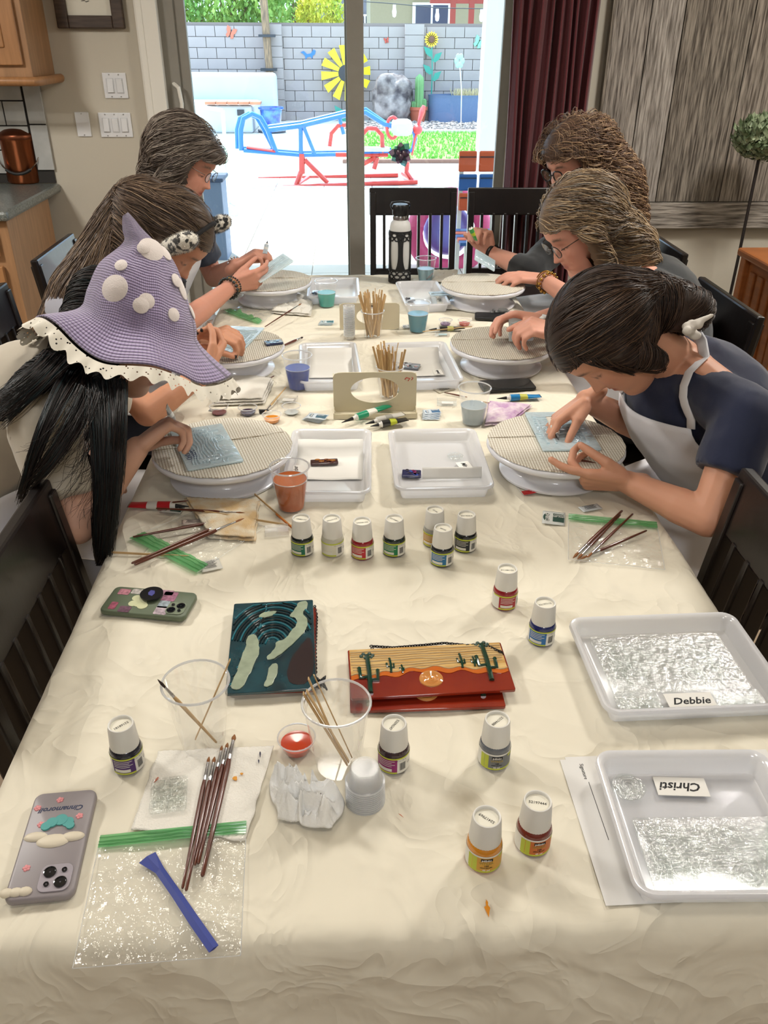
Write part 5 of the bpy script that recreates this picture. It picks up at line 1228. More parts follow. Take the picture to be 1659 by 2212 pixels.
# packets
def packet(px, py, rz, label, w_=.04, h_=.035, col='#c9ccc8', panel='#2c4a40', txt='CURAD', z=0, scr=(0, 0)):
    c_ = PZ(px, py, ZT+z); t = T('wipe_packet', label, 'packet', c_, rz, 'alcohol wipe packets')
    MB().grid(lambda u, v: ((u-.5)*w_, (v-.5)*h_, .001+.0016*math.sin(u*PI)*math.sin(v*PI)+.0004*math.sin(u*20)), 9, 9).build('sachet', mat('packet_'+col[1:], col, .4), t, solid=.0004)
    if panel:
        MB().grid(lambda u, v: ((u-.08)*w_*.5, (v-.5)*h_*.62, .0016+.0016*math.sin((.42+u*.5)*PI)*math.sin((.19+v*.62)*PI)), 6, 6).build('print_panel', mat('packet_'+panel[1:], panel, .5), t)
        MB().lathe([(.001, .0022), (h_*.3, .0022), (h_*.3, .0016)], 20, (-w_*.28, 0, 0), sx=.55).build('print_oval', mat('packet_'+panel[1:], panel, .5), t)
        g = MB(); add_text(g, txt, h_*.19, M.Translation((-w_*.28, 0, .0026)) @ M.Rotation(R(90), 4, 'Z'), bold=.0002)
        add_text(g, 'ALCOHOL\nPREP PAD', h_*.12, M.Translation((w_*.17, h_*.08, .0045)), bold=.0001); g.build('lettering', m_paper, t, False)
    else:
        g = MB()
        for i in range(7): g.box((-.002+.002*(i % 2), h_*(.3-.1*i), .0034), (w_*.62*(1-.12*(i % 3)), h_*.025, .0003))
        g.build('small_print', m_ink, t, False)
    return t
packet(1196, 1120, -.25, 'open alcohol wipe packet marked CURAD at the right', .045, .052)
packet(455, 1222, .35, 'torn white packet with small black print near the green phone', .038, .036, '#cfcdc4', None)
packet(548, 1210, 0, 'tiny', ) if 0 else None
packet(1275, 1098, .3, 'blue dotted packet behind the right zip bag', .045, .022, '#cdd4d6', None)
packet(372, 1102, -.2, 'opened dark green and white packet by the red tube', .045, .025, '#b9bab4', '#2c4a40', z=.002)
packet(420, 1128, .1, 'silver foil packet with pink stain at the left', .05, .02, '#c8b8ae', None, z=.002)
for i in range(6): packet(678+i*1.5, 906-i*1.2, -.5+.04*i, 'alcohol wipe packet in the fanned pile left of the near display box, '+('lowest', 'second', 'third', 'fourth', 'fifth', 'topmost')[i], .052, .034, '#c3cbd0', '#43606e', z=.0022*i)
for i in range(4): packet(930+i, 902-i*4, .06*i-.05, 'alcohol wipe packet in the pile right of the near display box, '+('lowest', 'second', 'third', 'topmost')[i], .044, .03, '#c2ccd4', '#466a8c', z=.0022*i)
for i in range(3): packet(703+i*2, 700-i*2, -.1+.06*i, 'alcohol wipe packet in the pile left of the far display box, '+('lowest', 'middle', 'topmost')[i], .045, .036, '#c0cccf', '#3e7078', z=.0025*i)
for i in range(2): packet(880+i*2, 707-i*2, .2*i, 'alcohol wipe packet behind the blue green water cup, '+('lower', 'upper')[i], .03, .03, '#c9cdd0', '#8a9298', z=.002*i)
packet(960, 842, .5, 'crumpled empty packet behind the clear water cup', .055, .03, '#c9c2ae', None)
packet(468, 887, -.2, 'dark opened packet behind the near left turntable', .04, .015, '#8f9090', '#2b2c2e')
packet(1095, 605, .1, 'small grey packet on the far right turntable', .03, .02, '#9a9a98', None, z=.08)
# clear acrylic palettes
def palette(px, py, rz, label, w_=.05, h_=.032, wht=True, col=None):
    t = T('clear_palette', label, 'palette', PZ(px, py, ZT+.001), rz, 'small clear plastic boxes')
    g = MB(); g.box((0, 0, .001), (w_, h_, .0015)); 
    for s in (-1, 1): g.box((s*w_/2, 0, .005), (.0012, h_, .009)); g.box((0, s*h_/2, .005), (w_, .0012, .009))
    g.build('box', m_clearp, t, False)
    if wht: MB().box((.002, 0, .0025), (w_*.6, h_*.5, .001)).build('paper_insert', col or m_paper, t, False)
    return t
palette(621, 866, -.15, 'small clear plastic box below the deep blue water cup'); palette(965, 872, -.1, 'small clear plastic box left of the clear water cup')
palette(955, 724, 0, 'small clear box with pale blue card by the black paint tube', .045, .026, True, mat('pale_blue_card', '#a8cbd4', .6)); palette(598, 1150, .1, 'clear plastic box beside the leftmost bottle', .045, .03, False)
# little cap lying near cups
MB_ = MB().tube([(0, 0, 0), (.012, .004, 0), (.024, .008, 0)], [.006, .004, .0015], 12); o = MB_.build('tube_cap', m_blk_); o.location = PZ(560, 889, ZT+.006); tag(o, 'black conical tube cap lying by the violet paint cup', 'cap')
# cloths, tissue, paper
def cloth_pile(px4, label, m, name='folded_cloth', amp=.008, layers=2, seed=0, h0=.004, freq=14, cat='cloth', n=40, wave_=0):
    P4 = [PZ(x, y, ZT) for x, y in px4]; c_ = sum(P4, V())/4; P4 = [p-c_ for p in P4]; t = T(name, label, cat, c_)
    for l in range(layers):
        def f(u, v):
            uu, vv = .5+(u-.5)*(1-.05*l), .5+(v-.5)*(1-.05*l)
            p = (P4[0]*(1-uu)+P4[1]*uu)*(1-vv)+(P4[3]*(1-uu)+P4[2]*uu)*vv
            n_ = noise.fractal(V((p.x*freq+seed+l, p.y*freq, seed)), 1, 2, 4); e = min(1, 5*min(u, 1-u, v, 1-v)+.25)
            jx = .004*noise.noise(V((u*6, v*6, seed+l))); return p+V((jx, jx*.7, .002+l*.006+h0*e+amp*abs(n_)*e+.0008*math.sin(u*140)*(1-e)))
        MB().grid(f, n, n).build('layer', m, t, angle=0, solid=.0015)
    return t
m_terry = mat('white_terry', '#dcd8cd', .95, sheen=.3, bump=.7, bscale=500, bdist=.002)
m_terrys = mat('stained_terry', '#ded8c6', .95, col2='#d2b487', vscale=30, bump=.7, bscale=500, bdist=.002)
m_towel = mat('paper_towel', '#e6e2d8', .95, bump=.9, bscale=350, bdist=.0015)
m_terryp = mat('pink_stained_terry', '#e3d7d9', .95, col2='#b893b8', vscale=34, bump=.7, bscale=450, bdist=.002)
cloth_pile([(455, 878), (572, 874), (592, 826), (498, 812)], 'folded white terry cloth on the left with a brush resting on it', m_terry, seed=1, layers=3, amp=.004)
cloth_pile([(452, 1165), (552, 1172), (562, 1085), (398, 1080)], 'folded white cloth with yellow stains at the left under the bag', m_terrys, seed=2, layers=2, amp=.003)
cloth_pile([(585, 678), (672, 685), (678, 645), (600, 640)], 'crumpled white rag at the far left', m_terry, seed=3, layers=2, amp=.02, freq=20, name='white_rag')
cloth_pile([(1046, 922), (1100, 918), (1150, 880), (1055, 872)], 'pink and violet stained cloth beside the clear water cup', m_terryp, seed=4, layers=2, amp=.008, freq=24, name='stained_cloth')
cloth_pile([(948, 668), (1000, 672), (990, 640), (940, 640)], 'small pale blue white rag left of the far right turntable', m_terry, seed=9, layers=1, amp=.015, freq=30, name='white_rag')
cloth_pile([(930, 610), (985, 612), (990, 585), (935, 585)], 'crumpled white napkin behind the far right turntable', m_towel, seed=10, layers=1, amp=.012, freq=30, name='napkin')
cloth_pile([(283, 1795), (530, 1818), (592, 1614), (342, 1626)], 'embossed white paper towel with small colour spots under the brushes', m_towel, name='paper_towel', seed=5, layers=1, amp=.0015, h0=.001, cat='paper towel')
tow = bpy.data.objects['paper_towel']
for (px, py, col, sx_, sy_, rz) in ((562, 1630, '#2a2440', .6, 3.2, .1), (559, 1645, '#2a2440', .5, 2, .1), (508, 1682, '#d9952e', 1.8, 2.2, .6), (522, 1672, '#d9952e', 1.2, 1, 0), (338, 1685, '#c0561e', .8, 3, -.4)):
    p = PZ(px, py, ZT+.0055); o = MB().prism([(math.cos(a)*.0016*sx_*(1+.3*math.sin(3*a)), math.sin(a)*.0016*sy_) for a in [2*PI*k/12 for k in range(12)]], 0, .0008).build('paint_spot', mat('spot_'+col[1:], col, .5), tow, False); o.location = p-tow.location; o.rotation_euler.z = rz
gplate(PZ(365, 1718, ZT+.006), .046, .056, .12, 'small clear glass tile with square relief on the paper towel', m_glass, 31, 3, False, cactus=False)
gt = [o for o in bpy.data.objects if o.name.startswith('glass_plaque') and o.parent is None][-1]; g = MB()
for (x, y, w_, h_) in ((-.012, .016, .012, .012), (.006, .016, .01, .012), (-.012, -.0, .012, .014), (.008, .0, .012, .012), (-.012, -.018, .01, .012), (.008, -.018, .016, .012)): g.tube([(x-w_/2, y-h_/2, .004), (x+w_/2, y-h_/2, .004), (x+w_/2, y+h_/2, .004), (x-w_/2, y+h_/2, .004), (x-w_/2, y-h_/2, .004)], .001, 5)
g.build('relief_squares', m_glass, gt)
# crumpled tissue
def crumple(u, v):
    x, y = (u-.5)*.10, (v-.5)*.10; r = math.hypot(x, y)
    rd = lambda f, k: 1-2*abs(noise.noise(V((x*f+k, y*f-k, k))))
    hh = .004+.030*max(0, rd(26, 3))**2+.012*max(-.3, rd(60, 8))+.006*rd(120, 5); e = min(1, 9*min(u, 1-u, v, 1-v)+.12)
    a = math.atan2(y, x); sh = .62+.25*math.cos(2*a+.8)+.12*math.cos(3*a)
    return (x*sh+.008*noise.noise(V((x*30, y*30, 4))), y*sh+.008*noise.noise(V((x*30, y*30, 9))), .001+max(0, hh)*e)
o = MB().grid(crumple, 70, 70).build('crumpled_tissue', mat('tissue_white', '#f2f2f0', .9, bump=.5, bscale=300), angle=35, solid=.0006); o.location = PZ(655, 1745, ZT); tag(o, 'crumpled white tissue with dark specks near the red paint cup', 'tissue')
for i, (x, y) in enumerate(((.010, -.004), (.018, -.010), (.006, -.012))):
    q = MB().lathe([(.001, .0005), (.0012, 0), (.001, -.004)], 8, (x, y, .03)).build('dark_speck', m_ink, o)
# paper sheets under the Christi tray
m_pp = mat('printer_paper', '#dcdad6', .8)
p0 = PZ(1210, 1642, ZT); p1 = PZ(1313, 1968, ZT); d = p1-p0; a_ = math.atan2(d.y, d.x)+PI/2
for i, off in enumerate((V((.008, .005, -.0002)), V((0, 0, .0004)))):
    t = T('paper_sheet', 'white printed form sticking out under the tray, '+('lower sheet' if i == 0 else 'upper sheet with signature line'), 'paper', p0+off, a_)
    MB().box((.139, -.108, .0), (.279, .216, .0005)).build('sheet', m_pp, t, False)
    if i: 
        g = MB(); add_text(g, 'Signature', .0072, M.Translation((.026, -.022, .0006)) @ M.Rotation(-PI/2+.0, 4, 'Z')); g.box((.028, -.085, .0005), (.0006, .09, .0003)); g.build('lettering', m_ink, t, False)
# ---------------------------------------------------------------- phones
def phone(pa, pb, w_, h_, col, label, th=.011):
    """pa/pb: photo places of the middle of the two short ends (bottom, camera end last)"""
    A_, B_ = PZ(*pa, ZT+th), PZ(*pb, ZT+th); c_ = (A_+B_)/2; c_.z = ZT; d = B_-A_; rz = math.atan2(d.y, d.x)-PI/2
    t = T('phone', label, 'phone', c_, rz); rings = []
    for k_, z in ((-.003, 0), (0, .003), (0, th-.003), (-.0012, th-.0008), (-.003, th)): rings.append([V((x, y, z)) for x, y in rrect(w_+2*k_, h_+2*k_, .011+k_, 6)])
    MB().loft(rings).build('case', mat('case_'+col[1:], col, .4), t, angle=50); return t
def decal(t, poly, z, m, nm, th=.0004): return MB().prism(poly, z, z+th).build(nm, m, t, False)
ell_ = lambda x, y, a, b, n=20, ph=0: [(x+a*math.cos(2*PI*k/n+ph), y+b*math.sin(2*PI*k/n+ph)) for k in range(n)]
def cameras(t, cx_, cy_, th, plc, s=.036):
    p = MB().prism([(x+cx_, y+cy_) for x, y in rrect(s, s, .009, 5)], th, th+.0016).build('camera_plate', plc, t, bevel=.0005)
    for (x, y, r) in ((-s*.2, s*.2, .0072), (s*.2, -s*.2, .0072), (s*.22, s*.24, .003), (-s*.24, -s*.24, .003)):
        MB().lathe([(r, 0), (r, .0016), (r*.85, .0018), (r*.8, .001), (.001, .001)], 22, (cx_+x, cy_+y, th+.0015)).build('lens', mat('lens_black', '#14161a', .1, coat=.8), p)
pa = phone((145, 1705), (80, 1945), .0765, .153, '#8b8486', 'phone in grey case with pink roses and cloud design, camera toward the viewer')
th = .0112; m_navy = mat('navy_print', '#26304f', .6); m_pink = mat('rose_pink', '#d98f92', .5); m_tealc = mat('cloud_teal', '#4f9c98', .5); m_creamy = mat('cream_rubber', '#d5cbb6', .5)
cameras(pa, -.014, .052, .011, mat('case_light', '#9c959c', .35))
g = MB(); add_text(g, 'Cinnamoroll', .0105, M.Translation((.0, -.048, th)) , bold=.00025, shear=.3); g.build('lettering', m_navy, pa, False)
for (x, y) in ((.005, -.062), (.022, .035), (-.024, -.034), (.030, -.052), (.020, -.026)):
    g = MB()
    for k in range(5): a = 2*PI*k/5; g.ell((x+.0026*math.cos(a), y+.0026*math.sin(a), th), (.0022, .0022, .0012), 8, 6)
    g.ell((x, y, th+.0006), (.0022, .0022, .0014), 8, 6); g.build('rose_ornament', m_pink, pa)
g = MB(); kk = 0
for (x, y, r) in ((-.012, -.026, .007), (-.003, -.03, .008), (.007, -.027, .007), (.013, -.022, .006), (-.016, -.02, .005)): kk += .00025; g.lathe([(.0001, th+.001+kk), (r, th+.001+kk), (r, th-.001)], 16, (x, y, 0))
g.build('cloud_ornament', m_tealc, pa)
g = MB()
for (x, y, s) in ((-.022, -.004, 1), (.0, .0, 1.4), (.022, -.008, 1)): g.ell((x, y, th), (.014*s, .007*s, .0035), 16, 8)
g.build('relief_cloud', m_creamy, pa)
g = MB()
for x in (.026, .036, .016): g.ell((x, .066, th), (.008, .006, .004), 12, 8)
g.build('relief_cloud', m_creamy, pa)
pb_ = phone((220, 1290), (425, 1308), .073, .149, '#5f6a56', 'phone in olive green case with collage stickers and black grip')
cameras(pb_, .014, .053, .011, mat('case_olive_light', '#7c8672', .35), .032)
for i, (x, y, w_, h_, col) in enumerate(((.02, -.055, .02, .012, '#b5647a'), (-.02, -.052, .016, .02, '#c98a98'), (.027, -.032, .016, .02, '#7a5a6a'), (-.024, -.03, .014, .02, '#c8c2bc'), (.022, .03, .022, .022, '#c9b8c0'), (.005, .028, .02, .018, '#a8b4bc'), (-.018, .03, .026, .024, '#b07a92'), (-.028, .018, .014, .03, '#c9a0b4'))):
    q = decal(pb_, [(a+x, b+y) for a, b in rrect(w_, h_, .002, 2)], .0111, mat('sticker_'+col[1:], col, .35, var=.5, vscale=160), 'sticker')
g = MB()
for (x, y, r) in ((.006, -.014, .012), (.014, -.006, .009), (-.006, -.024, .008), (.01, -.024, .008)): g.lathe([(.0001, .0116+x*.02), (r, .0116+x*.02), (r, .011)], 16, (x, y, 0))
g.build('sticker', mat('sticker_pale', '#c2c49e', .5), pb_)
decal(pb_, [(-.016, -.02), (-.002, -.012), (-.012, -.004)], .0116, mat('sticker_red', '#b5463e', .5), 'sticker')
gr_ = MB().lathe([(.001, .011), (.012, .011), (.012, .015), (.0195, .0155), (.0195, .018), (.001, .0182)], 28, (-.014, .0, 0)).build('grip', m_blk_, pb_)
MB().prism([(x-.014, y) for x, y in ((-.008, -.004), (0, -.006), (.006, -.003), (.008, .004), (0, .006), (-.007, .003))], .0182, .0186).build('grip_picture', mat('violet_print', '#4a4a8c', .5), gr_, False)
pc_ = phone((1034, 832), (1156, 826), .074, .150, '#101114', 'black phone lying face up behind the blue paint tube', .010)
decal(pc_, [(x, y) for x, y in rrect(.067, .143, .009, 5)], .0101, mat('screen_black', '#08090b', .06, coat=1), 'screen')
pd = phone((1025, 679), (1112, 682), .065, .135, '#15161a', 'black phone case with a watch lying on it at the far right', .012)
wt = T('wrist_watch', 'grey wrist watch lying on the black phone case', 'watch', PZ(1080, 674, ZT+.013), .1)
MB().lathe([(.001, .002), (.017, .002), (.018, .005), (.017, .009), (.001, .0095)], 28, (.01, 0, 0)).build('dial', mat('watch_grey', '#8c8f90', .3, .7), wt)
MB().prism(rrect(.07, .017, .004, 3), 0, .003).build('strap', mat('watch_strap', '#77797a', .4), wt, bevel=.0008)
MB().box((-.022, 0, .006), (.006, .02, .008)).build('buckle', mat('watch_grey', '#8c8f90', .3, .7), wt, bevel=.001)
# ---------------------------------------------------------------- the finished pictures
def chain(pts, label, r=.0026, z=.003):
    P_ = []; 
    for i in range(len(pts)-1):
        a, b = V(pts[i]), V(pts[i+1]); k = max(1, int((b-a).length/.0042))
        for j in range(k): P_.append(a.lerp(b, j/k))
    c_ = P_[0].copy(); mb = MB()
    for i, p in enumerate(P_[:-1]):
        d = (P_[i+1]-p).normalized(); s = d.cross(V((0, 0, 1))).normalized(); up = V((0, 0, 1)) if i % 2 else s; oth = d
        mb.tube([p-c_+d*(.0032*math.cos(a))+up*(.0019*math.sin(a)) for a in [2*PI*k/8 for k in range(9)]], .0009, 5)
    o = mb.build('chain', m_blk_); o.location = c_; tag(o, label, 'chain'); return o
def quadT(name, label, cat, px4, z, th):
    P4 = [PZ(x, y, ZT+z) for x, y in px4]; c_ = sum(P4, V())/4; w_ = ((P4[1]-P4[0]).length+(P4[2]-P4[3]).length)/2; h_ = ((P4[3]-P4[0]).length+(P4[2]-P4[1]).length)/2
    d = (P4[1]-P4[0])+(P4[2]-P4[3]); t = T(name, label, cat, c_, math.atan2(d.y, d.x)); return t, w_, h_
m_sunset = mat('glass_dark_red', '#6a1414', .08, coat=.8, col2='#8a2a14', vscale=6); m_gold = mat('glass_gold', '#b98a48', .1, coat=.8, col2='#d9b87a', vscale=14, stretch=(1, 8, 1)); m_gline = mat('gold_relief', '#c8ac7c', .08, coat=1)
m_cac = mat('cactus_relief', '#123a2c', .1, coat=.9); m_orng = mat('glass_orange', '#c0621e', .1, coat=.8); m_edge = mat('glass_edge', '#4a2420', .15, coat=.5)
def sunset(px4, z, label, full=True):
    t, w_, h_ = quadT('glass_picture', label, 'glass picture', px4, z, .005); th = .005
    MB().prism(rrect(w_, h_, .003, 3), 0, th).build('glass_slab', m_sunset, t, bevel=.0008)
    hz_ = lambda x: h_*(-.06+.10*math.exp(-((x/w_+.02)/.28)**2)-.12*(x/w_+.5)*0)+.003*math.sin(x*160)-(.02 if x < -w_*.38 else 0)*0
    xs = [-w_*.49+w_*.98*k/40 for k in range(41)]
    MB().prism([(x, hz_(x)) for x in xs]+[(w_*.49, h_*.49), (-w_*.49, h_*.49)], th, th+.0005).build('sky', m_gold, t, False)
    MB().prism([(x, hz_(x)) for x in xs]+[(x, hz_(x)-h_*.09-.002*math.sin(x*90)) for x in xs[::-1]], th+.0001, th+.0007).build('hills', m_orng, t, False)
    MB().tube([(x, hz_(x), th+.0008) for x in xs], .0013, 6).build('hill_line', m_gline, t)
    for i in range(8):
        y0 = h_*(.08+.05*i); MB().tube([(x*(.97 if i < 2 else .99), y0+.0022*nz((x*30, i*3, 2), 1)+(0.0 if i > 2 else .03*h_*math.sin(x*20)), th+.0006) for x in xs], .0012+.0004*(i % 2), 6).build('sky_ridge', m_gline, t)
    sc_ = MB().lathe([(.001, th+.002), (.004, th+.0025), (.006, th+.001), (.009, th+.0028), (.0115, th+.001), (.0145, th+.0028), (.0175, th+.0015), (.018, th)], 40, (w_*-.0, -h_*.20, 0)).build('sun_disc', mat('sun_relief', '#c98a4a', .08, coat=1), t)
    for (x, y0, s) in ((-.38, -.42, 1.15), (.37, -.3, 1.15), (-.24, -.04, .45), (.21, -.02, .45), (.29, .0, .3), (-.17, -.06, .25)):
        g = MB(); H_ = h_*.66*s; X_ = w_*x; g.tube([(X_, h_*y0, th+.001), (X_+.001, h_*y0+H_*.5, th+.002), (X_, h_*y0+H_, th+.001)], [.0028*s+.0008]*3, 8)
        for q, k in ((-1, .42), (1, .34)): g.tube([(X_, h_*y0+H_*k, th+.001), (X_+q*.011*s, h_*y0+H_*(k-.02), th+.001), (X_+q*.012*s, h_*y0+H_*(k+.25), th+.001)], .002*s+.0008, 7)
        if s > 1:
            for k in range(6): a = k*1.1; g.ell((X_+.009*math.cos(a), h_*y0+H_+.005*math.sin(a), th+.001), (.0034, .0034, .0022), 8, 6)
        g.build('cactus_relief', m_cac, t)
    return t
sunset([(745, 1540), (1098, 1533), (1060, 1420), (765, 1432)], .001, 'lower amber and red desert glass picture underneath the upper one')
sunset([(752, 1512), (1117, 1498), (1078, 1390), (757, 1412)], .012, 'upper desert sunset glass picture with cacti and sun disc')
chain([PZ(806, 1410, ZT+.006), PZ(803, 1396, ZT+.006), PZ(850, 1399, ZT+.006), PZ(920, 1393, ZT+.006), PZ(960, 1389, ZT+.006), PZ(1010, 1394, ZT+.016), PZ(1045, 1391, ZT+.016), PZ(1085, 1410, ZT+.02), PZ(1093, 1425, ZT+.006)], 'black chain along the upper edge of the sunset picture')
rc = random.Random(4)
chain([PZ(690+12*math.cos(i*1.9)+rc.uniform(-5, 5), 1475+14*math.sin(i*2.3)+rc.uniform(-6, 6), ZT+.004+.0035*(i % 5)) for i in range(15)], 'coiled heap of black chain between the two glass pictures')
chain([PZ(680, 1310, ZT+.004), PZ(684, 1330, ZT+.003), PZ(681, 1400, ZT+.003), PZ(682, 1460, ZT+.003)], 'black chain along the right side of the wave picture')
m_tealg = mat('glass_teal', '#16424c', .1, coat=.8, col2='#0c2730', vscale=18); m_sage = mat('sage_relief', '#98a48c', .25, var=.2, vscale=60, coat=.5, bump=.4, bscale=90); m_plum = mat('plum_glass', '#2c1f22', .12, coat=.6); m_tl = mat('teal_relief', '#2d6f7c', .08, coat=1); m_dk = mat('dark_relief', '#0e1c22', .08, coat=1)
t, w_, h_ = quadT('glass_picture', 'lower dark glass picture under the wave one', 'glass picture', [(494, 1503), (683, 1500), (686, 1312), (512, 1322)], .001, .004)
MB().prism(rrect(w_*.98, h_*.98, .003, 3), 0, .004).build('glass_slab', m_sunset, t, bevel=.0008)
t, w_, h_ = quadT('glass_picture', 'teal and sage swirled wave glass picture on the left', 'glass picture', [(488, 1502), (679, 1495), (680, 1298), (505, 1311)], .010, .005)
MB().prism(rrect(w_, h_, .003, 3), 0, .005).build('glass_slab', m_tealg, t, bevel=.0008); th = .005
def poly(P):
    P = list(P)
    for _ in range(2): P = [q for i in range(len(P)) for q in ((.75*P[i][0]+.25*P[(i+1) % len(P)][0], .75*P[i][1]+.25*P[(i+1) % len(P)][1]), (.25*P[i][0]+.75*P[(i+1) % len(P)][0], .25*P[i][1]+.75*P[(i+1) % len(P)][1]))]
    return [((x+.012*noise.noise(V((x*22, y*22, 1)))-.5)*w_, (.5-y-.012*noise.noise(V((x*22, y*22, 6))))*h_) for x, y in P]
MB().prism(poly([(.98, .42), (.98, .95), (.68, .96), (.68, .75), (.82, .55)]), th, th+.0006).build('plum_field', m_plum, t, False)
for P in ([(.80, .03), (.93, .02), (.93, .1), (.86, .17), (.93, .25), (.92, .36), (.80, .48), (.62, .63), (.47, .70), (.43, .66), (.55, .55), (.53, .50), (.66, .47), (.73, .37), (.80, .30), (.77, .22), (.68, .2), (.78, .12)], [(.32, .17), (.42, .13), (.55, .12), (.54, .16), (.44, .2), (.33, .2)], [(.18, .42), (.29, .38), (.34, .47), (.36, .6), (.30, .72), (.25, .85), (.18, .97), (.04, .97), (.1, .82), (.16, .6), (.2, .5)], [(.47, .74), (.58, .72), (.57, .85), (.5, .96), (.4, .96), (.46, .85)]):
    MB().prism(poly(P), th, th+.0018).build('sage_patch', m_sage, t, bevel=.0006)
for k in range(16):
    r0 = .08+.032*k; g = MB(); g.tube([((.50+r0*1.05*math.cos(a)-.5)*w_, (.5-(.52-r0*.95*math.sin(a)))*h_, th+.0005) for a in [R(20+150*q/22) for q in range(23)] if abs(.50+r0*1.05*math.cos(a)-.5) < .48 and .02 < .52-r0*.95*math.sin(a) < .98], .0014, 6)
    g.build('swirl_ridge', (m_tl, m_dk, m_dk)[k % 3], t)
for k in range(9):
    g = MB(); g.tube([((.04+.03*k+.25*q/12+.04*math.sin(q*.5)-.5)*w_, (.5-min(.96, max(.03, .92-.085*k-.30*q/12)))*h_, th+.0004) for q in range(13)], .0013, 6); g.build('swirl_ridge', m_dk if k % 2 else m_tl, t)
# ================================================================ people
def head_mesh(hw=1.0):
    """head in its own space: y forward, z up, origin between the ears"""
    zs = [-.128, -.124, -.112, -.098, -.084, -.07, -.06, -.052, -.044, -.034, -.022, -.01, .002, .014, .026, .04, .055, .07, .084, .096, .105, .110]
    F = np.interp
    kz = [-.128, -.118, -.105, -.095, -.080, -.068, -.057, -.045, -.030, -.010, .010, .024, .034, .055, .075, .092, .104, .110]
    yf = [.045, .066, .078, .081, .0755, .0795, .0785, .082, .080, .078, .078, .083, .087, .086, .078, .058, .030, .006]
    kb = [-.128, -.11, -.09, -.06, -.04, 0, .03, .06, .085, .102, .110]
    yb = [.02, .0, -.02, -.045, -.075, -.094, -.100, -.094, -.074, -.040, -.006]
    kw = [-.128, -.118, -.10, -.08, -.06, -.04, -.01, .02, .05, .075, .095, .106, .110]
    ww = [.012, .026, .038, .049, .057, .063, .069, .0735, .0735, .064, .044, .020, .006]
    zs = np.concatenate([np.linspace(-.128, .085, 60), np.array([.09, .095, .1, .104, .107, .109, .110])]); n = 72; rings = []
    for z in zs:
        a, b, w_ = F(z, kz, yf), F(z, kb, yb), F(z, kw, ww)*hw; cy = (a+b)/2; ry = (a-b)/2; ring = []
        for j in range(n):
            t = 2*PI*j/n; c, s = math.cos(t), math.sin(t); e = 2/2.25
            x = w_*math.copysign(abs(c)**e, c); y = cy+ry*math.copysign(abs(s)**e, s)
            if s > 0:
                f = s**1.5
                # nose
                zn = max(0, min(1, (.022-z)/.055)); wn = .0062+.0065*zn**2; dn_ = (.004+.022*zn**1.2) if z > -.033 else .026*max(0, 1-(-.033-z)/.008)
                if z < .024: y += dn_*math.exp(-(x/wn)**2)*min(1, max(0, (.024-z)/.01))
                for q in (-1, 1):
                    y += .006*math.exp(-((x-q*.0125)/.0055)**2-((z+.029)/.007)**2)      # nostril wings
                    y -= .0105*math.exp(-((x-q*.031)/.0145)**2-((z-.008)/.0125)**2)      # sockets
                    y += .0075*math.exp(-((x-q*.031)/.0095)**2-((z-.004)/.0085)**2)      # lids over the eye
                    y += .0035*math.exp(-((x-q*.033)/.016)**2-((z-.028)/.006)**2)       # brow
                    y += .0045*math.exp(-((x-q*.036)/.015)**2-((z+.022)/.014)**2)       # cheek
                y += .0055*math.exp(-(x/.017)**2-((z+.0515)/.0045)**2)+.0055*math.exp(-(x/.015)**2-((z+.0635)/.005)**2)-.004*math.exp(-(x/.02)**2-((z+.0575)/.0018)**2)
                y -= .0015*math.exp(-(x/.004)**2-((z+.043)/.005)**2)
            ring.append(V((x, y, z)))
        rings.append(ring)
    return rings
HEADR = head_mesh()
def frame(fwd, up):
    f = V(fwd).normalized(); u = V(up); u = (u-f*u.dot(f)).normalized(); r = f.cross(u)   # x = right of viewer-facing? keeps right handed
    return M((r, f, u)).transposed()       # columns: local x, y, z -> world
def to_world(A, c, p): return V(c)+A @ V(p)
def arm_mb(mb, sh, el, wr, k=1.0):
    mb.caps(sh, el, .047*k, .037*k); mb.caps(el, V(el).lerp(V(wr), .35), .037*k, .037*k); mb.caps(V(el).lerp(V(wr), .3), wr, .037*k, .024*k)
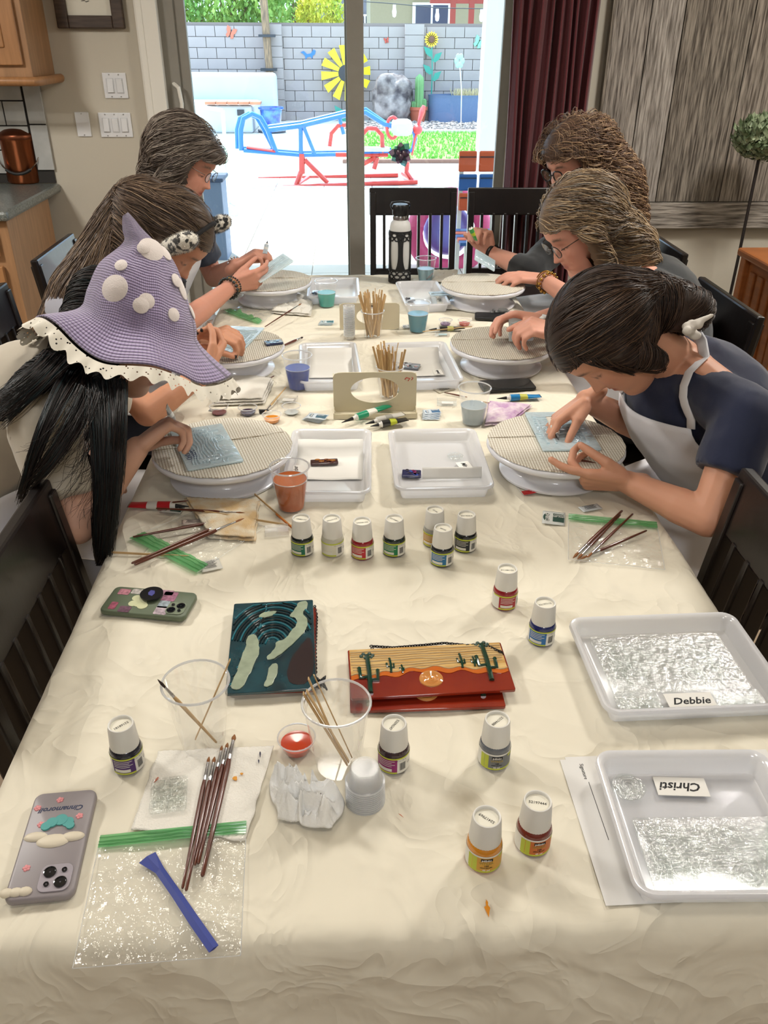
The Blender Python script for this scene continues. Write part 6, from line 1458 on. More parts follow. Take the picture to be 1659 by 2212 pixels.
def hand_mb(mb, wr, d, n, side, curl=(35, 40, 25), tcurl=20, spread=1.0, s=1.0, curls=None, topp=.5):
    """wr wrist, d towards knuckles, n palm normal, side = thumb side (+1/-1 of d x n)"""
    wr = V(wr); d = V(d).normalized(); n = V(n); n = (n-d*n.dot(d)).normalized(); t = d.cross(n)*side; tips = []
    mb.caps(wr-d*.03, wr+d*.012, .0245*s, .023*s, e=.78, ref=n)
    offs = (.028, .0095, -.009, -.027); lens = ((.040, .024, .020), (.044, .027, .021), (.041, .026, .020), (.032, .020, .018)); kn = (.083, .088, .084, .075); rr = (.0098, .0100, .0096, .0086)
    for i in range(4):
        k0 = wr+t*(offs[i]*.62*s)+d*.012*s; k1 = wr+t*(offs[i]*s)+d*(kn[i]*s)
        mb.caps(k0, k1, .0155*s, .0115*s)
        c3 = (curls[i] if curls else curl); a = 0; p = k1; dd0 = (d+t*((1.5-i)*.055*spread)).normalized()
        for q in range(3):
            a += R(c3[q]); dd = dd0*math.cos(a)+n*math.sin(a); p2 = p+dd*(lens[i][q]*s); r0 = rr[i]*s*(1-.09*q); mb.caps(p, p2, r0, r0*.93); p = p2
        tips.append((p, dd))
    mb.caps(wr+d*.02*s, wr+d*.066*s, .021*s, .021*s, e=.62, ref=n)
    # thumb
    b0 = wr+t*.020*s+d*.018*s+n*.008*s; b1 = wr+t*.041*s+d*.050*s+n*.020*s*(.5+topp); mb.caps(b0, b1, .0165*s, .0125*s)
    td = (d*.80+t*(.50-.55*topp)+n*(.15+.5*topp)).normalized(); b2 = b1+td*.034*s; mb.caps(b1, b2, .0112*s, .0098*s)
    ta = R(tcurl); td2 = (td*math.cos(ta)+(-t*.5+n*.5)*math.sin(ta)).normalized(); b3 = b2+td2*.027*s; mb.caps(b2, b3, .0100*s, .0080*s); tips.append((b3, td2))
    return tips
def torso_rings(S_, k=1.0, infl=0):
    """S_: pelvis, neck base, facing -> elliptical rings"""
    pel, nk, f = V(S_['pelvis']), V(S_['neck']), V(S_['face_dir']).normalized(); lat = V((-f.y, f.x, 0))
    back = S_.get('hunch', .07); mid = (pel+nk)/2 - f*back+V((0, 0, .03)); rings = []; ax = []
    prof = [(0, .17, .13), (.08, .178, .135), (.2, .165, .125), (.35, .148, .115), (.5, .152, .122), (.65, .165, .128), (.78, .172, .118), (.87, .160, .098), (.94, .115, .075), (1, .07, .06)]
    for t, w_, dp in prof:
        c = pel*(1-t)**2+mid*2*t*(1-t)+nk*t*t; tg = ((mid-pel)*(1-t)+(nk-mid)*t).normalized(); dv = tg.cross(lat).normalized()
        if dv.dot(f) < 0: dv = -dv
        w2, d2 = (w_*k+infl), (dp*k+infl); rings.append([c+lat*(w2*math.cos(2*PI*j/32))+dv*(d2*math.sin(2*PI*j/32)) for j in range(32)]); ax.append((c, lat, dv, tg))
    return rings, ax
def inside_paint(me, A, c, base, lip='#a8564f', brow='#4a382e', dark=None, blush='#c98a78', nails=None, tips=()):
    a = arr(me); Ai = np.array(A.inverted()); loc = (a-np.array(c)) @ Ai.T; x, y, z = loc.T; col = np.tile(np.array(lin(base)), (len(a), 1))
    def mixin(w_, cc):
        nonlocal col; w_ = np.clip(w_, 0, 1)[:, None]; col = col*(1-w_)+np.array(lin(cc))*w_
    hd = (y > .03) & (np.abs(x) < .075) & (z > -.13) & (z < .11) & (y < .14)
    bl = np.exp(-((np.abs(x)-.04)/.018)**2-((z+.025)/.02)**2)*hd; mixin(bl*.45, blush); mixin(np.exp(-(x/.014)**2-((z+.03)/.012)**2)*hd*.35, blush)
    mixin((np.exp(-(x/.021)**4-((z+.0575)/.0095)**4))*hd*.85*(y > .06)*(y < .10), lip)
    mixin(np.exp(-(x/.02)**4-((z+.0575)/.0016)**2)*hd*(y > .06)*(y < .10)*.7, '#5a2a28')
    bz = .0305+.004*(1-((np.abs(x)-.034)/.016)**2); mixin(np.exp(-((np.abs(x)-.033)/.0165)**4-((z-bz)/.0038)**2)*hd, brow)
    ez = -.0015-.0035*(1-((np.abs(x)-.031)/.014)**2)*1+.003; mixin(np.exp(-((np.abs(x)-.031)/.0145)**4-((z-ez)/.0024)**2)*hd, '#2a1a16')
    mixin(np.exp(-((np.abs(x)-.031)/.016)**4-((z-.010)/.006)**2)*hd*.25, '#8a5a4a')
    if nails:
        for p, dd in tips:
            d_ = np.linalg.norm(a-np.array(p+dd*.004), axis=1); mixin((d_ < .0065)*1.0, nails)
    ca = me.color_attributes.new('Col', 'FLOAT_COLOR', 'POINT'); ca.data.foreach_set('color', np.concatenate([col, np.ones((len(a), 1))], 1).ravel())
def paint_const(me, c, var=.0):
    n = len(me.vertices); col = np.tile(np.array([*lin(c), 1]), (n, 1)); ca = me.color_attributes.new('Col', 'FLOAT_COLOR', 'POINT'); ca.data.foreach_set('color', col.ravel())
m_skin = mat('skin', '#c89078', .5, attr='Col', sss=.12, bump=.12, bscale=350, bdist=.0008, spec=.4)
m_hair = mat('hair', '#4a3a2c', .5, attr='Col', spec=.5)
m_apron = mat('white_apron_cloth', '#dcdce0', .85, sheen=.1, bump=.15, bscale=500)

def strands(shell, flow, n, L_, colors, seed, mask=None, step=.0125, r=.0011, lift=.0025, curl=0, cfreq=60, stray=.12, start=None, stop=None, glue=1.0, sides=3):
    vs = arr(shell); bv = BVHTree.FromPolygons([tuple(v) for v in vs], [tuple(p.vertices) for p in shell.polygons]); nr = normals(shell)
    r_ = random.Random(seed); out = MB(); ids = [i for i in range(len(vs)) if (start is None or start(V(vs[i])))]
    if not ids: return out
    for k in range(n):
        i = r_.choice(ids); p = V(vs[i]); nrm = V(nr[i]); pts = []; ln = L_*r_.uniform(.6, 1.15); steps = int(ln/step); off = lift*r_.uniform(.2, 1.6); ph = r_.uniform(0, 6.3); wild = r_.random() < stray; cr = curl*r_.uniform(.6, 1.4)
        jit = V((r_.gauss(0, 1), r_.gauss(0, 1), r_.gauss(0, 1)))*.10
        for s_ in range(steps):
            q = bv.find_nearest(p)
            if q[0] is None: break
            c_, nn = q[0], q[1]
            if (p-c_).dot(nn) < 0 or (p-c_).length < .02*glue or glue >= 1: base = c_
            else: base = p
            o = off+(.010*(s_/max(1, steps))*(.4+r_.random()*.2) if wild else 0)
            side = nn.cross(V(flow(base))).normalized() if cr else V()
            pos = base+nn*(o+cr*(1+math.cos(s_*step*cfreq+ph)))+side*(cr*math.sin(s_*step*cfreq+ph))*1.3
            if (mask and mask(pos)) or (stop and stop(pos)): break
            pts.append(pos); f = V(flow(base))+jit; f = f-nn*f.dot(nn)*.9
            if f.length < .05: break
            p = base+f.normalized()*step
        if len(pts) < 4: continue
        c = lin(r_.choice(colors)); v = r_.uniform(.75, 1.2); out.col = tuple(min(1, x*v) for x in c)
        m_ = len(pts); out.tube(pts, [r*min(1, .35+u*2/m_)*min(1, .15+(m_-u)*3/m_) for u in range(m_)], sides, cap=False)
    return out
def hair_object(parent, shell, shellcol, sts, name='hair', label=None):
    mb = MB(); a = arr(shell); mb.col = lin(shellcol); mb.add([tuple(v) for v in a], [tuple(p.vertices) for p in shell.polygons])
    for s_ in sts:
        o = len(mb.v); mb.v += s_.v; mb.f += [tuple(i+o for i in f) for f in s_.f]; mb.m += s_.m; mb.c += s_.c
    ob = mb.build(name, m_hair, parent, angle=0, label=label); ob.location = -parent.location; return ob
def cut(me, pred):
    bm = bmesh.new(); bm.from_mesh(me); bmesh.ops.delete(bm, geom=[v for v in bm.verts if pred(v.co)], context='VERTS'); bm.to_mesh(me); bm.free(); return me

def person(label, S_, base='#c08a72', shirt='#151a20', cloth_r=.9, sleeve=.55, voxel=.0042, apron=True, hk=1.0, bk=1.0, neckr=.048, lipc='#a8564f', browc='#4a382e', pants='#2a2d38', nails=None, shirtvar=0, shirt_name='shirt', dec=.36, apron_low=False, ak=1.0):
    root = T('person', label, 'person', (S_['pelvis'][0], S_['pelvis'][1], 0)); c = V(S_['head']); A = frame(S_['fwd'], S_['up']); S_['A'] = A
    mb = MB(); mb.loft([[c+A @ (p*hk) for p in rg] for rg in HEADR])
    for q in (-1, 1): mb.ell(c+A @ V((q*.074, -.012, -.006)), [A @ V((.008, 0, 0)), A @ V((0, .015, 0)), A @ V((0, .004, .029))], 12, 8)
    nk = V(S_['neck']); nb = c+A @ V((0, -.035, -.055)); mb.caps(nb, nk+V((0, 0, -.02)), neckr, neckr*1.12)
    rings, ax = torso_rings(S_, bk); mb.loft(rings)
    shL, shR = V(S_['sh'][0]), V(S_['sh'][1]); up_c = ax[-3][0]
    for s_ in (shL, shR): mb.caps(nk.lerp(s_, .15)-V((0, 0, .015)), s_, .05*bk, .052*bk)
    tips = []
    for (s_, e, w_) in ((shL, *map(V, S_['armA'])), (shR, *map(V, S_['armB']))): arm_mb(mb, s_, e, w_, bk*ak)
    for h_ in S_['hands']: tips += hand_mb(mb, *h_[0], **h_[1])
    pel, f = V(S_['pelvis']), V(S_['face_dir']).normalized(); lat = V((-f.y, f.x, 0)); legs = []
    for q in (-1, 1):
        hip = pel+lat*(q*.09)+V((0, 0, -.0)); kn = pel+lat*(q*.13)+f*.42+V((0, 0, -.01)); an = kn+V((0, 0, -kn.z+.10))-f*.05; legs.append((hip, kn, an))
        mb.caps(hip, kn, .088*bk, .060); mb.caps(kn, an, .058, .038); mb.caps(an+V((0, 0, -.055)), an+f*.17+V((0, 0, -.065)), .037, .028, e=.8)
    me = remesh(mb, voxel, 2, dec); inside_paint(me, A, c, base, lip=lipc, brow=browc, nails=nails, tips=tips)
    body = meobj('body', me, m_skin, root); S_['tips'] = tips
    # shirt
    sm = mat('cloth_'+shirt[1:], shirt, .88, sheen=.25, var=shirtvar, vscale=8, bump=.2, bscale=420, bdist=.0008)
    mb = MB(); rg, ax = torso_rings(S_, bk, .013); mb.loft(rg[:-1]+[[ax[-1][0]+(p-ax[-1][0])*1.0 for p in rg[-1]]])
    sl = S_.get('sleeves', (sleeve, sleeve))
    for (s_, e, w_), sv_ in zip(((shL, *map(V, S_['armA'])), (shR, *map(V, S_['armB']))), sl):
        mb.caps(nk.lerp(s_, .2)-V((0, 0, .025)), s_, .050*bk, .064*bk)
        if sv_ <= 1: mb.caps(s_, s_.lerp(e, sv_), .064*bk, (.060-.006*sv_)*bk+.004, f1=True)
        else: mb.caps(s_, e, .064*bk, .050*bk); mb.caps(e, e.lerp(w_, sv_-1), .050*bk, (.050-.018*(sv_-1))*bk, f1=True)
    me = remesh(mb, .0075, 3); a = arr(me); nn = normals(me)
    d_ = np.array([.006*noise.fractal(V(p)*9+V((3, 1, len(label))), 1, 2, 3)+.004*(1-abs(noise.noise(V((p[0]*14+p[2]*9, p[1]*14, p[2]*8)))))-.002 for p in a]); setarr(me, a+nn*d_[:, None])
    me = evalmesh(me, [('DECIMATE', dict(ratio=.45))]); shirt_o = meobj(shirt_name, me, sm, root)
    # trousers
    mb = MB(); mb.loft(torso_rings(S_, bk, .02)[0][:3])
    for hip, kn, an in legs: mb.caps(hip, kn, .096*bk, .068); mb.caps(kn, an, .066, .050, f1=True)
    meobj('trousers', remesh(mb, .014, 2, .5), mat('trouser_'+pants[1:], pants, .9), root)
    for hip, kn, an in legs:
        mb = MB(); mb.caps(an+V((0, 0, -.05)), an+f*.18+V((0, 0, -.062)), .043, .034, e=.85); meobj('shoe', remesh(mb, .008, 1), mat('shoe_dark', '#2a2725', .6), root)
    sbv = BVHTree.FromPolygons([tuple(v) for v in arr(shirt_o.data)], [tuple(p.vertices) for p in shirt_o.data.polygons])
    if apron:
        # bib follows the chest, skirt falls over the lap, straps round the neck
        g = MB(); nu, nv = 22, 30; lat2 = lat
        _, axs = torso_rings(S_, bk, .026)
        W0 = [(t, w_*bk+.024, dp*bk+.024) for t, w_, dp in [(0, .17, .13), (.08, .178, .135), (.2, .165, .125), (.35, .148, .115), (.5, .152, .122), (.65, .165, .128), (.78, .172, .118), (.87, .160, .098)]]
        def bib(u, v):
            t = .05+v*.80; i = max(0, min(len(W0)-2, sum(1 for q in W0 if q[0] <= t)-1)); k = (t-W0[i][0])/(W0[i+1][0]-W0[i][0]); k = max(0, min(1, k))
            w_ = W0[i][1]*(1-k)+W0[i+1][1]*k; dp = W0[i][2]*(1-k)+W0[i+1][2]*k; c0, l0, d0, _ = axs[i]; c1, l1, d1, _ = axs[i+1]; c_ = c0.lerp(c1, k); dv = d0.lerp(d1, k).normalized()
            sp = (1.25 if v < .45 else 1.25-.62*min(1, (v-.45)/.5)); a = (u-.5)*2*sp
            p = c_+lat2*(w_*math.sin(a))+dv*(dp*math.cos(a)+.004)
            return p+dv*(.006*noise.noise(V((p.x*12, p.y*12, p.z*9)))+.004*math.sin(p.y*40+p.z*12)*(.5 if v > .5 else 1))
        g.grid(bib, nu, nv)
        ap = g.build('apron', m_apron, root, angle=0, solid=.0025); ap.location = -root.location
        for q in (0, 1):
            an_ = (nb-nk).normalized(); ov = V((0, 0, 1))-f*.5; ov = (ov-an_*ov.dot(an_)).normalized(); base_ = nk.lerp(nb, .12); p0 = bib(q, 1)
            p1 = base_+lat*((q-.5)*.15)+ov*.012; pk = base_+ov*(neckr*1.12+.006)+lat*((q-.5)*.02); pe = base_+ov*(neckr*.8)+lat*((q-.5)*.10)
            line = []
            for j_ in range(9):
                p_ = p0.lerp(p1, j_/8)+f*.03*math.sin(PI*j_/8); h_ = sbv.find_nearest(p_)
                if h_[0] is not None and j_ > 0: p_ = h_[0]+h_[1]*.006
                line.append(p_)
            st_ = MB().tube(line+[pe, pk], .012, 8, flat=.2, ref=f).build('apron_strap', m_apron, root, angle=0); st_.location = -root.location
        if S_.get('lap', True):
            s_ = MB()
            def lap(u, v):
                y_ = (u-.5)*.42; p = pel+lat*y_+f*(.06+.42*v)+V((0, 0, .115-.035*v-abs(y_)*.10)); return p+V((0, 0, .008*math.sin(u*15+v*4)))
            s_.grid(lap, 16, 12); o = s_.build('apron_skirt', m_apron, root, angle=0, solid=.003); o.location = -root.location
    return root
def face_cut(c, A, zt=.062, yb=.028, k=1.0, low=-.2):
    Ai = A.inverted(); c = V(c)
    def pred(p):
        l = (Ai @ (V(p)-c))/k; return l.y > yb and l.z < zt-.004*abs(l.x)*0 and l.z > low and l.y > yb+max(0, l.z)*.25
    return pred
def cap_shell(c, A, k=1.0, rad=(.087, .108, .098), off=(0, -.018, .022)):
    mb = MB(); mb.ell(V(c)+A @ V(off)*k, [A @ V((rad[0]*k, 0, 0)), A @ V((0, rad[1]*k, 0)), A @ V((0, 0, rad[2]*k))], 28, 20); return mb
def glasses(parent, c, A, m, k=1.0, w_=.029, h_=.020, thick=.0018, ybr=.094, z0=.006, cat=0, half=False):
    t = MB(); c = V(c); L_ = lambda x, y, z: c+A @ (V((x, y, z))*k)
    for q in (-1, 1):
        pts = [L_(q*.033+w_*.86*math.cos(a)*(1+.1*cat*max(0, math.sin(a))), ybr-.004*abs(math.cos(a)), z0+h_*math.sin(a)+cat*.004*max(0, q*math.cos(a))) for a in [2*PI*i/28 for i in range(29)]]
        t.tube(pts, thick*k, 6)
        t.tube([L_(q*.062, ybr-.006, z0+.008), L_(q*.076, .05, z0+.010), L_(q*.080, -.005, z0+.006), L_(q*.078, -.03, z0-.012)], thick*k*.9, 6)
    t.tube([L_(-.008, ybr, z0+.004), L_(0, ybr+.004, z0+.006), L_(.008, ybr, z0+.004)], thick*k, 6)
    o = t.build('glasses_frame', m, parent); o.location = -parent.location
    g = MB()
    for q in (-1, 1): g.add([L_(q*.033+w_*.86*math.cos(a), ybr-.002, z0+h_*math.sin(a)) for a in [2*PI*i/24 for i in range(24)]], [tuple(range(24))])
    l_ = g.build('lens', clear('spectacle_lens', (.97, .98, .98), .03, .2), o, False); return o
def put(mb, name, m, root, **k):
    o = mb.build(name, m, root, **k); o.location = -root.location; return o
X_ = V((1, 0, 0)); Y_ = V((0, 1, 0)); Z_ = V((0, 0, 1))
# ---------------------------------------------------------------- woman in navy, near right
S6 = dict(head=PY(1313, 738, 1.60), fwd=(-.40, -.12, -.90), up=(-.86, -.05, .50), pelvis=(1.02, 1.74, .60), neck=PY(1468, 766, 1.66), face_dir=(-.9, -.42, 0), hunch=-.07,
          sh=(PY(1612, 905, 1.45), PY(1432, 805, 1.84)),
          armA=(PZ(1530, 1120, .80), PZ(1352, 1040, .815)), armB=(PY(1390, 925, 1.86), PY(1266, 864, 1.70)), sleeves=(.55, .6))
S6['hands'] = [((S6['armA'][1], (-.97, .10, .02), (-.05, .72, .55), -1), dict(curls=((8, 14, 10), (52, 50, 30), (62, 58, 30), (70, 60, 30)), tcurl=15, topp=.6, s=.98)),
               ((S6['armB'][1], (-.82, -.22, -.50), (.40, -.30, -.85), 1), dict(curls=((28, 30, 18), (32, 36, 20), (38, 40, 22), (20, 25, 10)), tcurl=10, topp=.5, spread=1.5, s=.98))]
p6 = person('person in navy tee and white apron bending over the near right turntable', S6, base='#cd977c', shirt='#18203c', hk=1.0, voxel=.0038, sleeve=.6, browc='#3c2a20', pants='#3a4356')
c, A = S6['head'], S6['A']; hm = cap_shell(c, A, 1.0, (.098, .120, .110), (0, -.022, .026))
hm.caps(c+A @ V((0, -.09, -.01)), c+A @ V((.0, -.115, -.095)), .066, .052); hm.ell(c+A @ V((0, -.118, -.125)), (.052, .048, .046))
for q in (-1, 1): hm.caps(c+A @ V((q*.075, .0, .01)), c+A @ V((q*.078, -.01, -.075)), .032, .020)
sh = remesh(hm, .006, 4); fc = face_cut(c, A, .062, .034); cut(sh, fc)
Ai = A.inverted()
def fl6(p):
    l = Ai @ (V(p)-c); s = 1 if l.x > 0 else -1
    if l.z < -.09 and l.y < -.05: return A @ V((-l.z*8, -.5, l.x*8))
    return A @ V((s*.55*(1 if abs(l.x) < .07 else .2), -1.0, -.55 if l.z > -.02 else .25))
cols = ['#2c1e17', '#3c2a20', '#4c382b', '#241813', '#5c4636', '#35241b']
st = strands(sh, fl6, 2600, .20, cols, 61, mask=fc, r=.0010, lift=.0028, stray=.1)
st2 = strands(sh, lambda p: A @ V((0, .3, -1)), 160, .13, cols, 62, r=.0009, lift=.004, stray=.6, start=lambda p: (Ai @ (p-c)).y > .02 and abs((Ai @ (p-c)).x) > .05)
hair_object(p6, sh, '#2e2019', [st, st2], label='dark brown hair pinned in a low bun')
sc_ = MB(); b0_ = PY(1492, 716, 1.53)
for k_ in range(7): sc_.ell(b0_+V((.010*math.cos(k_), .010*math.sin(k_*1.7), -.008+.004*k_)), (.013-.0006*k_, .010, .009), 12, 8)
sc_.caps(b0_+V((.005, 0, .015)), b0_+V((.03, -.01, .034)), .008, .004)
meobj('scrunchie', remesh(sc_, .003, 1), mat('white_scrunchie', '#d6d0c8', .85), p6)
# ---------------------------------------------------------------- girl with violet hat, near left
S1 = dict(head=PY(300, 722, 1.66), fwd=(.76, -.22, -.62), up=(.58, .0, .80), pelvis=(-.90, 1.66, .60), neck=PY(165, 785, 1.66), face_dir=(1, 0, 0), hunch=.10,
          sh=(PY(95, 925, 1.48), PY(225, 860, 1.84)),
          armA=(PZ(165, 1135, .80), PZ(296, 968, .895)), armB=((-.70, 1.95, .82), (-.58, 1.80, .71)), sleeves=(.75, .7))
S1['hands'] = [((S1['armA'][1], (.66, .55, .38), (.35, -.2, -.9), 1), dict(curls=((55, 60, 35), (60, 60, 35), (62, 60, 35), (62, 60, 35)), tcurl=20, topp=.7, s=.96)),
               ((S1['armB'][1], (.2, -.95, -.1), (.1, .1, -.95), -1), dict(curl=(40, 45, 25), s=.95))]
p1 = person('person in cream tee wearing a violet knitted mushroom hat at the near left', S1, base='#c69a84', shirt='#b5ac9c', shirtvar=.12, voxel=.0038, sleeve=.75, pants='#8a8c94', bk=1.0)
c, A = S1['head'], S1['A']; Ai1 = A.inverted(); hm = cap_shell(c, A, 1.0, (.090, .112, .104))
bk_ = c+A @ V((0, -.09, -.04)); 
YF = 1.37
q_a, q_b, q_c, q_d = PY(225, 842, 1.53), PY(238, 900, YF), PY(232, 1050, YF-.01), PY(222, 1205, YF-.01)
hm.caps(c+A @ V((0, -.08, -.02)), q_a, .070, .036); hm.caps(q_a, q_b, .036, .032); hm.caps(q_b, q_c, .034, .030); hm.caps(q_c, q_d, .030, .012)
hm.caps(PY(262, 850, 1.48), PY(258, 930, YF+.02), .020, .020); hm.caps(PY(258, 930, YF+.02), PY(240, 1080, YF), .020, .014)
r_a, r_b, r_c = PY(150, 775, 1.56), PY(75, 815, 1.50), PY(5, 880, 1.46)
hm.caps(c+A @ V((0, -.10, .01)), r_a, .06, .038); hm.caps(r_a, r_b, .036, .026); hm.caps(r_b, r_c, .026, .02)
for k0, k1, k2 in () and (((170, 820, 1.44), (95, 900, 1.37), (42, 1050, 1.34)), ((200, 850, 1.42), (130, 960, 1.355), (62, 1030, 1.34)), ((215, 880, 1.40), (170, 985, 1.35), (70, 1060, 1.33))):
    P0, P1, P2 = PY(*k0), PY(*k1), PY(*k2); hm.caps(P0, P1, .020, .012); hm.caps(P1, P2, .012, .003)
sh = remesh(hm, .006, 3); fc = face_cut(c, A, .06, .03); cut(sh, fc)
def fl1(p):
    w_ = V(p)-c
    if w_.z > -.02: return A @ V((.2, -1, -.7))
    return V((-.5 if V(p).x < -.47 else -.06, -.1, -1))
cols = ['#100d0e', '#1a1414', '#241a18', '#0b0a0c', '#142428', '#2c2220']
st = strands(sh, fl1, 1600, .38, cols, 12, mask=fc, r=.0012, lift=.003, step=.02, stray=.2)
rr_ = random.Random(5); loose = MB()
def lock(n_, A_, B_, C_, w0, w1, w2, r_=.0009, jit=.006):
    """a fan of parallel hairs through three places; w = half widths there (px, py)"""
    for k in range(n_):
        u = rr_.uniform(-1, 1); d_ = rr_.uniform(0, .02); e_ = rr_.uniform(.75, 1.05); q = [PY(P_[0]+u*w_[0]+rr_.gauss(0, 2), P_[1]+u*w_[1]+rr_.gauss(0, 3), P_[2]-d_*(1 if j_ else .3)) for j_, (P_, w_) in enumerate(((A_, w0), (B_, w1), (C_, w2)))]
        q[2] = q[1].lerp(q[2], e_); pts = []
        for i in range(15): t = i/14; pts.append(q[0]*((1-t)*(1-2*t))+q[1]*(4*t*(1-t))+q[2]*(t*(2*t-1))+V((noise.noise(V((k*.37, t*3, 1))), 0, noise.noise(V((k*.37, t*3, 5)))))*jit*t)
        loose.col = lin(rr_.choice(cols)); loose.tube(pts, [r_*(1-.65*i/14) for i in range(15)], 3, cap=False)
lock(520, (225, 822, 1.49), (232, 980, 1.335), (222, 1195, 1.34), (42, 0), (34, 0), (20, 12))
lock(150, (262, 825, 1.50), (262, 900, 1.36), (248, 1060, 1.35), (10, 0), (12, 0), (16, 10))
lock(170, (165, 800, 1.53), (100, 915, 1.345), (42, 1085, 1.34), (26, 6), (14, 10), (5, 10))
lock(170, (205, 820, 1.50), (140, 950, 1.34), (52, 1055, 1.33), (22, 10), (12, 14), (6, 16))
lock(180, (130, 770, 1.50), (70, 830, 1.42), (-5, 890, 1.40), (30, 8), (20, 20), (10, 40))
lock(60, (215, 850, 1.42), (170, 960, 1.335), (110, 1010, 1.33), (50, 20), (60, 40), (70, 40), .0006, .02)
lock(40, (205, 850, 1.42), (200, 1000, 1.335), (150, 1110, 1.33), (30, 20), (40, 40), (60, 50), .0006, .03)
hair_object(p1, sh, '#120f10', [st, loose], label='very long straight black hair')
# the hat
hat = T('mushroom_hat', 'violet knitted mushroom hat with white felt dots and lace brim', 'hat', PY(290, 740, 1.66)); hb_ = hat.location
m_knit = bpy.data.materials.new('violet_knit'); MATS['violet_knit'] = m_knit; m_knit.use_nodes = True
nt = m_knit.node_tree; N = nt.nodes; L = nt.links; b_ = N['Principled BSDF']; b_.inputs['Roughness'].default_value = .95; b_.inputs['Sheen Weight'].default_value = .6
uvn = N.new('ShaderNodeAttribute'); uvn.attribute_name = 'Col'; sep = N.new('ShaderNodeSeparateColor'); L.new(uvn.outputs['Color'], sep.inputs[0])
wv = wave(sep.outputs[0], PI*64, 0); w2 = wave(sep.outputs[1], PI*150, 0); ad = N.new('ShaderNodeMath'); ad.operation = 'MULTIPLY_ADD'; ad.inputs[1].default_value = .45; L.new(w2, ad.inputs[0]); L.new(wv, ad.inputs[2])
mx = N.new('ShaderNodeMix'); mx.data_type = 'RGBA'; mx.inputs[6].default_value = (*lin('#6d6087'), 1); mx.inputs[7].default_value = (*lin('#a596bd'), 1); mr = N.new('ShaderNodeMapRange'); mr.inputs[2].default_value = 1.2; L.new(ad.outputs[0], mr.inputs[0]); L.new(mr.outputs[0], mx.inputs['Factor']); L.new(mx.outputs[2], b_.inputs['Base Color'])
bp_ = N.new('ShaderNodeBump'); bp_.inputs['Distance'].default_value = .003; bp_.inputs['Strength'].default_value = .8; L.new(ad.outputs[0], bp_.inputs['Height']); L.new(bp_.outputs[0], b_.inputs['Normal'])
hcs = [PY(278, 472, 1.66)-hb_, PY(296, 505, 1.66)-hb_, PY(320, 545, 1.66)-hb_, PY(309, 600, 1.65)-hb_, PY(308, 660, 1.64)-hb_, PY(302, 712, 1.63)-hb_, PY(290, 752, 1.62)-hb_]; tip = hcs[0]
hrs = [.010, .026, .047, .082, .104, .118, .172]
hn = (CR*.31+CU*.93-CF*.16).normalized(); hx = (CR*.94-CU*.33); hx = (hx-hn*hx.dot(hn)).normalized(); hy = hn.cross(hx)
def cr(P, t):
    n_ = len(P)-1; i = min(n_-1, int(t*n_)); k = t*n_-i; g_ = lambda j: P[max(0, min(n_, j))]
    a, b, c2, d2 = g_(i-1), g_(i), g_(i+1), g_(i+2); return ((b*2)+(c2-a)*k+(a*2-b*5+c2*4-d2)*k*k+(b*3-a-c2*3+d2)*k*k*k)*.5
def hatp(a, t, off=0):
    c_ = cr(hcs, min(.9999, t)); r_ = cr(hrs, min(.9999, t))+off; w_ = max(0, t-.78)/.22
    r_ *= 1+.05*w_*math.sin(5*a+1); c2 = c_+hn*(w_*.014*math.sin(5*a+.5)+.010*w_*math.sin(3*a+2)-.012*w_*w_); kx = 1+.10*w_
    dd = 0.5+.5*math.sin(t*PI)
    return c2+hx*(r_*kx*math.cos(a))+hy*(r_*math.sin(a)*(1-.05*w_))+hn*(.004*noise.noise(V((3*math.cos(a), 3*math.sin(a), t*6))))
mbh = MB(); NU, NVh = 120, 70
vs = []; cs = []
for j in range(NVh):
    for i in range(NU): vs.append(tuple(hatp(2*PI*i/NU, j/(NVh-1)))); cs.append((j/(NVh-1), i/NU if i < NU else 0, 0))
mbh.v = vs; mbh.c = cs
for j in range(NVh-1):
    for i in range(NU): k = (i+1) % NU; mbh.f.append((j*NU+i, j*NU+k, (j+1)*NU+k, (j+1)*NU+i)); mbh.m.append(0)
mbh.v.append(tuple(tip+V((0, 0, .010)))); mbh.c.append((0, 0, 0))
for i in range(NU): mbh.f.append((NU*NVh, (i+1) % NU, i)); mbh.m.append(0)
mbh.build('crown', m_knit, hat, angle=0, solid=.003)
m_felt = mat('white_felt', '#d8cfcb', .95, sheen=.4, bump=.4, bscale=400)
def felt(px, py, r_, r2=None, ofs=.0045):
    # find the knit point nearest to that photo place, facing the viewer
    best = None; o_ = V((0, 0, CAMZ)); d = ray(px, py).normalized()
    for j in range(4, NVh-6):
        for i in range(NU):
            p = V(vs[j*NU+i])+hb_-o_; t_ = p.dot(d); e = (p-d*t_).length+(.02*t_)
            if best is None or e < best[0]: best = (e, j, i)
    _, j, i = best; p = V(vs[j*NU+i]); n_ = (V(vs[j*NU+(i+1) % NU])-V(vs[j*NU+(i-1) % NU])).cross(V(vs[(j-1)*NU+i])-V(vs[(j+1)*NU+i])).normalized()
    if n_.dot(d) > 0: n_ = -n_
    x, y, _ = basis(n_); g = MB(); ring = lambda s, o2: [p+x*(r_*s*math.cos(2*PI*k/24))+y*((r2 or r_)*s*math.sin(2*PI*k/24))+n_*(ofs+o2-.35*(s*r_)**2/.06) for k in range(24)]
    g.loft([ring(1, -.002), ring(1, 0), ring(.6, .001), ring(.05, .0015)]); g.build('felt_dot', m_felt, hat)
for a in ((262, 575, .012), (250, 622, .026), (325, 540, .024), (310, 540, .012, None, .007), (355, 548, .012, .016), (318, 653, .015), (304, 663, .015, None, .0075), (374, 682, .013), (375, 608, .013, None, .007), (392, 622, .014, .022), (412, 675, .010, .014)): felt(*a)
mbl = MB(); NL = 300
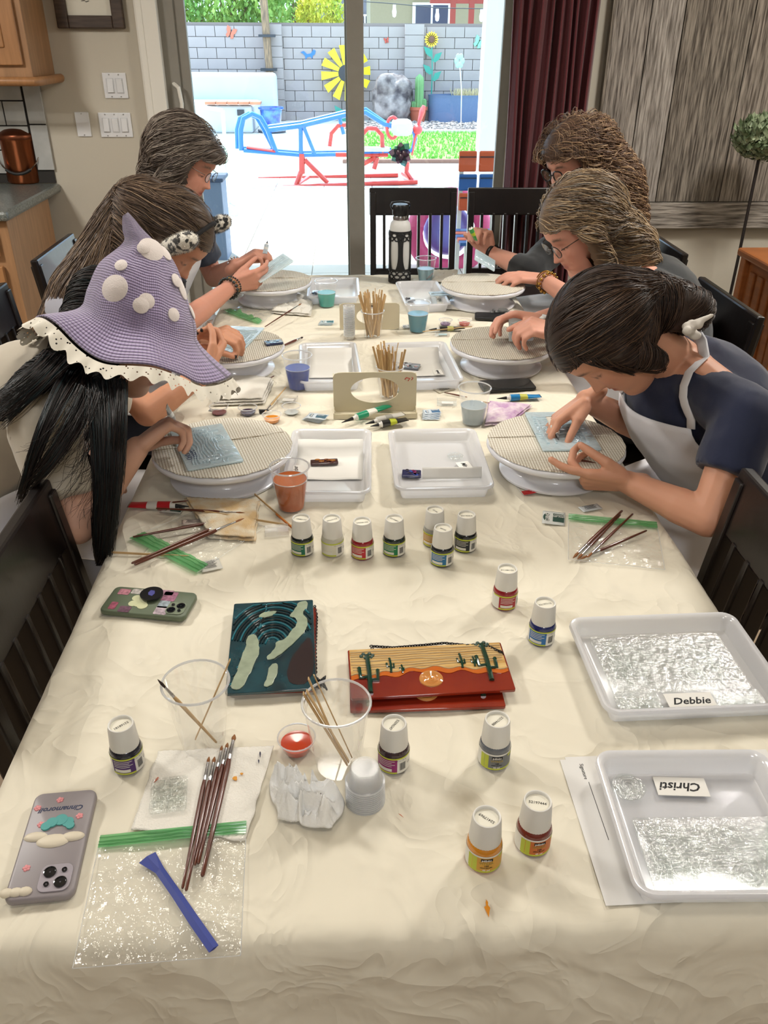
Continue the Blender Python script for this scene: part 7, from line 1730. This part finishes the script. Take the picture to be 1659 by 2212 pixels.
def lace(u, v):
    a = 2*PI*u; b0 = hatp(a, 1.0); ruf = math.sin(a*34+1.5*math.sin(a*5)); rad = (hx*math.cos(a)+hy*math.sin(a)); sc2 = .002*abs(math.sin(a*130))*v
    return b0+rad*(.004+.018*v+.005*ruf*v)+hn*(-.004-.020*v+.006*math.cos(a*34+1.2)*v)-hn*sc2
mbl.grid(lace, NL, 9, True)
m_lace = bpy.data.materials.new('eyelet_lace'); m_lace.use_nodes = True; nt = m_lace.node_tree; N = nt.nodes; L = nt.links; b_ = N['Principled BSDF']; b_.inputs['Base Color'].default_value = (*lin('#ddd8cb'), 1); b_.inputs['Roughness'].default_value = .9
tcn = N.new('ShaderNodeTexCoord'); vo = N.new('ShaderNodeTexVoronoi'); vo.inputs['Scale'].default_value = 110; L.new(tcn.outputs['Object'], vo.inputs['Vector']); gt_ = N.new('ShaderNodeMath'); gt_.operation = 'GREATER_THAN'; gt_.inputs[1].default_value = .20; L.new(vo.outputs['Distance'], gt_.inputs[0]); L.new(gt_.outputs[0], b_.inputs['Alpha'])
mbl.build('lace_trim', m_lace, hat, angle=0)
# ---------------------------------------------------------------- girl with leopard ears, middle left
S2 = dict(head=PY(368, 520, 2.33), fwd=(.58, -.12, -.80), up=(.78, -.02, .62), pelvis=(-.90, 2.38, .60), neck=PY(278, 615, 2.36), face_dir=(1, 0, 0), hunch=.02,
          sh=((-.74, 2.18, .98), (-.68, 2.54, 1.0)), armA=(PZ(318, 892, .80), PZ(448, 800, .865)), armB=((-.62, 2.55, .82), PZ(440, 735, .88)), sleeves=(.8, .8))
S2['hands'] = [((S2['armA'][1], (.30, .80, .40), (-.35, .2, .4), 1), dict(curls=((50, 60, 35), (55, 60, 35), (58, 60, 35), (60, 60, 35)), tcurl=30, topp=.6, s=.95)),
               ((S2['armB'][1], (.75, -.35, .35), (.1, .2, -.95), -1), dict(curls=((45, 60, 30),)*4, tcurl=20, topp=.7, s=.95))]
p2 = person('person with long brown hair and leopard print ear headband, head bowed, middle left', S2, base='#bd876a', shirt='#8f8f98', bk=.92, voxel=.0042, pants='#34394a', nails='#151316')
c, A = S2['head'], S2['A']; Ai2 = A.inverted(); hm = cap_shell(c, A, 1.0, (.094, .116, .112), (0, -.02, .024))
q0 = c+A @ V((0, -.10, -.01)); pts = [q0, PY(250, 560, 2.28), PY(180, 640, 2.22), PY(140, 720, 2.18), PY(125, 790, 2.15)]
for i in range(4): hm.caps(pts[i], pts[i+1], (.09, .095, .085, .07)[i], (.095, .085, .07, .035)[i])
for q in (-1, 1): hm.caps(c+A @ V((q*.08, .01, 0)), c+A @ V((q*.075, .0, -.07)), .028, .022)
sh = remesh(hm, .007, 4); fc2 = face_cut(c, A, .064, .034); cut(sh, fc2)
def fl2(p):
    l = Ai2 @ (V(p)-c); s = 1 if l.x > 0 else -1
    if V(p).x < -.60: return V((-.45, -.15, -.9))
    return A @ V((s*(.8 if abs(l.x) < .05 else .15), -1.0, -.35 if l.z > .0 else -.1))
cols = ['#4a3a30', '#5c493b', '#6e5a48', '#3c2f27', '#86705a', '#524136']
st = strands(sh, fl2, 2600, .32, cols, 22, mask=fc2, r=.0012, lift=.003, step=.017, curl=.0012, cfreq=45, stray=.12)
hair_object(p2, sh, '#453629', [st], label='long wavy brown hair with a middle parting')
m_leo = bpy.data.materials.new('leopard_fur'); m_leo.use_nodes = True; nt = m_leo.node_tree; N = nt.nodes; L = nt.links; b_ = N['Principled BSDF']; b_.inputs['Roughness'].default_value = .95; b_.inputs['Sheen Weight'].default_value = .5
tcn = N.new('ShaderNodeTexCoord'); vo = N.new('ShaderNodeTexNoise'); vo.inputs['Scale'].default_value = 62; vo.inputs['Detail'].default_value = 1; L.new(tcn.outputs['Object'], vo.inputs['Vector']); mr = N.new('ShaderNodeMapRange'); mr.inputs[1].default_value = .46; mr.inputs[2].default_value = .52; L.new(vo.outputs[0], mr.inputs[0]); mx = N.new('ShaderNodeMix'); mx.data_type = 'RGBA'; mx.inputs[6].default_value = (*lin('#1c1b1a'), 1); mx.inputs[7].default_value = (*lin('#cfcabf'), 1); L.new(mr.outputs[0], mx.inputs['Factor']); L.new(mx.outputs[2], b_.inputs['Base Color'])
hbd = T('ear_headband', 'black headband with two fluffy leopard print ears', 'headband', c+A @ V((0, .03, .12)))
def fur(mb_, me_, n, seed, L2=.006):
    vs_ = arr(me_); nr = normals(me_); r9 = random.Random(seed)
    for k in range(n):
        i = r9.randrange(len(vs_)); p = V(vs_[i]); d = (V(nr[i])+V((r9.gauss(0, .5), r9.gauss(0, .5), r9.gauss(0, .5)-.2))).normalized()*L2; s = d.cross(V((.3, .5, .8))).normalized()*.0006; mb_.add([p-s, p+s, p+d], [(0, 1, 2)])
for (a, b, r0) in ((PY(360, 536, 2.25), PY(400, 522, 2.20), .036), (PY(445, 496, 2.40), PY(478, 482, 2.42), .030)):
    e_ = MB(); e_.caps(a-hbd.location, b-hbd.location, r0*.8, r0, e=.7, ref=(0, 0, 1)); me = remesh(e_, .004, 3); fm = MB(); fm.add([tuple(v) for v in arr(me)], [tuple(p.vertices) for p in me.polygons]); fur(fm, me, 2500, 3); fm.build('ear', m_leo, hbd, angle=0)
MB().tube([(c+A @ V((.096*math.cos(a_), .035+.0*a_, .02+.105*math.sin(a_))))-hbd.location for a_ in [PI*i/20 for i in range(21)]], .006, 8).build('band', mat('black_velvet', '#141214', .9), hbd)
# ---------------------------------------------------------------- grey haired woman, far left
S3 = dict(head=PY(404, 356, 3.02), fwd=(.86, -.22, -.46), up=(.46, 0, .89), pelvis=(-.90, 3.1, .60), neck=PY(352, 445, 3.06), face_dir=(.93, -.36, 0), hunch=-.09,
          sh=(PY(322, 505, 2.88), PY(418, 490, 3.22)), armA=(PZ(395, 700, .82), PY(505, 615, 2.86)), armB=(PY(462, 600, 3.32), PY(512, 572, 3.05)), sleeves=(.6, .6))
S3['hands'] = [((S3['armA'][1], (.92, .25, .16), (0, .9, .2), 1), dict(curls=((20, 30, 20), (30, 40, 25), (38, 45, 25), (42, 50, 25)), tcurl=5, topp=.35, s=.95)),
               ((S3['armB'][1], (.75, .10, .45), (.35, .0, -.9), 1), dict(curls=((35, 45, 25), (45, 50, 25), (55, 55, 30), (60, 55, 30)), tcurl=15, topp=.7, s=.95))]
p3 = person('person with short wavy grey brown hair and glasses holding blue glass, far left', S3, base='#c68d78', shirt='#3a4456', shirtvar=.4, voxel=.0044, pants='#2c3040', browc='#6a5a50')
c, A = S3['head'], S3['A']; Ai3 = A.inverted(); hm = cap_shell(c, A, 1.0, (.112, .128, .118), (0, -.030, .030))
hm.caps(c+A @ V((0, -.08, -.02)), c+A @ V((0, -.095, -.11)), .075, .040)
for q in (-1, 1): hm.caps(c+A @ V((q*.085, .005, .01)), c+A @ V((q*.082, -.03, -.085)), .038, .028)
hm.ell(c+A @ V((0, .065, .075)), [A @ V((.065, 0, 0)), A @ V((0, .045, 0)), A @ V((0, 0, .035))])
sh = remesh(hm, .006, 4); fc3 = face_cut(c, A, .052, .046); cut(sh, fc3)
def fl3(p):
    l = Ai3 @ (V(p)-c); n_ = noise.noise(l*18)
    return A @ V(((1 if l.x > 0 else -1)*.4+.6*n_, -.9+.5*noise.noise(l*14+V((4, 0, 0))), -.75))
cols = ['#5a4f48', '#6e6259', '#83766b', '#463c36', '#9a8d80', '#574a42', '#a59a8e']
st = strands(sh, fl3, 2600, .12, cols, 33, mask=fc3, r=.0012, lift=.004, curl=.0022, cfreq=50, stray=.25)
hair_object(p3, sh, '#4c423b', [st], label='short wavy grey brown hair')
glasses(p3, c, A, mat('thin_metal_frame', '#4a4440', .3, .8), w_=.025, h_=.016, thick=.0012)
# ---------------------------------------------------------------- curly haired woman, far right
S4 = dict(head=PY(1236, 362, 3.16), fwd=(-.84, -.42, -.32), up=(-.32, -.1, .94), pelvis=(1.02, 3.15, .60), neck=PY(1300, 462, 3.18), face_dir=(-1, 0, 0), hunch=.05,
          sh=(PY(1330, 540, 3.0), PY(1235, 500, 3.36)), armA=(PZ(1300, 690, .82), PY(1172, 603, 2.93)), armB=(PZ(1120, 600, .86)+V((.06, .1, 0)), PY(1056, 545, 3.22)), sleeves=(.9, 1.35))
S4['hands'] = [((S4['armA'][1], (-.93, .05, .08), (-.1, .15, -.95), -1), dict(curls=((10, 25, 15), (15, 28, 15), (22, 30, 18), (30, 35, 20)), tcurl=5, topp=.4, s=1.0)),
               ((S4['armB'][1], (-.30, -.1, .9), (-.6, -.75, -.1), -1), dict(curls=((55, 55, 35), (60, 55, 35), (65, 55, 35), (68, 55, 35)), tcurl=20, topp=.6, s=1.0))]
p4 = person('person with long curly brown hair and black glasses in dark top, far right', S4, base='#cd9682', shirt='#121518', voxel=.0044, pants='#22242c', bk=1.05)
c, A = S4['head'], S4['A']; Ai4 = A.inverted(); hm = cap_shell(c, A, 1.0, (.124, .138, .128), (0, -.034, .030))
e1, e2 = PY(1330, 400, 3.12), PY(1352, 500, 3.08)
hm.caps(c+A @ V((.0, -.08, 0)), e1, .100, .085); hm.caps(e1, e2, .085, .06); hm.caps(c+A @ V((.07, .0, -.02)), PY(1163, 440, 3.2), .035, .028); hm.caps(PY(1163, 440, 3.2), PY(1158, 470, 3.2), .028, .018)
for q in (-1, 1): hm.caps(c+A @ V((q*.085, -.01, .0)), c+A @ V((q*.09, -.02, -.10)), .036, .034)
sh = remesh(hm, .007, 3); fc4 = face_cut(c, A, .058, .036); cut(sh, fc4)
def fl4(p):
    l = Ai4 @ (V(p)-c); return A @ V(((1 if l.x > 0 else -1)*.3, -.6 if l.z > 0 else -.1, -1))+V((.15, 0, -.2))
cols = ['#6a4f3e', '#80644f', '#967858', '#503a2d', '#ab8e6e', '#5c4535']
st = strands(sh, fl4, 2300, .19, cols, 44, mask=fc4, r=.0013, lift=.003, curl=.0095, cfreq=95, step=.0095, stray=.45)
hair_object(p4, sh, '#4a362a', [st], label='long curly light brown hair')
glasses(p4, c, A, m_blk_, w_=.029, h_=.020, thick=.0026, cat=1)
# ---------------------------------------------------------------- blonde woman in black tee, middle right
S5 = dict(head=PY(1250, 500, 2.38), fwd=(-.80, -.22, -.56), up=(-.56, -.08, .83), pelvis=(1.0, 2.42, .60), neck=PY(1365, 575, 2.42), face_dir=(-1, 0, 0), hunch=.08,
          sh=(PY(1440, 640, 2.24), PY(1330, 600, 2.58)), armA=(PZ(1330, 800, .81), PZ(1212, 722, .90)), armB=((.78, 2.66, .83), PZ(1165, 690, .90)), sleeves=(.7, .7))
S5['hands'] = [((S5['armA'][1], (-.85, .10, .22), (-.1, .3, -.9), -1), dict(curls=((50, 55, 30), (48, 50, 30), (50, 50, 30), (52, 52, 30)), tcurl=15, topp=.6, s=1.0)),
               ((S5['armB'][1], (-.85, -.05, .15), (-.1, -.35, -.8), 1), dict(curls=((25, 35, 22), (28, 38, 22), (32, 40, 22), (36, 42, 25)), tcurl=10, topp=.5, s=1.0))]
p5 = person('person with wavy blonde hair and glasses in black tee, middle right', S5, base='#d39c88', shirt='#14181b', voxel=.0042, pants='#2a2c34')
c, A = S5['head'], S5['A']; Ai5 = A.inverted(); hm = cap_shell(c, A, 1.0, (.105, .124, .115), (0, -.026, .028))
e1 = PY(1370, 530, 2.38); hm.caps(c+A @ V((0, -.07, -.02)), e1, .080, .055); hm.caps(e1, PY(1405, 565, 2.36), .052, .02)
hm.caps(c+A @ V((-.085, .01, .01)), c+A @ V((-.085, .01, -.085)), .036, .028); hm.caps(c+A @ V((.085, .01, .01)), c+A @ V((.085, .015, -.075)), .034, .022)
sh = remesh(hm, .006, 4); fc5 = face_cut(c, A, .062, .038); cut(sh, fc5)
def fl5(p):
    l = Ai5 @ (V(p)-c); n_ = noise.noise(l*16); return A @ V(((1 if l.x > 0 else -1)*.55+.3*n_, -.75+.3*n_, -.75))
cols = ['#8a7358', '#a08868', '#6c5743', '#b89f7c', '#574536', '#94816a', '#7c766e']
st = strands(sh, fl5, 2700, .17, cols, 55, mask=fc5, r=.0012, lift=.004, curl=.0028, cfreq=62, stray=.3)
hair_object(p5, sh, '#65523f', [st], label='wavy shoulder length blonde hair')
glasses(p5, c, A, mat('thin_metal_frame', '#4a4440', .3, .8), w_=.027, h_=.018, thick=.0014)
# ---------------------------------------------------------------- things held or worn
def held_glass(c_, xdir, ydir, w_, h_, label, seed, sun_=False):
    t = gplate(V(c_), w_, h_, 0, label, m_skyglass, seed, 5, sun_, cactus=False); x = V(xdir).normalized(); y = V(ydir); y = (y-x*y.dot(x)).normalized(); t.rotation_euler = M((x, y, x.cross(y))).transposed().to_euler(); return t
held_glass(PY(588, 580, 2.93), (.8, .35, .42), (-.3, .9, .1), .14, .10, 'sky-tinted glass panel held by the person at the far left', 71)
held_glass(PY(1047, 563, 3.08), (.85, .1, -.5), (.3, .8, .3), .09, .06, 'sky-tinted glass strip held between hands at the far right', 72)
held_glass(PY(1125, 712, 2.28), (.95, .2, -.05), (.1, .35, .9), .075, .065, 'square of clear glass held over the middle right turntable', 73)
tube(PY(1028, 520, 3.14), PY(1012, 482, 3.12), .009, '#3f9a4a', 'small green paint tube in the raised hand at the far right', '#b8c23a')
tube(PY(572, 548, 3.0), PY(578, 520, 3.02), .008, '#b8c4cc', 'silver paint tube in the raised hand at the far left')
tube(PY(455, 700, 2.20)+V((0, 0, .01)), PY(440, 715, 2.22), .009, '#b5b5b2', 'crumpled foil paint tube held by the person with leopard ears')
tube(PY(1178, 680, 2.30), PY(1160, 700, 2.28), .008, '#c8c8c8', 'silver paint tube held over the middle right turntable')
tube(PY(360, 878, 1.72), PY(378, 918, 1.74), .008, '#9a9a98', 'foil paint tube in the hand beside the signed sky-tinted glass')
tube(PY(1188, 900, 1.70), PZ(1207, 950, .848), .008, '#cfcabf', 'white paint tube guided onto the near right glass')
brush(PZ(1300, 1005, .835), PZ(1226, 990, .84), .0035, 'short brush with black square tip in the lower hand at near right', tip=.12, mb_=m_blk_)
def bracelet(name, label, c_, d, r_, n_, br, m, cat='bracelet', sq=1):
    x, y, _ = basis(d); t = T(name, label, cat, c_)
    if n_:
        for i in range(n_): a = 2*PI*i/n_; MB().ell(x*(r_*math.cos(a))+y*(r_*sq*math.sin(a)), (br, br, br), 8, 6).build('bead', m, t)
    else: MB().tube([x*(r_*math.cos(a))+y*(r_*sq*math.sin(a)) for a in [2*PI*i/28 for i in range(29)]], br, 8).build('band', m, t)
    return t
w3, e3 = V(S3['armA'][1]), V(S3['armA'][0]); d3 = (w3-e3).normalized()
bracelet('bead_bracelet', 'chunky black bead bracelet on the wrist at the far left', w3-d3*.035, d3, .034, 16, .0062, mat('black_bead', '#15201e', .2, coat=.5))
bracelet('bead_bracelet', 'thin bracelet of gold beads at the far left', w3-d3*.022, d3, .032, 20, .0032, mat('gold', '#b08a48', .25, 1))
bracelet('bead_bracelet', 'small dark bead bracelet nearest the hand at the far left', w3-d3*.008, d3, .031, 24, .0035, mat('black_bead', '#15201e', .2))
w4, e4 = V(S4['armA'][1]), V(S4['armA'][0]); d4 = (w4-e4).normalized(); m_gd = mat('gold', '#b08a48', .25, 1)
bracelet('bangle', 'plain gold bangle nearest the hand at the far right', w4-d4*.012, d4, .034, 0, .0022, m_gd)
bracelet('bangle', 'second thin gold bangle at the far right', w4-d4*.022, d4, .035, 0, .0018, m_gd)
bracelet('bangle', 'wide gold link bracelet at the far right', w4-d4*.038, d4, .035, 14, .0065, m_gd, 'bracelet')
w4b, e4b = V(S4['armB'][1]), V(S4['armB'][0]); bracelet('wrist_watch', 'black fitness band on the raised wrist at the far right', w4b-(w4b-e4b).normalized()*.02, w4b-e4b, .030, 0, .007, m_blk_, 'watch')
w3b, e3b = V(S3['armB'][1]), V(S3['armB'][0]); bracelet('bracelet', 'silver bracelet on the far wrist of the person at far left', w3b-(w3b-e3b).normalized()*.015, w3b-e3b, .029, 16, .0045, m_sil, 'bracelet')
# chairs under the people
chs = [('dark dining chair under the person in the violet hat', (-.80, 1.66, 0), -PI/2), ('dark dining chair under the person with leopard ears', (-.80, 2.38, 0), -PI/2),
       ('dark dining chair under the grey haired person at far left', (-.80, 3.10, 0), -PI/2), ('dark dining chair under the person in the navy tee', (.95, 1.70, 0), PI/2),
       ('dark dining chair under the blonde person in the middle right', (.86, 2.40, 0), PI/2), ('dark dining chair under the curly haired person at far right', (.92, 3.15, 0), PI/2)]
for lab, loc, rz in chs: make_chair(lab, loc, rz)
